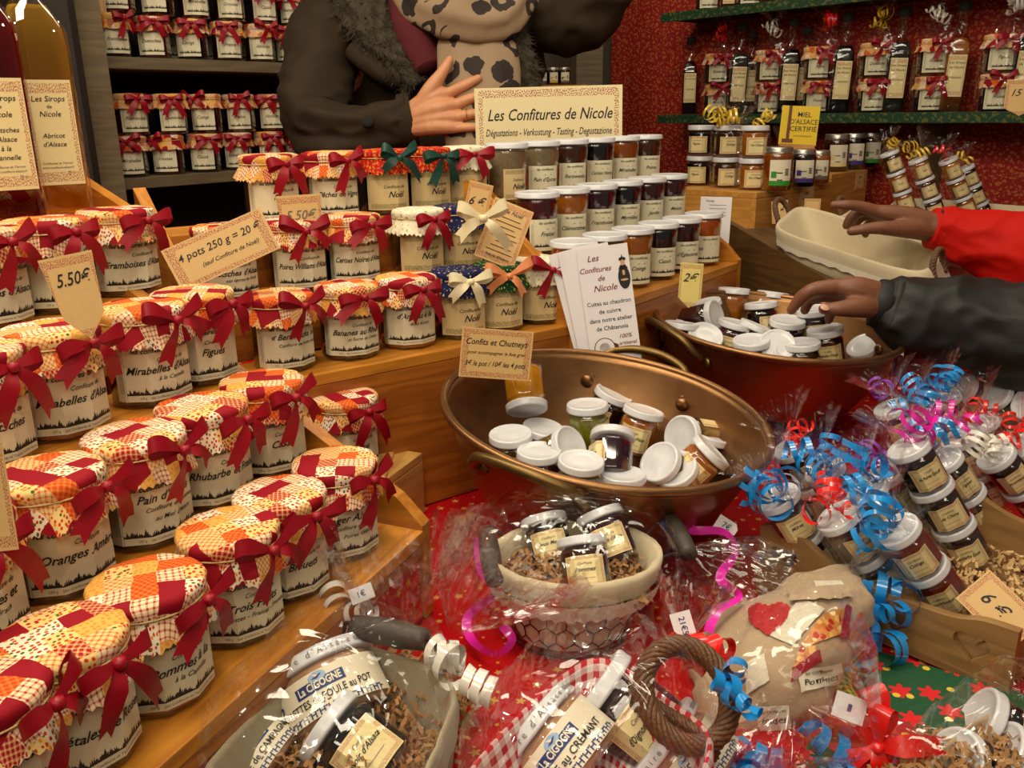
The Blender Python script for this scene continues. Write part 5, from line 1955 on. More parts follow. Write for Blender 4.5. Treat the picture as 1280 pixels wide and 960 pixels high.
PK = [  # base px, py, z above table, n, axis, jams, titles, ribbon, where, seed, turn
 (1030, 712, .012, 2, (-.56, .80, .22), ('dark', 'plum'), ('Cassis', 'Mûres'), 'blue', 'leftmost behind the heart tray corner', 0, -8),
 (1114, 735, .014, 2, (-.62, .76, .20), ('dark', 'cherry'), ('~Oignons', 'Groseilles'), 'red', 'second from the left in the heart tray', 1, 8),
 (1188, 752, .016, 2, (-.63, .74, .22), ('straw', 'straw'), ('Cynorrhodon', 'Coings'), 'blue', 'nearest in the tray with a red-brown jar', 2, -20),
 (1140, 694, .014, 2, (-.60, .76, .25), ('dark', 'dark'), ('Quetsches', 'Figues'), 'blue', 'behind the nearest one, under blue curls', 3, 5),
 (1216, 700, .012, 3, (-.54, .82, .18), ('plum', 'dark', 'black'), ('Rhubarbe Épine', 'de Chine', '~de Poires Épicées'), 'pink', 'of three with a magenta bow, tallest in the tray', 4, -5),
 (1160, 672, .010, 2, (-.60, .76, .25), ('black', 'dark'), ('Cassis', 'Sureau'), 'purple', 'in the second rank with a purple curl', 5, 10),
 (1080, 672, .010, 2, (-.55, .80, .25), ('dark', 'berry'), ('Cerises', 'Prunes'), 'blue', 'at the back left under a big blue cluster', 6, 0),
 (1242, 628, .006, 2, (-.52, .80, .2), ('black', 'black'), ('Myrtilles', 'Cassis'), 'pink', 'of black jars beyond the far tray side', 7, 0),
 (1232, 655, .012, 2, (-.60, .75, .2), ('brown', 'dark'), ('Noix', 'Figues'), 'blue', 'just behind the far tray side, its lid low', 8, 12),
 (1270, 602, .002, 2, (-.55, .78, .2), ('black', 'dark'), ('Mûres', 'Cassis'), 'red', 'with a red bow in the third rank', 9, 0),
 (1304, 640, .012, 2, (-.68, .68, .2), ('brown', 'black'), ('Vin chaud', 'Pruneaux'), 'white', 'with a silver ribbon near the right edge', 10, -6),
 (1338, 624, .010, 2, (-.68, .68, .2), ('black', 'black'), ('Figues', 'Noix'), 'red', 'at the right edge with a red ribbon', 11, 0),
 (1180, 590, .002, 2, (-.50, .80, .25), ('dark', 'olive'), ('Sapin', 'Thym'), 'blue', 'at the back with two blue curls', 12, 0),
 (1145, 585, .002, 2, (-.45, .82, .25), ('dark', 'dark'), ('Poires', 'Coings'), 'purple', 'at the back with a purple curl by the pan', 13, 0),
 (1215, 570, .002, 2, (-.50, .80, .22), ('brown', 'dark'), ('Pommes', 'Poires'), 'blue', 'farthest back beside the black sleeve', 14, 0),
 (1030, 640, .004, 2, (-.50, .80, .3), ('dark', 'dark'), ('Vin', 'Sureau'), 'red', 'behind the leftmost, red ribbon by the pan foot', 15, 0),
]
for (px, py, dz, n, ax, jms, tts, rb_, wh, sd, tn) in PK:
    b = PZ(px, py, ZT + dz + .02)
    pack(b, camdir(*ax), n, jms, tts, rb_, wh, seed=sd, turn=tn, rsize=1.25 if rb_ in ('blue', 'pink') else 1.0, ncurl=5 if rb_ == 'blue' else 3)

# the wooden tray with heart cut-outs
def heart(cx, cy, s):
    pts = []
    for i in range(24):
        t = 2 * PI * i / 24
        pts.append((cx + s * (16 * math.sin(t) ** 3) / 17, cy + s * (13 * math.cos(t) - 5 * math.cos(2 * t) - 2 * math.cos(3 * t) - math.cos(4 * t)) / 17))
    return pts
e0 = PZ(948, 735, ZT + .002); e1 = PZ(1262, 868, ZT + .002)
du = (e1 - e0); du.z = 0; LT = du.length; du.normalize()
dn = Vector((-du.y, du.x, 0))
if dn.y < 0: dn = -dn
tray = empty('heart_tray', Matrix.Translation(e0 + du * LT / 2 + dn * .12), 'brown wooden tray with heart cut-outs and wavy sides holding the wrapped jars', 'tray')
top = smooth_path([(0, .078, 0), (.018, .084, 0), (.045, .080, 0), (.085, .062, 0), (.13, .055, 0), (LT - .06, .056, 0), (LT - .03, .064, 0), (LT, .066, 0)], 5)
out = [(0, 0)] + [(LT, 0)] + [(p_.x, p_.y) for p_ in reversed(top)]
lean = .02
for nm, off, hs in (('near_side', 0, ((.030, .050, .0165), (.150, .031, .0175), (.222, .034, .0175))), ('far_side', .252, ((.052, .046, .0150), (.150, .030, .0140)))):
    g = g_outline([out] + [heart(*h_) for h_ in hs], .010)
    m = Matrix((du, Vector((0, 0, 1)), du.cross(Vector((0, 0, 1))))).transposed().to_4x4()
    MB().add(g, 0, False).build(nm, M['tray_wood'], tray, tray.matrix_basis.inverted() @ Matrix.Translation(e0 + dn * off + du * (.072 if off else 0)) @ m)
for s_ in (.007, LT - .007):
    a, b = e0 + du * s_ + dn * .010, e0 + du * (s_ + .066) + dn * .243
    board('end_board', (a.x, a.y, ZT + .026), (b.x, b.y, ZT + .026), .046, .010, tuple(du * (1 if s_ > .1 else -1)), 'tray_wood', tray)
a, b = e0 + dn * .1175 + du * .015, e0 + dn * .1175 + du * (LT - .015)
board('tray_floor', (a.x, a.y, ZT + .010), (b.x, b.y, ZT + .010), .218, .006, parent=tray, mat='tray_wood')


def shred(name, label, spots, count, seed, mat='kraft', size=1.0):
    """crinkled paper shreds: spots = (centre, du, dn, half lengths, height fn)"""
    rnd = random.Random(seed)
    mb = MB()
    for c, ux, uy, hx, hy, hz in spots:
        for k in range(count):
            a, b = rnd.uniform(-1, 1), rnd.uniform(-1, 1)
            if a * a * .6 + b * b * .6 > 1: continue
            p = c + ux * (a * hx) + uy * (b * hy) + Vector((0, 0, rnd.uniform(0, hz) * (1 - .5 * (a * a + b * b))))
            th = rnd.uniform(0, PI)
            d = Vector((math.cos(th), math.sin(th), rnd.uniform(-.5, .5))).normalized()
            w_ = Vector((-d.y, d.x, rnd.uniform(-.8, .8))).normalized()
            L = rnd.uniform(.010, .022) * size
            zg = d.cross(w_)
            N = 4
            pts = [p + d * (L * (i / N - .5)) + zg * (.0022 * size * (1 if i % 2 else -1)) for i in range(N + 1)]
            g = g_grid(lambda i, j: pts[j] + w_ * (.0016 * size * (i * 2 - 1)), 1, N)
            mb.add(g, 0, False)
    return mb.build(name, M[mat], None, None, label=label, cat='shredded paper', kind='stuff')


c_ = e0 + dn * .14 + du * (LT * .66); c_.z = ZT + .014
shred('shredded_paper', 'pale kraft paper shreds filling the right part of the heart tray', [(c_, du, dn, LT * .30, .085, .035)], 520, 3, 'kraft_pale')
card('price_card', face_cam(PZ(1249, 762, ZT + .07), 35, 30, 0), .060, .040, [('6 €', .017, -.004, 0, 0, .3)], 'tag_card', 'arrow-shaped card reading 6 € on the near side of the heart tray', shape='arrow')

# ---------------------------------------------------------------- wrapped bottle-and-jars gifts on the wall shelves
GB = [(896, 921, 'red', 'dark', 'first'), (960, 984, 'white', 'black', 'second'), (1021, 1050, 'red', 'black', 'third'), (1092, 1118, 'gold', 'dark', 'fourth'), (1164, 1190, 'white', 'amber', 'fifth'), (1247, 1277, 'white', 'dark', 'sixth')]
WG = 'wrapped gifts of two jars and a bottle on the wall shelf'
for k, (pj, pb_, rib, liq, on) in enumerate(GB):
    z = 1.33 + .0004
    q = on_shelf(pj, .055, z)
    cloth_jar('jam_jar', jar_matrix(q, z, 8), 'dark', ('*Myrtilles', '*Mirabelles', '*Fraises')[k % 3], 'lower cloth-capped jar in the %s wrapped gift on the wall shelf' % on, WG, 'patch', 'crimson', seed=k, bow_yaw=10, cap_turn=40 * k, lab=('jamfar', .064, .057))
    qq = q + su * -.004
    cloth_jar('jam_jar', jar_matrix(qq, z + BJH + .0008, 12), 'brown', ('*Quetsches', '*Griottes', '*Figues')[k % 3], 'upper cloth-capped jar in the %s wrapped gift on the wall shelf' % on, WG, 'patch', 'crimson', seed=k + 2, bow_yaw=14, cap_turn=70 * k, lab=('jamfar', .064, .057))
    qb = on_shelf(pb_, .075, z)
    far_l = [('Les Sirops', .009, 0, .033, 0, .2), ('de Nicole', .009, 0, .021, 0, .2), ('Abricot', .010, 0, -.004, 0, .2)]
    syrup_bottle(face_cam(qb, 2, 0, 6), liq if liq in JAM else liq, far_l, 'square bottle in the %s wrapped gift on the wall shelf' % on, WG, .72, True, lab=(.044, .105, .04), h=.26, w_=.06)
    c = (q + qb) / 2
    m = Matrix.Translation((c.x, c.y, z)) @ Matrix.Rotation(math.atan2(su.y, su.x), 4, 'Z')
    hw = (q - qb).length / 2 + .052
    g = bag([(.001, hw, .062, 0, 0), (.06, hw * 1.04, .064, 0, 0), (.17, hw, .058, 0, 0), (.22, hw * .7, .045, -.01, 0), (.262, .012, .010, -.02, 0), (.272, .010, .009, -.02, 0), (.300, .045, .02, -.025, 0)], 20 + k, n=48, sub=4)
    t = empty('cellophane_wrap', m, 'cellophane round the %s bottle gift from the left on the wall shelf' % on, 'cellophane', 'cellophane wraps on the wall shelf')
    put('sheet', MB().add(g).mesh('sheet', [M['cello']]), t)
    put('curled_ribbon', curl_mesh(30 + k % 3, 'curl_' + rib, n=4, r=.014), t, (-.02, -.012, .255))
for j, (px, liq) in enumerate(((862, 'cherry'), (938, 'black'), (1005, 'dark'))):
    q = on_shelf(px, .12, 1.3304)
    syrup_bottle(face_cam(q, 0, 0, 4), liq, [('Les Sirops', .009, 0, .03, 0, .2), ('Cerise', .010, 0, -.004, 0, .2)], 'unwrapped dark bottle, %s from the left at the back of the wall shelf' % ordn[j], 'bottles at the back of the wall shelf', .74, lab=(.04, .095, .04), h=.235, w_=.052)
# upper shelf: only the feet of its goods show
for j, px in enumerate((880, 905, 930, 955, 985, 1012, 1040)):
    q = on_shelf(px, .06, 1.6504)
    if j % 2 == 0:
        cloth_jar('jam_jar', jar_matrix(q, 1.6504, 8), 'brown', '*Abricots', 'jar on the upper wall shelf, %s from the left, cut off above' % ordn[j], 'goods on the upper wall shelf', 'patch', None, seed=j, lab=('jamfar', .064, .057))
    else:
        syrup_bottle(face_cam(q, 0, 0, 4), 'honey', [('Sirops', .009, 0, .03, 0, .2)], 'bottle on the upper wall shelf, %s from the left, cut off above' % ordn[j], 'goods on the upper wall shelf', .74, lab=(.036, .07, .014), h=.25, w_=.048)

# ---------------------------------------------------------------- small pots on the lower honey crate
for col, (px, dd) in enumerate(((873, 2.27), (906, 2.19), (939, 2.12))):
    for lv in range(2):
        q = P(px, 236, dd)
        small_jar('small_jam_jar', face_cam(Vector((q.x, q.y, zb1 + .0004 + lv * .0585 * 1.28)), 0, 0, -18 if col == 0 else 16) @ Matrix.Scale(1.28, 4), ('dark', 'brown', 'amber')[col], ('Figues', 'Coings', 'Vin Chaud')[col],
                  '%s pot of the %s pair on the lower honey crate' % (('bottom', 'top')[lv], ('left unwrapped', 'middle wrapped', 'right wrapped')[col]), 'small pots on the lower honey crate', 0, True)
q = (P(906, 236, 2.19) + P(939, 236, 2.12)) / 2
t = empty('cellophane_wrap', Matrix.Translation((q.x, q.y, zb1 + .001)) @ Matrix.Rotation(math.atan2(-.6, .9), 4, 'Z'), 'cellophane with gold curls round four pots on the honey crate', 'cellophane')
put('sheet', MB().add(bag([(0, .072, .042, 0, 0), (.07, .074, .043, 0, 0), (.14, .070, .040, 0, 0), (.158, .03, .02, 0, 0), (.168, .008, .008, 0, 0), (.19, .04, .02, 0, 0), (.225, .06, .02, 0, 0)], 41, n=48, sub=4)).mesh('sheet', [M['cello']]), t)
for k, dx in enumerate((-.052, 0, .052)):
    put('curled_ribbon', curl_mesh(40 + k, 'curl_gold', n=3, r=.013), t, (dx, -.02, .165))

# leaning wrapped towers in a linen basket behind the red sleeve
TW = [(1135, 262, 2.10, (-.40, .90, .2), 3, ('amber', 'amber', 'brown'), 'gold', 'leftmost of the leaning towers'),
      (1172, 270, 2.08, (-.42, .88, .2), 3, ('dark', 'brown', 'amber'), 'gold', 'second of the leaning towers'),
      (1212, 268, 2.12, (-.46, .86, .2), 3, ('amber', 'amber', 'gold'), 'red', 'third and tallest of the leaning towers'),
      (1232, 275, 2.2, (-.46, .86, .2), 3, ('black', 'black', 'black'), 'gold', 'rightmost dark one of the leaning towers')]
for k, (px, py, dd, ax, n, jms, rb_, wh) in enumerate(TW):
    pack(P(px, py, dd), camdir(*ax), n, jms, ('Miel', 'Fruits', 'Sapin'), rb_, wh, sc=.84, seed=k + 4, far=True, ncurl=3, grp='small jars of the leaning towers')


def linen_basket(label, c4, down, name='linen_basket', mat='linen', band=.022, lace=True, handles=True, wob=.003, seed=0, side=None):
    """c4: rim corners near-left, near-right, far-right, far-left (world); down: depth vector"""
    nl, nr, fr, fl = [Vector(c) for c in c4]
    o = (nl + nr + fr + fl) / 4
    t = empty(name, Matrix.Translation(o + down), label, 'basket')
    N = 72
    ring = []
    for i in range(N):
        a = 2 * PI * i / N
        c, s = math.cos(a), math.sin(a)
        k = (abs(c) ** 5 + abs(s) ** 5) ** (-1 / 5)
        u, v = c * k * .5 + .5, s * k * .5 + .5
        ring.append(((nl * (1 - u) + nr * u) * (1 - v) + (fl * (1 - u) + fr * u) * v))
    L = [(.80, 1.0, 0), (.88, .55, 0), (.955, .06, 0), (.975, -.02, 0), (1.0, -.015, 1), (1.02, .03, 1), (1.035, .16, 1), (1.04, .34, 1.5)]
    per = sum((ring[i] - ring[i - 1]).length for i in range(N))
    def uvs(lv):
        f0 = mk(lv, 0)
        q = [f0(9, j) for j in range(len(lv))]
        cum = [0]
        for a_, b_ in zip(q, q[1:]): cum.append(cum[-1] + (b_ - a_).length)
        return lambda i, j: (per * i / N, cum[j])
    def mk(lv, w_):
        def fn(i, j):
            s_, dn_, ww = lv[j]
            p = o + (ring[i] - o) * s_ + down * dn_
            q = noise.noise(Vector((p.x * 24, p.y * 24, p.z * 18 + seed)))
            return p - o - down + (ring[i] - o).normalized() * (w_ * (q + .5 * noise.noise(p * 60)))
        return fn
    mb = MB().add(g_grid(mk(L, wob), N, len(L) - 1, cu=True, uvfn=uvs(L)))
    bot = [(0, .98, 0), (.4, .99, 0), (.80, 1.0, 0)]
    mb.add(g_grid(mk(bot, wob * .5), N, 2, cu=True, uvfn=uvs(bot)))
    mb.build('lining', M[mat], t)
    W_ = [(1.005, .30, 0), (.985, .62, 0), (.93, 1.02, 0), (.5, 1.03, 0), (0, 1.03, 0)]
    MB().add(g_grid(mk(W_, wob * .6), N, len(W_) - 1, cu=True, uvfn=uvs(W_))).build('side', M[side or mat], t)
    if lace:
        LC = [(1.043, .32, 0), (1.05, .42, 0), (1.055, .50, 0)]
        f0 = mk(LC, wob)
        def fl_(i, j):
            p = Vector(f0(i, j))
            if j == 2 and i % 2: p -= down * .05
            return p
        MB().add(g_grid(fl_, N, 2, cu=True)).build('lace_trim', M['lace'], t)
    if handles:
        for e, (a_, b_) in enumerate(((nl, fl), (nr, fr))):
            c = (a_ + b_) / 2
            ax = (b_ - a_).normalized()
            w_ = .030
            upv = -down.normalized()
            outv = (c - o).normalized()
            pts = [c - ax * w_ + down * .25 + outv * .006, c - ax * w_ * 1.0 + upv * .004 + outv * .006, c - ax * w_ * .7 + upv * .022 + outv * .012, c + upv * .030 + outv * .014, c + ax * w_ * .7 + upv * .022 + outv * .012, c + ax * w_ + upv * .004 + outv * .006, c + ax * w_ + down * .25 + outv * .006]
            pts = [p - o - down for p in smooth_path(pts, 7)]
            MB().add(g_rope(pts, .0058, 3, 7)).build('rope_handle', M['rope'], t)
    return t


dn1 = Vector((.02, -.01, -.075))
linen_basket('empty cream linen basket with rope handles below the red sleeve', (P(962, 286, 1.78), P(1150, 346, 1.50), P(1186, 316, 1.62), P(1000, 254, 1.90)), dn1, seed=1)
linen_basket('second cream linen basket, half hidden behind the first, under the reaching hand', (P(1042, 276, 1.90), P(1192, 312, 1.64), P(1225, 290, 1.74), P(1075, 256, 2.02)), dn1, seed=2)
linen_basket('pale linen basket at the right edge carrying the leaning jar towers', (P(1095, 272, 2.06), P(1300, 290, 1.92), P(1330, 262, 2.15), P(1125, 246, 2.3)), Vector((0, 0, -.08)), seed=3, handles=False, lace=False)
# sloping brown ramp carrying the baskets
A_ = P(905, 270, 1.95); B_ = P(1045, 352, 1.66)
sd = (B_ - A_); hd_ = Vector((sd.x, sd.y, 0)).normalized()
pn = Vector((-hd_.y, hd_.x, 0))
if pn.x < 0: pn = -pn
ramp = empty('display_ramp', Matrix.Translation((A_.x, A_.y, ZT + .004)), 'dark brown sloping wooden ramp under the linen baskets', 'ramp')
A0 = A_ - hd_ * .02
B0 = B_ + (B_ - A_) * .22
Ls = (Vector((B0.x, B0.y, 0)) - Vector((A0.x, A0.y, 0))).length
m = Matrix((hd_, Vector((0, 0, 1)), hd_.cross(Vector((0, 0, 1))))).transposed().to_4x4()
pl = [(0, ZT + .004), (0, A_.z), (Ls, A_.z + (B_.z - A_.z) * 1.22), (Ls, ZT + .004)]
for off in (0, .55):
    MB().add(g_outline([list(reversed(pl))], .016), 0, False).build('side_panel', M['brown_wood'], ramp, ramp.matrix_basis.inverted() @ Matrix.Translation(Vector((A0.x, A0.y, 0)) + pn * off) @ m)
zA_ = A_.z - .075
a, b = Vector((A0.x, A0.y, A_.z - .035)) + pn * .278, Vector((B0.x, B0.y, A_.z + (B_.z - A_.z) * 1.22 - .035)) + pn * .278
board('ramp_board', a, b, .535, .012, parent=ramp, mat='brown_wood')

# white price list behind the tasting stand, and the basket of wrapped jars by the black sleeve
card('price_list', face_cam(P(893, 285, 1.80), 1, 4, 0), .062, .125, [((.034, .001), 0, .004, .046 - .007 * k, 3, 0) for k in range(4)] + [('Nicole', .006, -.012, .054, 0, 0)], 'white_paper', 'white printed sheet standing behind the right end of the tasting stand', 'sheet')
kb = [PZ(1175, 520, ZT + .07), PZ(1345, 560, ZT + .07), PZ(1345, 500, ZT + .07), PZ(1200, 470, ZT + .07)]
linen_basket('tan linen basket of wrapped jars beneath the black sleeve', kb, Vector((0, 0, -.066)), 'gift_basket', 'linen_tan', lace=False, handles=False, seed=21)
for k, (px, py) in enumerate(((1215, 492), (1258, 500), (1300, 512))):
    a_ = camdir(-.75, .35, .3)
    c_k = PZ(px, py, ZT + .075)
    small_jar('small_jam_jar', frame(c_k - a_ * .03, a_, 0) @ Matrix.Scale(1.05, 4), ('brown', 'dark', 'cherry')[k], ('Noix', 'Figues', 'Coings')[k], '%s jar lying in the tan basket beneath the black sleeve' % ('left', 'middle', 'right')[k], 'jars in the tan basket', 0, True)


# ---------------------------------------------------------------- foreground gifts
def fan_mesh(seed, L=.09, W=.055, flat=.4):
    return MB().add(bag([(0, .007, .006, 0, 0), (L * .25, W * .45, W * .35 * flat, 0, 0), (L * .65, W * .85, W * .7 * flat, .004, 0), (L, W, W * flat, .006, 0)], seed, n=56, sub=5, amp=.14, close=False)).mesh('gathered_end', [M['cello_fan']])


def dome(c4, z0, z1, seed, bulge=.99, name='sheet'):
    """cellophane pulled over a basket: rim corners c4, from z0 up to z1"""
    nl, nr, fr, fl = [Vector(c) for c in c4]
    o = (nl + nr + fr + fl) / 4
    N = 80
    prof = [(1.0, 0), (1.03, .35), (1.04, .62), (.98, .80), (.82, .92), (.55, .985), (.25, 1.0), (.02, 1.0)]
    pr = smooth_path([(a, b, 0) for a, b in prof], 4)
    def fn(i, j):
        a = 2 * PI * i / N
        c, s = math.cos(a), math.sin(a)
        k = (abs(c) ** 4 + abs(s) ** 4) ** (-1 / 4)
        u, v = c * k * .5 + .5, s * k * .5 + .5
        p = ((nl * (1 - u) + nr * u) * (1 - v) + (fl * (1 - u) + fr * u) * v)
        q = o + (p - o) * (pr[j].x * bulge)
        q.z = z0 + (z1 - z0) * pr[j].y + (p.z - o.z) * .3
        w_ = noise.noise(q * 26 + Vector((seed, 0, 0))) * .006 + .0022 * math.sin(a * 21 + 3 * math.sin(a * 4 + seed)) * (1 if pr[j].y < .9 else .4)
        return q + (q - o).normalized() * w_ - o
    return g_grid(fn, N, len(pr) - 1, cu=True), o


# terrine jar: wide glass, white lid with a printed rim, cream label with a blue badge
def terrine(Mx, title, label, sc=1.0, rim='tradition culinaire d\'Alsace depuis 1950'):
    r, h = .047, .052
    t = empty('terrine_jar', Mx @ Matrix.Scale(sc, 4), label, 'terrine jar')
    prof = [(r * .80, .003), (r * .88, 0), (r * .96, .004), (r, .014), (r, h * .80), (r * .96, h * .86), (r * .90, h * .92), (r * .90, h)]
    put('glass', MB().add(g_lathe(prof, 48)).mesh('glass', [M['glass']]), t)
    put('meat', MB().add(g_lathe([(max(.001, a - .0025), b + .002) for a, b in prof[:-1]], 48)).mesh('meat', [JAM['pate']]), t)
    put('lid', cached('tlid', lambda: m_lid_mesh(.0475, .0125)), t, (0, 0, h - .004))
    mb = MB()
    n = len(rim)
    for rep in range(2):
        for i, chh in enumerate(rim):
            if chh == ' ': continue
            a0 = (i - n / 2) * .0052 + rep * .148
            g = g_text(chh, .0078, 0, 0)
            mb.add(([wrap(a0 + p[0], h + .0025 + p[1], .0475, 0, .0004) for p in g[0]], g[1]), 0, False)
    put('lid_print', mb.mesh('lid_print', [M['ink_grey']]), t)
    W, H, z0 = .125, .034, .007
    mb = MB()
    cuts = [-W / 2 + W * i / 20 for i in range(21)]
    vs = []
    for s_ in cuts: vs += [wrap(s_, z0, r, 0, .0003), wrap(s_, z0 + H, r, 0, .0003)]
    mb.add((vs, [(2 * i, 2 * i + 2, 2 * i + 3, 2 * i + 1) for i in range(20)]), 0)
    def q(x0, x1, y0, y1, slot, off=.0006, sk=0):
        k = max(1, int((x1 - x0) / .006))
        v = []
        for i in range(k + 1):
            x = x0 + (x1 - x0) * i / k
            v += [wrap(x, z0 + y0 + sk * (x - x0), r, 0, off), wrap(x, z0 + y1 + sk * (x - x0), r, 0, off)]
        mb.add((v, [(2 * i, 2 * i + 2, 2 * i + 3, 2 * i + 1) for i in range(k)]), slot, False)
    def tx(s_, size, x, y, slot, wm, bold=.02, sh=0):
        g = fit_text(s_, size, sh, bold, wm)
        mb.add(([wrap(x + p[0], z0 + y + p[1], r, 0, .0010) for p in g[0]], g[1]), slot, False)
    q(-.021, .021, .0185, .0275, 1)
    tx('La CIGOGNE', .0085, 0, .023, 0, .037, .03)
    # stork badge above: a light disc with a bird
    N = 18
    disc = [wrap(.0075 * math.cos(2 * PI * i / N), z0 + .029 + .0042 * math.sin(2 * PI * i / N), r, 0, .0008) for i in range(N)]
    mb.add((disc, [tuple(range(N))]), 3, False)
    for pl_ in ([(-.005, .0285), (.0, .0275), (.005, .0305), (.001, .0300)], [(-.001, .0290), (-.004, .0325), (.0015, .0300)], [(.004, .0300), (.0075, .0312), (.0045, .0306)]):
        mb.add(([wrap(x, z0 + y, r, 0, .0011) for x, y in pl_], [tuple(range(len(pl_)))]), 0 if pl_[0][0] > -.004 else 1, False)
    tx(title, .0085, 0, .0125, 2, .085, .012)
    for i in range(26):                                  # half timbered frieze
        x = -.052 + i * .004
        q(x, x + .0012, .0005, .0060, 1)
        if i % 2: q(x + .0012, x + .004, .0030, .0040, 1)
        else: q(x + .0016, x + .0036, .0046, .0058, 1)
    q(-.004, -.001, .0080, .0092, 1); q(.001, .004, .0080, .0092, 4)
    tx('2', .013, -.042, .018, 1, .02, .03, .3)
    put('label', mb.mesh('label', [M['cream_paper'], M['ink_blue'], M['ink'], plain('badge_blue', S(150, 180, 210)), M['ink_red']]), t)
    return t


def lie(px, py, d, ax, h, sc=1.0, spin=0):
    """matrix of a jar whose middle shows at px,py"""
    axis = camdir(*ax)
    c = P(px, py, d)
    return frame(c - axis * (h * sc / 2), axis, spin)


# ---- grey linen gift basket, bottom left
zr = ZT + .075
gb = (PZ(222, 990, zr), PZ(480, 1100, zr), PZ(583, 850, zr), PZ(410, 790, zr))
linen_basket('grey linen lined gift basket with dark wooden handle, at the bottom left', gb, Vector((0, 0, -.07)), 'gift_basket', 'linen_grey', lace=False, handles=False, seed=6)
hb = bpy.context.scene.collection.objects[-1]
hb = [o for o in COL.objects if o.name.startswith('gift_basket')][-1]
h0, h1 = PZ(442, 782, zr + .022), PZ(533, 800, zr + .022)
inv = hb.matrix_basis.inverted()
dd_ = (h1 - h0)
hp = [h0 + dd_ * (i / 12) for i in range(13)]
hr = [.009 + .0022 * math.sin(PI * i / 12) + (.0008 if i in (4, 8) else 0) for i in range(13)]
ho = put('handle', MB().add(g_tube([inv @ p for p in hp], hr, 18)).mesh('handle', [M['handle_wood']]), hb)
for e, s_ in ((h0, -1), (h1, 1)):
    w0 = [e, e + dd_.normalized() * s_ * .008, e + dd_.normalized() * s_ * .009 - Vector((0, .004, .02)), e + dd_.normalized() * s_ * .004 - Vector((0, .01, .035))]
    put('handle_wire', MB().add(g_tube([inv @ p for p in smooth_path(w0, 5)], .0018, 8)).mesh('handle_wire', [M['wire']]), hb)
gc = (gb[0] + gb[1] + gb[2] + gb[3]) / 4
gx = (gb[1] - gb[0]).normalized(); gy = (gb[3] - gb[0]).normalized()
gc.z = ZT + .02
shred('shredded_paper', 'brown crinkled paper shreds in the grey linen gift basket', [(gc + gy * .04, gx, gy, .065, .115, .040)], 900, 8, 'kraft')
terrine(lie(416, 872, .735, (-.42, .66, -.36), .052, 1.0, -6), 'RILLETTES de POULE au POT', 'terrine jar of chicken rillettes lying in the grey linen basket, its base to the viewer', 1.0)
terrine(lie(318, 952, .70, (-.80, .46, -.10), .052, .86, 10), 'TERRINE de CAMPAGNE', 'smaller terrine jar cut by the bottom edge in the grey linen basket', .86)
small_jar('small_jam_jar', lie(446, 935, .68, (-.74, .48, -.16), .0575, 1.18, 6) @ Matrix.Scale(1.18, 4), 'black', '~Noir d\'Alsace', 'black jar labelled Noir d\'Alsace in the grey linen basket', 'jars in the grey linen basket')
g, o_ = dome(gb, ZT + .004, ZT + .150, 3)
t = empty('cellophane_wrap', Matrix.Translation(o_), 'cellophane over the grey linen gift basket, gathered at the back', 'cellophane')
put('sheet', MB().add(g).mesh('sheet', [M['cello']]), t)
q0 = PZ(470, 795, zr + .012)
for k, (ax, L_, W_) in enumerate((((-.1, .9, .3), .095, .060), ((.55, .75, .3), .105, .060))):
    f = frame(q0 + camdir(1, 0, 0) * (.02 + .045 * k) + camdir(0, 0, -1) * .02, camdir(*ax), 20 * k)
    put('gathered_end', fan_mesh(50 + k, L_, W_, .45), t, t.matrix_basis.inverted() @ f)
for k, (px, py) in enumerate(((428, 778), (577, 818), (590, 838))):
    put('curled_ribbon', curl_mesh(60 + k, 'curl_white', n=2, r=.011, wd=.008), t, t.matrix_basis.inverted() @ Matrix.Translation(PZ(px, py, zr + .01)))
c = card('price_tag', t.matrix_basis.inverted() @ face_cam(PZ(452, 742, zr + .05), -15, 20), .020, .013, [('1€', .007, 0, 0, 4, 0)], 'white_paper', parent=t)

# ---- wire basket with linen liner, centre
bc = PZ(712, 790, ZT + .003); bc.z = ZT + .003
def wb(a, t_, off=0.0):
    """wire basket wall: angle, height 0..1; slightly oval"""
    rx = .056 + .025 * t_ + off
    ry = .044 + .020 * t_ + off
    return Vector((bc.x + .006 * t_ + rx * math.cos(a), bc.y + ry * math.sin(a), bc.z + .088 * t_))
wbk = empty('wire_basket', Matrix.Translation(bc), 'oval wire basket with linen liner and dark handles, wrapped, in the centre foreground', 'basket')
wi = Matrix.Translation(-bc)
NW, MW = 22, 5
mb = MB()
for r_ in range(MW):
    for c_i in range(NW):
        a0 = 2 * PI * (c_i + .5 * (r_ % 2)) / NW
        da = 2 * PI / NW
        t0 = r_ / MW
        h_ = 1 / MW
        p0 = wb(a0, t0 + h_ * .0); p1 = wb(a0, t0 + h_ * .62); p2 = wb(a0 + da / 2, t0 + h_); p3 = wb(a0 - da / 2, t0 + h_)
        for a_, b_ in ((p0, p1), (p1, p2), (p1, p3)):
            mb.add(g_tube([a_, b_], .0008, 5, caps=False), 0, True, wi)
put('wire_mesh', mb.mesh('wire_mesh', [M['wire']]), wbk)
for nm, t_, rr2 in (('base_ring', .01, .0016), ('rim_wire', 1.0, .0016)):
    put(nm, MB().add(g_tube([wb(2 * PI * i / 48, t_) for i in range(48)], rr2, 6, closed=True), 0, True, wi).mesh(nm, [M['wire']]), wbk)
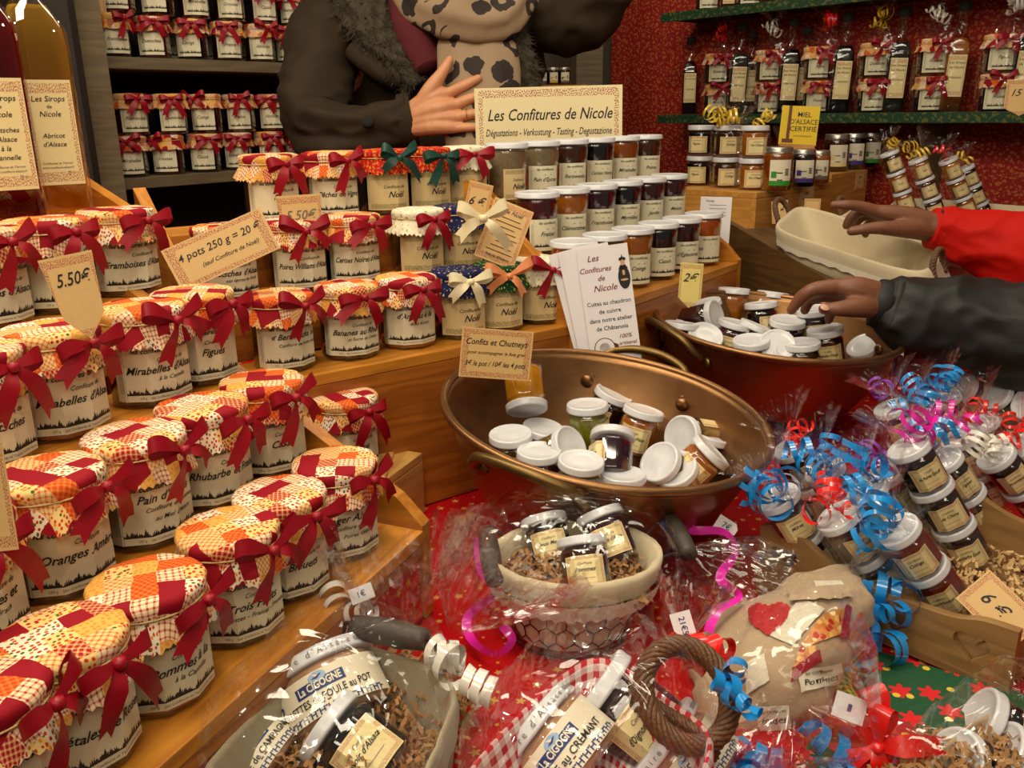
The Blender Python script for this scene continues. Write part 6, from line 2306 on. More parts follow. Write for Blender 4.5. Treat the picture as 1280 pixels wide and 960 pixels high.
def liner(i, j):
    a = 2 * PI * i / 80
    if j < 8: p = wb(a, .06 + .96 * j / 7, -.004)
    elif j == 8: p = wb(a, 1.06, .001)
    elif j == 9: p = wb(a, 1.0, .005)
    elif j == 10: p = wb(a, .90, .006)
    else: p = wb(a, .78, .0065)
    k = .0022 * noise.noise(Vector((math.cos(a) * 5, math.sin(a) * 5, j * .35)))
    return p + Vector((math.cos(a), math.sin(a), 0)) * k
mb = MB().add(g_grid(liner, 80, 11, cu=True), 0, True, wi)
mb.add(([wb(2 * PI * i / 80, .06, -.004) for i in range(80)], [tuple(range(80))]), 0, True, wi)
put('liner', mb.mesh('liner', [M['linen']]), wbk)
def lacef(i, j):
    a = 2 * PI * i / 160
    return wb(a, .80 - .09 * j - (.03 if (j == 2 and i % 4 in (1, 2)) else 0), .0105 + .0007 * ((i + j) % 2))
put('lace_trim', MB().add(g_grid(lacef, 160, 2, cu=True), 0, True, wi).mesh('lace_trim', [M['lace']]), wbk)
for e, (pa, pb, aa) in enumerate((((608, 664), (618, 726), 2.95), ((838, 650), (862, 694), .15))):
    zz = ZT + .098
    u0, u1 = PZ(*pa, zz), PZ(*pb, zz - .012)
    hp = [u0 + (u1 - u0) * (i / 10) for i in range(11)]
    hh = put('handle', MB().add(g_tube(hp, [.0085 + .002 * math.sin(PI * i / 10) for i in range(11)], 14), 0, True, wi).mesh('handle', [M['handle_wood']]), wbk)
    r0 = wb(aa - .35, 1.0); r1 = wb(aa + .35, 1.0)
    if (r0 - u0).length > (r1 - u0).length: r0, r1 = r1, r0
    put('handle_wire', MB().add(g_tube(smooth_path([r0, (r0 + u0) / 2 + Vector((0, 0, .006)), u0, u1, (r1 + u1) / 2 + Vector((0, 0, .004)), r1], 5), .0016, 7), 0, True, wi).mesh('handle_wire', [M['wire']]), hh)
shred('shredded_paper', 'brown crinkled paper shreds in the wire basket', [(bc + Vector((.004, 0, .062)), Vector((1, 0, 0)), Vector((0, 1, 0)), .066, .052, .030)], 1100, 9, 'kraft')
WJ = [(686, 676, .895, (-.20, .80, -.30), 'dark', 'Vieux Marc', 'left dark jar on the paper shreds of the wire basket', .92),
      (760, 670, .89, (-.30, .78, -.28), 'cherry', 'Abricots d\'Alsace', 'right red-brown jar labelled Abricots d\'Alsace in the wire basket', .95),
      (731, 706, .848, (-.10, .82, -.26), 'brown', 'Pommes', 'front brown jar labelled Pommes in the wire basket', .95)]
for (px, py, d, ax, jm, tt, lb, sc) in WJ:
    small_jar('small_jam_jar', lie(px, py, d, ax, .0575, sc) @ Matrix.Scale(sc, 4), jm, tt, lb, 'jars in the wire basket', 0)
wq = [bc + Vector((sx * .096, sy * .080, .05)) for sx, sy in ((-1, -1), (1, -1), (1, 1), (-1, 1))]
wq = [v + Vector((.003, 0, 0)) for v in wq]
g, o_ = dome(wq, ZT + .003, ZT + .150, 7)
t = empty('cellophane_wrap', Matrix.Translation(o_), 'cellophane over the wire basket, gathered to the right with a magenta ribbon', 'cellophane')
put('sheet', MB().add(g).mesh('sheet', [M['cello']]), t)
ti = t.matrix_basis.inverted()
put('gathered_end', fan_mesh(70, .10, .055, .4), t, ti @ frame(PZ(852, 690, ZT + .07), camdir(.78, -.40, .15), 0))
def ribbon_path(pix, width, matk, parent, twist=1.2, k=6, thick_dir=None):
    pts = [PZ(a, b, ZT + h_) for a, b, h_ in pix]
    sm = smooth_path(pts, k)
    wds = []
    for i in range(len(sm)):
        a = .9 * math.sin(twist * i * .20)
        t_ = (sm[min(i + 1, len(sm) - 1)] - sm[max(i - 1, 0)]).normalized()
        vw = (CAM - sm[i]).normalized()
        wds.append(t_.cross(vw).normalized() * math.cos(a) + vw * math.sin(a))
    put('curled_ribbon', MB().add(g_strip(sm, wds, width)).mesh('curled_ribbon', [M[matk]]), parent, parent.matrix_basis.inverted())
ribbon_path([(828, 612, .075), (848, 632, .085), (836, 640, .075), (852, 655, .08), (872, 645, .085), (862, 662, .07), (905, 665, .075), (920, 690, .06), (900, 722, .06), (925, 745, .05), (898, 762, .05), (885, 790, .04)], .0095, 'curl_pink', t, 1.0)
ribbon_path([(598, 672, .09), (600, 712, .07), (618, 742, .05), (585, 770, .03), (590, 800, .02), (620, 818, .012), (640, 800, .015), (628, 782, .02)], .0095, 'curl_pink', t, .8)
c = card('price_tag', ti @ face_cam(PZ(908, 658, ZT + .075), 28, 30), .024, .016, [('7€', .009, 0, 0, 4, 0)], 'white_paper', parent=t, shape='arrow')

# ---- gingham lined wicker basket, bottom centre
zg = ZT + .07
gg = (PZ(545, 1000, zg), PZ(800, 1120, zg), PZ(905, 925, zg), PZ(742, 806, zg))
gk = linen_basket('wicker basket lined with red gingham, cut by the bottom edge', gg, Vector((0, 0, -.065)), 'gingham_basket', 'gingham', lace=False, handles=False, seed=11, side='wicker')
hc = PZ(858, 868, zg + .018)
ctr = [hc + camdir(1, 0, 0) * (.032 * math.cos(2 * PI * i / 36)) + camdir(-.10, 1, -.45) * (.036 * math.sin(2 * PI * i / 36)) for i in range(37)]
put('loop_handle', MB().add(g_rope(ctr, .0088, 9, 4, 6, .72, .27)).mesh('loop_handle', [M['wicker']]), gk, gk.matrix_basis.inverted())
bx = [PZ(790, 862, zg - .004), PZ(838, 892, zg - .006), PZ(896, 928, zg - .004)]
for k in range(3):
    put('wicker_weave', MB().add(g_rope(smooth_path([p + Vector((0, 0, -.006 * k)) for p in bx], 8), .006, 6, 4, 6, .6, .36)).mesh('wicker_weave', [M['wicker']]), gk, gk.matrix_basis.inverted())
terrine(lie(700, 944, .70, (-.70, .52, -.28), .052, 1.0, 4), 'TERRINE au CREMANT', 'terrine jar cut by the bottom edge in the gingham basket, left of the onion jar', 1.0)
small_jar('small_jam_jar', lie(790, 893, .735, (-.72, .52, -.20), .0575, 1.42, 0) @ Matrix.Scale(1.42, 4), 'cherry', '~d\'Oignons Rouges', 'brown-red jar labelled d\'Oignons in the gingham basket', 'jars in the gingham basket')
terrine(lie(858, 958, .70, (-.70, .55, -.26), .052, .92, 4), 'TERRINE de CANARD', 'terrine jar at the right in the gingham basket, blue badge at the bottom edge', .92)
g, o_ = dome(gg, ZT + .004, ZT + .155, 12)
t = empty('cellophane_wrap', Matrix.Translation(o_), 'cellophane over the gingham basket with a red and blue curl', 'cellophane')
put('sheet', MB().add(g).mesh('sheet', [M['cello']]), t)
ti = t.matrix_basis.inverted()
put('gathered_end', fan_mesh(72, .05, .03, .5), t, ti @ frame(PZ(860, 792, zg + .02), camdir(0, .9, .2), 0))
c = card('price_tag', ti @ face_cam(PZ(855, 785, zg + .035), 70, 25), .026, .017, [('21€50', .007, 0, 0, 4, 0)], 'white_paper', parent=t, shape='arrow')
put('curled_ribbon', curl_mesh(81, 'curl_red', n=3, r=.010, wd=.012, spread=.03), t, ti @ Matrix.Translation(PZ(898, 822, zg + .03)))
put('curled_ribbon', curl_mesh(83, 'curl_blue', n=3, r=.009, wd=.009, spread=.028), t, ti @ Matrix.Translation(PZ(922, 858, zg + .03)))

# ---- printed cloth bag with biscuits, wrapped
from mathutils.bvhtree import BVHTree
def path_loft(pts, wob, n=40, ws=22, seed=0):
    secs = [(P(a, b, d), rx, ry) for a, b, d, rx, ry in pts]
    fr = frames([s[0] for s in secs])
    k = 5
    cs = smooth_path([s[0] for s in secs], k)
    rs = smooth_path([(s[1], s[2], 0) for s in secs], k)
    X = camdir(.88, .47, 0)
    def fn(i, j):
        a = 2 * PI * i / n
        p = cs[j]
        t_ = (cs[min(j + 1, len(cs) - 1)] - cs[max(j - 1, 0)]).normalized()
        x = (X - t_ * X.dot(t_)).normalized()
        y = t_.cross(x)
        c, s = math.cos(a), math.sin(a)
        kk = (abs(c) ** 2.8 + abs(s) ** 2.8) ** (-1 / 2.8)
        v = p + x * (rs[j].x * c * kk) + y * (rs[j].y * s * kk)
        w_ = noise.noise(v * ws + Vector((seed, 0, 0))) + .5 * noise.noise(v * ws * 2.4)
        return v + (v - p).normalized() * (wob * w_)
    g = g_grid(fn, n, len(cs) - 1, cu=True)
    g[1].append(tuple(reversed(range(n))))
    L_ = (len(cs) - 1) * n
    g[1].append(tuple(range(L_, L_ + n)))
    return g
bagp = [(1030, 738, .93, .042, .018), (1010, 765, .89, .066, .032), (978, 800, .85, .074, .040), (948, 845, .81, .068, .038), (930, 885, .79, .050, .028), (920, 918, .78, .030, .015)]
bb = path_loft(bagp, .013, 56, 26)
bg = empty('cloth_bag', Matrix.Translation(P(985, 815, .85)), 'tan linen bread bag with red heart, lace strips and biscuit print, wrapped in cellophane', 'bag')
bi = bg.matrix_basis.inverted()
put('body', MB().add(bb).mesh('body', [M['linen_tan']]), bg, bi)
bvh = BVHTree.FromPolygons([Vector(v) for v in bb[0]], bb[1])
def on_bag(px, py, off=.0015):
    d = (P(px, py, 1) - CAM).normalized()
    h_ = bvh.ray_cast(CAM, d)
    p = h_[0] if h_[0] is not None else bvh.find_nearest(P(px, py, .84))[0]
    nr_ = h_[1] if h_[0] is not None else -d
    if nr_.dot(d) > 0: nr_ = -nr_
    return p + nr_ * off
def patch(name, q4, matk, nu=10, nv=8, off=.0015, mask=None, label=None):
    (ax, ay), (bx_, by), (cx, cy), (dx, dy) = q4
    def fn(i, j):
        u, v = i / nu, j / nv
        x = (ax * (1 - u) + bx_ * u) * (1 - v) + (dx * (1 - u) + cx * u) * v
        y = (ay * (1 - u) + by * u) * (1 - v) + (dy * (1 - u) + cy * u) * v
        return on_bag(x, y, off)
    g = g_grid(fn, nu, nv)
    if mask: g = (g[0], [f for k, f in enumerate(g[1]) if mask((k % nu + .5) / nu, (k // nu + .5) / nv)], g[2])
    o = put(name, MB().add(g).mesh(name, [M[matk] if isinstance(matk, str) else matk]), bg, bi)
    if label: o['label'] = label
    return o
redf = plain('red_flower_print', S(170, 32, 34), .8, var=.6, scale=320)
def heartmask(u, v):
    x, y = (u - .5) * 2.4, (.62 - v) * 2.4
    return (x * x + y * y - 1) ** 3 - x * x * y ** 3 < 0
patch('heart_applique', ((932, 752), (994, 750), (982, 796), (938, 796)), redf, 26, 22, .0025, heartmask, 'red flowered heart')
patch('lace_strip', ((1002, 748), (1030, 762), (992, 808), (962, 796)), 'lace', 10, 14, .002)
patch('lace_strip', ((1018, 728), (1052, 728), (1062, 742), (1022, 742)), 'lace', 8, 5, .002)
patch('lace_strip', ((930, 830), (955, 818), (962, 850), (935, 868)), 'lace', 8, 8, .002)
patch('biscuit_print', ((1028, 768), (1058, 760), (1060, 790), (1000, 812)), 'biscuit', 12, 10, .0022)
patch('biscuit_print', ((1000, 812), (1022, 806), (1016, 838), (990, 838)), 'biscuit', 10, 8, .0022)
patch('red_trim', ((1054, 756), (1062, 760), (1058, 800), (1046, 800)), 'crimson', 4, 10, .003)
patch('red_trim', ((990, 836), (1024, 812), (1026, 826), (988, 852)), 'crimson', 8, 5, .003)
for (px, py, w_, h_, tt, al_) in ((1024, 846, 56, 26, 'Pommes', -12), (966, 896, 40, 30, 'Fraises', -5)):
    cs_, sn_ = math.cos(R(al_)), math.sin(R(al_))
    rot = lambda x, y: (px + x * cs_ - y * sn_, py + x * sn_ + y * cs_)
    patch('printed_label', (rot(-w_ / 2, -h_ / 2), rot(w_ / 2, -h_ / 2), rot(w_ / 2, h_ / 2), rot(-w_ / 2, h_ / 2)), 'cream_paper', 8, 5, .0025)
    mb = MB()
    for s_, sz, yy in ((tt, 12, 3), ('les confitures', 6, -8)):
        g = fit_text(s_, sz, .3, .01, w_ * .8)
        mb.add(([on_bag(*rot(p[0], yy - p[1]), .0035) for p in g[0]], g[1]), 0, False)
    put('lettering', mb.mesh('lettering', [M['ink']]), bg, bi)
# folded flap and knot
patch('folded_flap', ((985, 742), (1058, 736), (1062, 750), (988, 756)), 'linen_tan', 10, 3, .005)
wr = [(a + (2 if k == 0 else 0), b - (6 if k == 0 else 0), d - .002, rx + .007, ry + .009) for k, (a, b, d, rx, ry) in enumerate(bagp)]
t = empty('cellophane_wrap', Matrix.Translation(P(985, 815, .85)), 'crinkled cellophane round the tan cloth bag, with blue ribbon', 'cellophane')
ti = t.matrix_basis.inverted()
put('sheet', MB().add(path_loft(wr, .006, 56, 34, 4)).mesh('sheet', [M['cello']]), t, ti)
put('gathered_end', fan_mesh(75, .11, .075, .45), t, ti @ frame(P(985, 885, .745), camdir(-.25, -.75, .25), 0))
put('gathered_end', fan_mesh(76, .10, .070, .45), t, ti @ frame(P(1010, 885, .75), camdir(.55, -.62, .25), 30))
put('gathered_end', fan_mesh(77, .07, .045, .45), t, ti @ frame(P(1062, 745, .88), camdir(.55, .55, .1), 30))
for k, (px, py, d) in enumerate(((1090, 775, .86), (1085, 805, .84), (1118, 758, .86), (935, 950, .70), (1040, 955, .70))):
    put('curled_ribbon', curl_mesh(90 + k, 'curl_blue', n=3, r=.011, wd=.010, spread=.03), t, ti @ Matrix.Translation(P(px, py, d)))

# ---- christmas cloth, lower right
zz = ZT + .0045
cc = [PZ(1052, 812, zz), PZ(1200, 842, zz), PZ(1420, 905, zz), PZ(1420, 1010, zz), PZ(985, 1000, zz)]
cq = (PZ(1068, 806, zz), PZ(1400, 905, zz), PZ(1330, 1060, zz), PZ(985, 985, zz))
def xc(i, j):
    u, v = i / 30, j / 24
    p = (cq[0] * (1 - u) + cq[1] * u) * (1 - v) + (cq[3] * (1 - u) + cq[2] * u) * v
    return p + Vector((0, 0, .0015 + .0012 * noise.noise(p * 22)))
MB().add(g_grid(xc, 30, 24)).build('christmas_cloth', M['xmas'], None, None, label='green and red christmas cloth with red flowers in front of the heart tray', cat='cloth')
ks = [PZ(1085, 806, zz + .003), PZ(1058, 822, zz + .006), PZ(1050, 852, zz + .004), PZ(1062, 876, zz + .003)]
chk = m_check('yellow_green_check', S(202, 190, 60), S(52, 96, 40), 150)
def yb(i, j):
    s_ = smooth_path(ks, 8)
    p = s_[j]
    n_ = (s_[min(j + 1, len(s_) - 1)] - s_[max(j - 1, 0)]).cross(Vector((0, 0, 1))).normalized()
    return p + n_ * (.010 * (i / 4 - .5)) * 2 + Vector((0, 0, .006 * math.sin(PI * i / 4)))
MB().add(g_grid(yb, 4, 24, uvfn=lambda i, j: (i * .005, j * .0035))).build('checked_ribbon', chk, None, None, label='yellow and green checked ribbon curving beside the cloth bag', cat='ribbon')

# ---- gift at the bottom right corner
zq = ZT + .03
rg = (PZ(1085, 1030, zq), PZ(1300, 1080, zq), PZ(1400, 925, zq), PZ(1235, 880, zq))
ox = (rg[0] + rg[1] + rg[2] + rg[3]) / 4
linen_basket('low gift tray with jars on paper shreds at the bottom right corner', rg, Vector((0, 0, -.024)), 'gift_tray', 'linen_tan', lace=False, handles=False, seed=15)
ox.z = ZT + .012
shred('shredded_paper', 'brown crinkled paper shreds in the bottom right gift', [(ox, (rg[1] - rg[0]).normalized(), (rg[3] - rg[0]).normalized(), .085, .075, .03)], 900, 15, 'kraft')
for (px, py, d, ax, jm, tt, lb, sc) in ((1262, 925, .735, (-.78, .50, -.15), 'black', 'Cassis', 'black jar with a cream label, upper one in the bottom right gift', 1.15),
                                        (1222, 962, .70, (-.80, .40, .30), 'dark', '~Figues', 'dark jar at the bottom edge in the bottom right gift', 1.0),
                                        (1290, 968, .70, (-.78, .50, -.10), 'black', '~Noir', 'jar cut by the bottom right corner', 1.1)):
    small_jar('small_jam_jar', lie(px, py, d, ax, .0575, sc) @ Matrix.Scale(sc, 4), jm, tt, lb, 'jars in the bottom right gift')
g, o_ = dome(rg, ZT + .006, ZT + .105, 18)
t = empty('cellophane_wrap', Matrix.Translation(o_), 'cellophane over the bottom right gift with a red ribbon knot', 'cellophane')
ti = t.matrix_basis.inverted()
put('sheet', MB().add(g).mesh('sheet', [M['cello']]), t)
put('ribbon_knot', m_bow(93, M['curl_red'], 1.15, .016), t, ti @ face_cam(PZ(1108, 915, ZT + .035), 40, 10))
put('ribbon_knot', m_bow(94, M['curl_red'], 1.0, .016), t, ti @ face_cam(PZ(1098, 930, ZT + .03), -60, 10))
put('gathered_end', fan_mesh(78, .10, .065, .4), t, ti @ frame(PZ(1098, 930, ZT + .028), camdir(-.60, .45, .3), 0))
c = card('price_tag', ti @ face_cam(PZ(1062, 885, ZT + .05), 8, 40), .024, .020, [((.003, .006), 0, 0, 0, 4, 0)], 'white_paper', parent=t)


# ---------------------------------------------------------------- people
def folds(pp, v, t_, wob, ws):
    """creases that run round the limb"""
    q = Vector((v.x * ws * .55, v.y * ws * .55, v.z * ws * .9))
    a = 1 - 2.2 * abs(noise.noise(q + t_ * (v - pp).dot(t_) * 9))
    b = 1 - 2.0 * abs(noise.noise(q * 2.1 + Vector((7, 3, 1))))
    return wob * (.8 * a + .35 * b - .5)


def fold_loft(pts, rads, n, wob, ws):
    fr = frames(pts)
    def fn(i, j):
        p, t_, a, b = fr[j]
        an = 2 * PI * i / n
        v = p + a * (rads[j][0] * math.cos(an)) + b * (rads[j][1] * math.sin(an))
        return v + (v - p).normalized() * folds(p, v, t_, wob, ws)
    g = g_grid(fn, n, len(pts) - 1, cu=True)
    g[1].append(tuple(reversed(range(n))))
    L_ = (len(pts) - 1) * n
    g[1].append(tuple(range(L_, L_ + n)))
    return g


def fuse(name, tubes, mat, parent, voxel=.0026, sm=4):
    """tubes (points, radii) fused into one continuous skin"""
    mb = MB()
    for pts, rad in tubes:
        k = 4
        ps = smooth_path(pts, k)
        rs = [v.x for v in smooth_path([(r, 0, 0) for r in rad], k)]
        mb.add(g_tube(ps, rs, 12))
        for e, r in ((ps[0], rs[0]), (ps[-1], rs[-1])):
            mb.add(g_lathe([(r * math.sin(PI * q / 6) + 1e-5, -r * math.cos(PI * q / 6)) for q in range(7)], 12), 0, True, Matrix.Translation(e))
    o = mb.build(name, mat, None)
    m1 = o.modifiers.new('r', 'REMESH'); m1.mode = 'VOXEL'; m1.voxel_size = voxel; m1.use_smooth_shade = True
    m2 = o.modifiers.new('s', 'SMOOTH'); m2.iterations = sm; m2.factor = .5
    dg = bpy.context.evaluated_depsgraph_get()
    dg.update()
    me = bpy.data.meshes.new_from_object(o.evaluated_get(dg))
    me.name = name
    for p in me.polygons: p.use_smooth = True
    bpy.data.objects.remove(o)
    return put(name, me, parent, parent.matrix_basis.inverted())


def sleeve(name, pts, mat, parent, wob=.006, ws=18, n=72, label=None):
    """pts: (px,py,d,r)"""
    ps = smooth_path([P(a, b, d) for a, b, d, r in pts], 12)
    rs = [v.x for v in smooth_path([(r, 0, 0) for a, b, d, r in pts], 12)]
    g = fold_loft(ps, [(r, r * .92) for r in rs], n, wob, ws)
    o = MB().add(g).build(name, mat, parent, parent.matrix_basis.inverted())
    if label: o['label'] = label
    return o


def nail(o, pos, d, mat):
    pass


# -- the seller behind the stand
pw = empty('person', Matrix.Translation(P(560, 300, 2.1)), 'person in a brown parka and leopard-print scarf behind the stand, one hand on the chest', 'person')
c0 = P(555, 60, 2.10)
tor = []
for z, rx, ry in ((.55, .22, .17), (.9, .24, .18), (1.15, .24, .17), (1.35, .235, .16), (1.5, .24, .155), (1.60, .225, .14), (1.66, .13, .10), (1.70, .08, .08)):
    tor.append((Vector((c0.x + .0, c0.y + .02, z)), rx, ry))
cs = smooth_path([t_[0] for t_ in tor], 10); rs = smooth_path([(t_[1], t_[2], 0) for t_ in tor], 10)
MB().add(fold_loft(cs, [(r.x, r.y) for r in rs], 90, .014, 11)).build('coat', M['coat'], pw, pw.matrix_basis.inverted())
sleeve('sleeve', [(430, -10, 2.06, .085), (408, 45, 2.02, .083), (396, 105, 1.98, .080), (392, 152, 1.95, .076), (425, 168, 1.92, .070), (470, 160, 1.91, .062), (512, 150, 1.91, .052)], M['coat'], pw, .018, 14)
sleeve('cuff', [(500, 152, 1.91, .057), (508, 151, 1.91, .058), (517, 149, 1.91, .056)], M['coat'], pw, .001)
sleeve('sleeve', [(655, -20, 2.08, .095), (690, 12, 2.03, .092), (728, 8, 1.98, .088), (752, -25, 1.95, .080), (762, -90, 1.93, .070), (756, -150, 1.90, .058), (750, -190, 1.88, .048)], M['coat'], pw, .020, 14)
# yoke flap with a seam, button tab
sleeve('storm_flap', [(440, 62, 1.955, .022), (470, 85, 1.945, .026), (505, 100, 1.94, .022)], M['coat'], pw, .004)
MB().add(g_lathe([(.0005, .006), (.010, .005), (.013, .002), (.013, 0)], 16, capt=False), 0, True, frame(P(460, 152, 1.845), camdir(0, .1, 1))).build('button', M['dark'], pw, pw.matrix_basis.inverted())
sleeve('sweater', [(500, -20, 1.99, .05), (515, 40, 1.96, .055), (535, 90, 1.95, .045)], M['sweater'], pw, .003)
for nm, pp_ in (('fur_collar', [(440, -40, 1.98, .055), (452, 5, 1.955, .058), (470, 45, 1.945, .048), (496, 80, 1.94, .032), (520, 108, 1.94, .018)]),
                ('fur_collar', [(640, -40, 1.98, .045), (634, 10, 1.955, .040), (640, 55, 1.95, .038), (655, 95, 1.95, .034), (664, 130, 1.95, .028)])):
    ps = smooth_path([P(a, b, d) for a, b, d, r in pp_], 8)
    rs = [v.x for v in smooth_path([(r, 0, 0) for a, b, d, r in pp_], 8)]
    g = g_loft([(p, r, r) for p, r in zip(ps, rs)], 60, .012, 70)
    rf = random.Random(2)
    mb = MB().add(g)
    vs_ = g[0]
    for k in range(2600):
        v = Vector(rf.choice(vs_))
        j = min(range(len(ps)), key=lambda q: (ps[q] - v).length_squared)
        nn = (v - ps[j]).normalized()
        if nn.dot(camdir(0, 0, 1)) < -.2: continue
        tip = v + nn * rf.uniform(.006, .014) + Vector((rf.uniform(-.008, .008), 0, rf.uniform(-.016, .0)))
        sd_ = nn.orthogonal().normalized() * .0012
        mb.add(([v - sd_, v + sd_, tip], [(0, 1, 2)]))
    mb.build(nm, M['fur'], pw, pw.matrix_basis.inverted())
def flat_loft(name, pts, mat, parent, wob, ws, flat=.45):
    ps = smooth_path([P(a, b, d) for a, b, d, r in pts], 7)
    rs = [v.x for v in smooth_path([(r, 0, 0) for a, b, d, r in pts], 7)]
    n = 44
    F_ = camdir(0, 0, 1)
    def fn(i, j):
        t_ = (ps[min(j + 1, len(ps) - 1)] - ps[max(j - 1, 0)]).normalized()
        f = (F_ - t_ * F_.dot(t_)).normalized()
        x = t_.cross(f)
        a = 2 * PI * i / n
        v = ps[j] + x * (rs[j] * math.cos(a)) + f * (rs[j] * flat * math.sin(a))
        fold = .5 * math.sin(7 * a + 3 * noise.noise(ps[j] * 9))
        return v + (v - ps[j]).normalized() * (wob * (noise.noise(v * ws) + fold * .6))
    g = g_grid(fn, n, len(ps) - 1, cu=True)
    g[1].append(tuple(reversed(range(n)))); L_ = (len(ps) - 1) * n; g[1].append(tuple(range(L_, L_ + n)))
    MB().add(g).build(name, mat, parent, parent.matrix_basis.inverted())
flat_loft('scarf', [(600, 15, 1.93, .070), (596, 60, 1.91, .082), (600, 105, 1.90, .090), (606, 150, 1.90, .088), (610, 190, 1.90, .080)], M['leopard'], pw, .008, 14)
flat_loft('scarf', [(500, -45, 1.96, .055), (528, -5, 1.92, .060), (575, 18, 1.885, .062), (620, 20, 1.885, .055), (648, -10, 1.92, .05)], M['leopard'], pw, .010, 14, .75)
H = lambda a, b, d: P(a, b, d)
D = 1.865
W0 = H(500, 152, 1.90)
hd = Vector((c0.x + .02, c0.y - .05, 1.845))
def hp_(x, y, z): return hd + Vector((x, y, z))
fuse('body', [
    ([hp_(0, .06, -.30), hp_(0, .035, -.19), hp_(0, .02, -.10)], [.060, .055, .055]),
    ([hp_(-.02, .08, -.32), hp_(-.19, .04, -.36), H(400, 120, 1.99), H(400, 155, 1.95), H(440, 158, 1.91)], [.05, .05, .045, .036, .030]),
    ([hp_(0, .01, -.085), hp_(0, .005, -.02), hp_(0, .01, .05), hp_(0, .015, .075)], [.052, .072, .070, .058]),
    ([hp_(0, .05, -.01), hp_(0, .055, .05)], [.070, .066]),
    ([hp_(0, -.045, -.095), hp_(0, -.04, -.075)], [.020, .026]),
    ([hp_(-.034, -.036, -.050), hp_(-.044, -.026, -.005)], [.030, .029]),
    ([hp_(.034, -.036, -.050), hp_(.044, -.026, -.005)], [.030, .029]),
    ([hp_(0, -.066, .028), hp_(0, -.078, .004), hp_(0, -.090, -.016)], [.008, .010, .0125]),
    ([hp_(-.012, -.074, -.020), hp_(.012, -.074, -.020)], [.0075, .0075]),
    ([hp_(-.020, -.062, -.048), hp_(0, -.068, -.047), hp_(.020, -.062, -.048)], [.005, .0075, .005]),
    ([hp_(-.018, -.060, -.060), hp_(0, -.066, -.061), hp_(.018, -.060, -.060)], [.005, .0085, .005]),
    ([hp_(-.042, -.055, .034), hp_(-.015, -.064, .034)], [.010, .010]),
    ([hp_(.042, -.055, .034), hp_(.015, -.064, .034)], [.010, .010]),
    ([hp_(-.074, .015, .02), hp_(-.080, .022, .005), hp_(-.074, .015, -.025)], [.008, .009, .007]),
    ([hp_(.074, .015, .02), hp_(.080, .022, .005), hp_(.074, .015, -.025)], [.008, .009, .007]),
    ([H(440, 158, 1.91), W0, H(522, 150, 1.885)], [.030, .027, .026]),
    ([H(515, 140, 1.885), H(540, 122, D), H(562, 116, D)], [.022, .020, .012]),
    ([H(515, 148, 1.885), H(545, 136, D - .004), H(570, 131, D)], [.022, .021, .013]),
    ([H(516, 154, 1.885), H(545, 148, D), H(572, 146, D)], [.021, .020, .0125]),
    ([H(518, 160, 1.885), H(545, 158, D), H(570, 160, D)], [.019, .018, .0115]),
    ([H(562, 116, D), H(582, 106, D - .01), H(598, 98, D - .004)], [.0120, .0108, .0088]),
    ([H(570, 131, D), H(592, 122, D - .008), H(612, 119, D + .004)], [.0122, .0108, .0088]),
    ([H(572, 146, D), H(595, 142, D - .006), H(615, 142, D + .006)], [.0115, .0104, .0085]),
    ([H(570, 160, D), H(592, 159, D - .004), H(609, 160, D + .006)], [.0105, .0094, .0078]),
    ([H(522, 140, 1.88), H(538, 112, D - .006), H(552, 92, D - .012), H(562, 75, D - .010)], [.020, .0175, .0128, .0092]),
], M['skin_pale'], pw)
rp = H(584, 143, D - .006); rax = (H(595, 142, D - .006) - H(572, 146, D)).normalized()
rg_ = [Vector((.0118 * math.cos(2 * PI * i / 24), .0118 * math.sin(2 * PI * i / 24), 0)) for i in range(24)]
MB().add(g_tube(rg_, .0009, 6, closed=True), 0, True, frame(rp, rax)).build('ring', M['gold'], pw, pw.matrix_basis.inverted())

wi_ = pw.matrix_basis.inverted()
m_white = plain('eye_white', S(226, 220, 210), .2); m_iris = plain('brown_iris', S(60, 36, 20), .15); m_lip = plain('lips', S(150, 70, 62), .4); m_hair = plain('brown_hair', S(58, 36, 22), .5, var=.5, scale=200, bump=.8, bscale=300)
for sx in (-1, 1):
    e_ = hp_(sx * .030, -.0570, .012)
    ball = [(.0115 * math.sin(PI * q / 10) + 1e-5, -.0115 * math.cos(PI * q / 10)) for q in range(11)]
    ey = MB().add(g_lathe(ball, 16), 0, True, Matrix.Translation(e_)).build('eye', m_white, pw, wi_)
    put('iris', MB().add(g_lathe([(.0056, -.0006), (.004, .0006), (.0005, .0010)], 14, capt=False), 0, True, frame(e_ + Vector((0, -.0108, 0)), (0, -1, -.05))).mesh('iris', [m_iris]), ey)
    MB().add(g_tube(smooth_path([hp_(sx * .016, -.074, .037), hp_(sx * .032, -.072, .043), hp_(sx * .048, -.060, .038)], 4), .0032, 6, flat=.6)).build('eyebrow', m_hair, pw, wi_)
MB().add(g_tube(smooth_path([hp_(-.021, -.066, -.0545), hp_(0, -.0750, -.0535), hp_(.021, -.066, -.0545)], 5), .0040, 8)).build('lips', m_lip, pw, wi_)
def hair(i, j):
    a = 2 * PI * i / 90
    t_ = j / 20
    fr_ = max(0, math.cos(a + PI / 2))                       # towards the face
    down = .30 * (1 - fr_ ** .6) + .02
    el = PI / 2 * (1 - min(1, t_ * 1.7))
    r_ = math.cos(el)
    z_ = .07 + .062 * math.sin(el) - max(0, t_ - .5) * 2 * (down * .85)
    k = 1 + .10 * max(0, t_ - .5) + .035 * math.sin(a * 17 + 3 * math.sin(a * 3)) + .02 * math.sin(a * 41)
    yy = -.066 * r_ * k if math.sin(a) < 0 else .095 * r_ * k
    return hd + Vector((.088 * r_ * k * math.cos(a), abs(math.sin(a)) * yy + .020, z_))
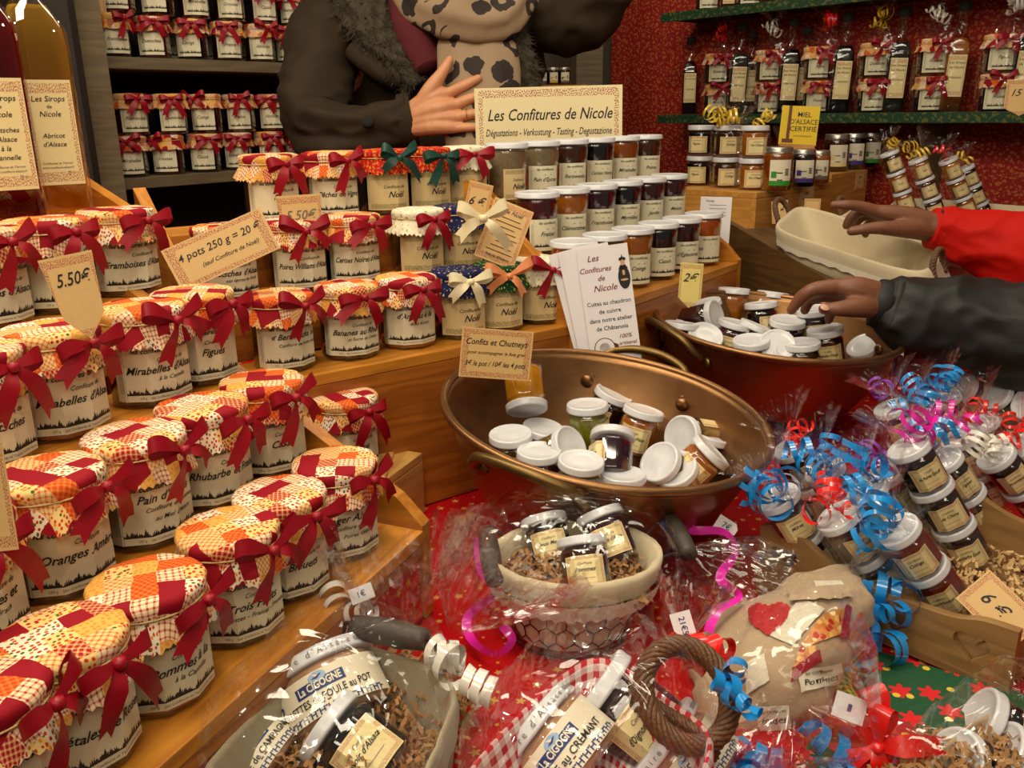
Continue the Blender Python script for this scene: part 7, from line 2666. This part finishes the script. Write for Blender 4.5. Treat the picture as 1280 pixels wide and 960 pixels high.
MB().add(g_grid(hair, 90, 20, cu=True)).build('hair', m_hair, pw, wi_)

# -- customer in black, reaching into the second pan
pk = empty('person', Matrix.Translation(P(1330, 420, 1.35)), 'person reaching in from the right in a black jacket sleeve, taking a small jar', 'person')
K = 1.345
fuse('body', [
    ([H(1180, 388, 1.36), H(1120, 380, 1.36), H(1092, 376, K)], [.032, .030, .027]),
    ([H(1095, 370, K), H(1068, 362, K - .01), H(1046, 358, K - .01)], [.023, .021, .0125]),
    ([H(1095, 374, K + .01), H(1068, 366, K + .012), H(1046, 361, K + .014)], [.022, .021, .0125]),
    ([H(1096, 380, K + .02), H(1070, 374, K + .032), H(1050, 370, K + .036)], [.021, .019, .012]),
    ([H(1097, 384, K + .02), H(1074, 382, K + .045), H(1058, 380, K + .052)], [.019, .018, .011]),
    ([H(1046, 358, K - .01), H(1016, 362, K - .012), H(999, 375, K), H(989, 388, K + .012)], [.0125, .0108, .0095, .0075]),
    ([H(1046, 361, K + .014), H(1018, 362, K + .016), H(1000, 372, K + .03), H(993, 384, K + .04)], [.0125, .0110, .0095, .0078]),
    ([H(1050, 370, K + .036), H(1028, 370, K + .045), H(1012, 376, K + .055), H(1006, 388, K + .06)], [.0120, .0105, .0092, .0076]),
    ([H(1058, 380, K + .052), H(1045, 384, K + .062), H(1038, 392, K + .066), H(1036, 400, K + .068)], [.0110, .0095, .0085, .0072]),
    ([H(1096, 382, K), H(1072, 384, K - .022), H(1048, 386, K - .030), H(1030, 386, K - .026)], [.021, .0165, .0118, .0088]),
], M['skin_dark'], pk)
sleeve('sleeve', [(1100, 380, 1.35, .036), (1112, 385, 1.35, .046), (1135, 392, 1.345, .056), (1175, 398, 1.34, .062), (1225, 408, 1.33, .070), (1290, 418, 1.31, .080), (1380, 400, 1.27, .085), (1520, 300, 1.2, .095), (1600, 190, 1.15, .10)], M['black_coat'], pk, .014, 17)
sleeve('cuff', [(1092, 378, 1.352, .036), (1100, 380, 1.35, .0385), (1108, 383, 1.35, .037)], M['black_coat'], pk, .0008)
thumb = H(1030, 386, K - .033)
MB().add(g_lathe([(.0005, .0014), (.004, .0011), (.0058, 0)], 14, capt=False), 0, True, frame(H(1031, 384, K - .0355), camdir(0, .5, .85)) @ Matrix.Scale(1.2, 4, (1, 0, 0))).build('thumbnail', plain('nail', S(196, 150, 124), .3), pk, pk.matrix_basis.inverted())

# -- customer in red, hand over the linen baskets
pr_ = empty('person', Matrix.Translation(P(1330, 320, 1.6)), 'person reaching in from the right in a bright red jacket sleeve over the linen baskets', 'person')
K = 1.60
fuse('body', [
    ([H(1250, 292, 1.6), H(1190, 287, 1.6), H(1165, 284, K)], [.030, .026, .0235]),
    ([H(1165, 280, K), H(1130, 270, K), H(1095, 264, K)], [.021, .019, .012]),
    ([H(1165, 283, K), H(1130, 275, K + .02), H(1096, 266, K + .024)], [.021, .019, .012]),
    ([H(1166, 286, K), H(1132, 280, K + .034), H(1098, 270, K + .044)], [.020, .018, .0115]),
    ([H(1166, 288, K), H(1136, 284, K + .042), H(1104, 276, K + .058)], [.018, .017, .011]),
    ([H(1095, 264, K), H(1075, 258, K - .005), H(1058, 256, K - .005), H(1042, 256, K)], [.0118, .0104, .0092, .0074]),
    ([H(1096, 266, K + .024), H(1076, 264, K + .024), H(1064, 272, K + .028), H(1058, 282, K + .034)], [.0120, .0105, .0094, .0078]),
    ([H(1098, 270, K + .044), H(1080, 270, K + .050), H(1070, 278, K + .056), H(1068, 288, K + .06)], [.0115, .0100, .0090, .0076]),
    ([H(1104, 276, K + .058), H(1090, 278, K + .066), H(1082, 285, K + .07), H(1082, 293, K + .074)], [.0108, .0094, .0084, .0072]),
    ([H(1160, 288, K), H(1125, 286, K - .018), H(1092, 285, K - .026), H(1064, 289, K - .020)], [.020, .0155, .0112, .0084]),
], M['skin_dark'], pr_)
sleeve('sleeve', [(1168, 286, 1.60, .036), (1190, 292, 1.595, .044), (1225, 302, 1.58, .056), (1265, 314, 1.56, .068), (1320, 322, 1.52, .080), (1400, 300, 1.46, .09), (1520, 200, 1.4, .10)], M['red_coat'], pr_, .012, 18)
sleeve('cuff', [(1164, 285, 1.60, .0365), (1174, 287, 1.60, .0385), (1186, 290, 1.597, .0395)], M['red_coat'], pr_, .0008)
MB().add(g_lathe([(.0005, .003), (.007, .0025), (.008, 0)], 14, capt=False), 0, True, frame(H(1181, 266, 1.575), camdir(0, .6, .7))).build('button', M['dark'], pr_, pr_.matrix_basis.inverted())
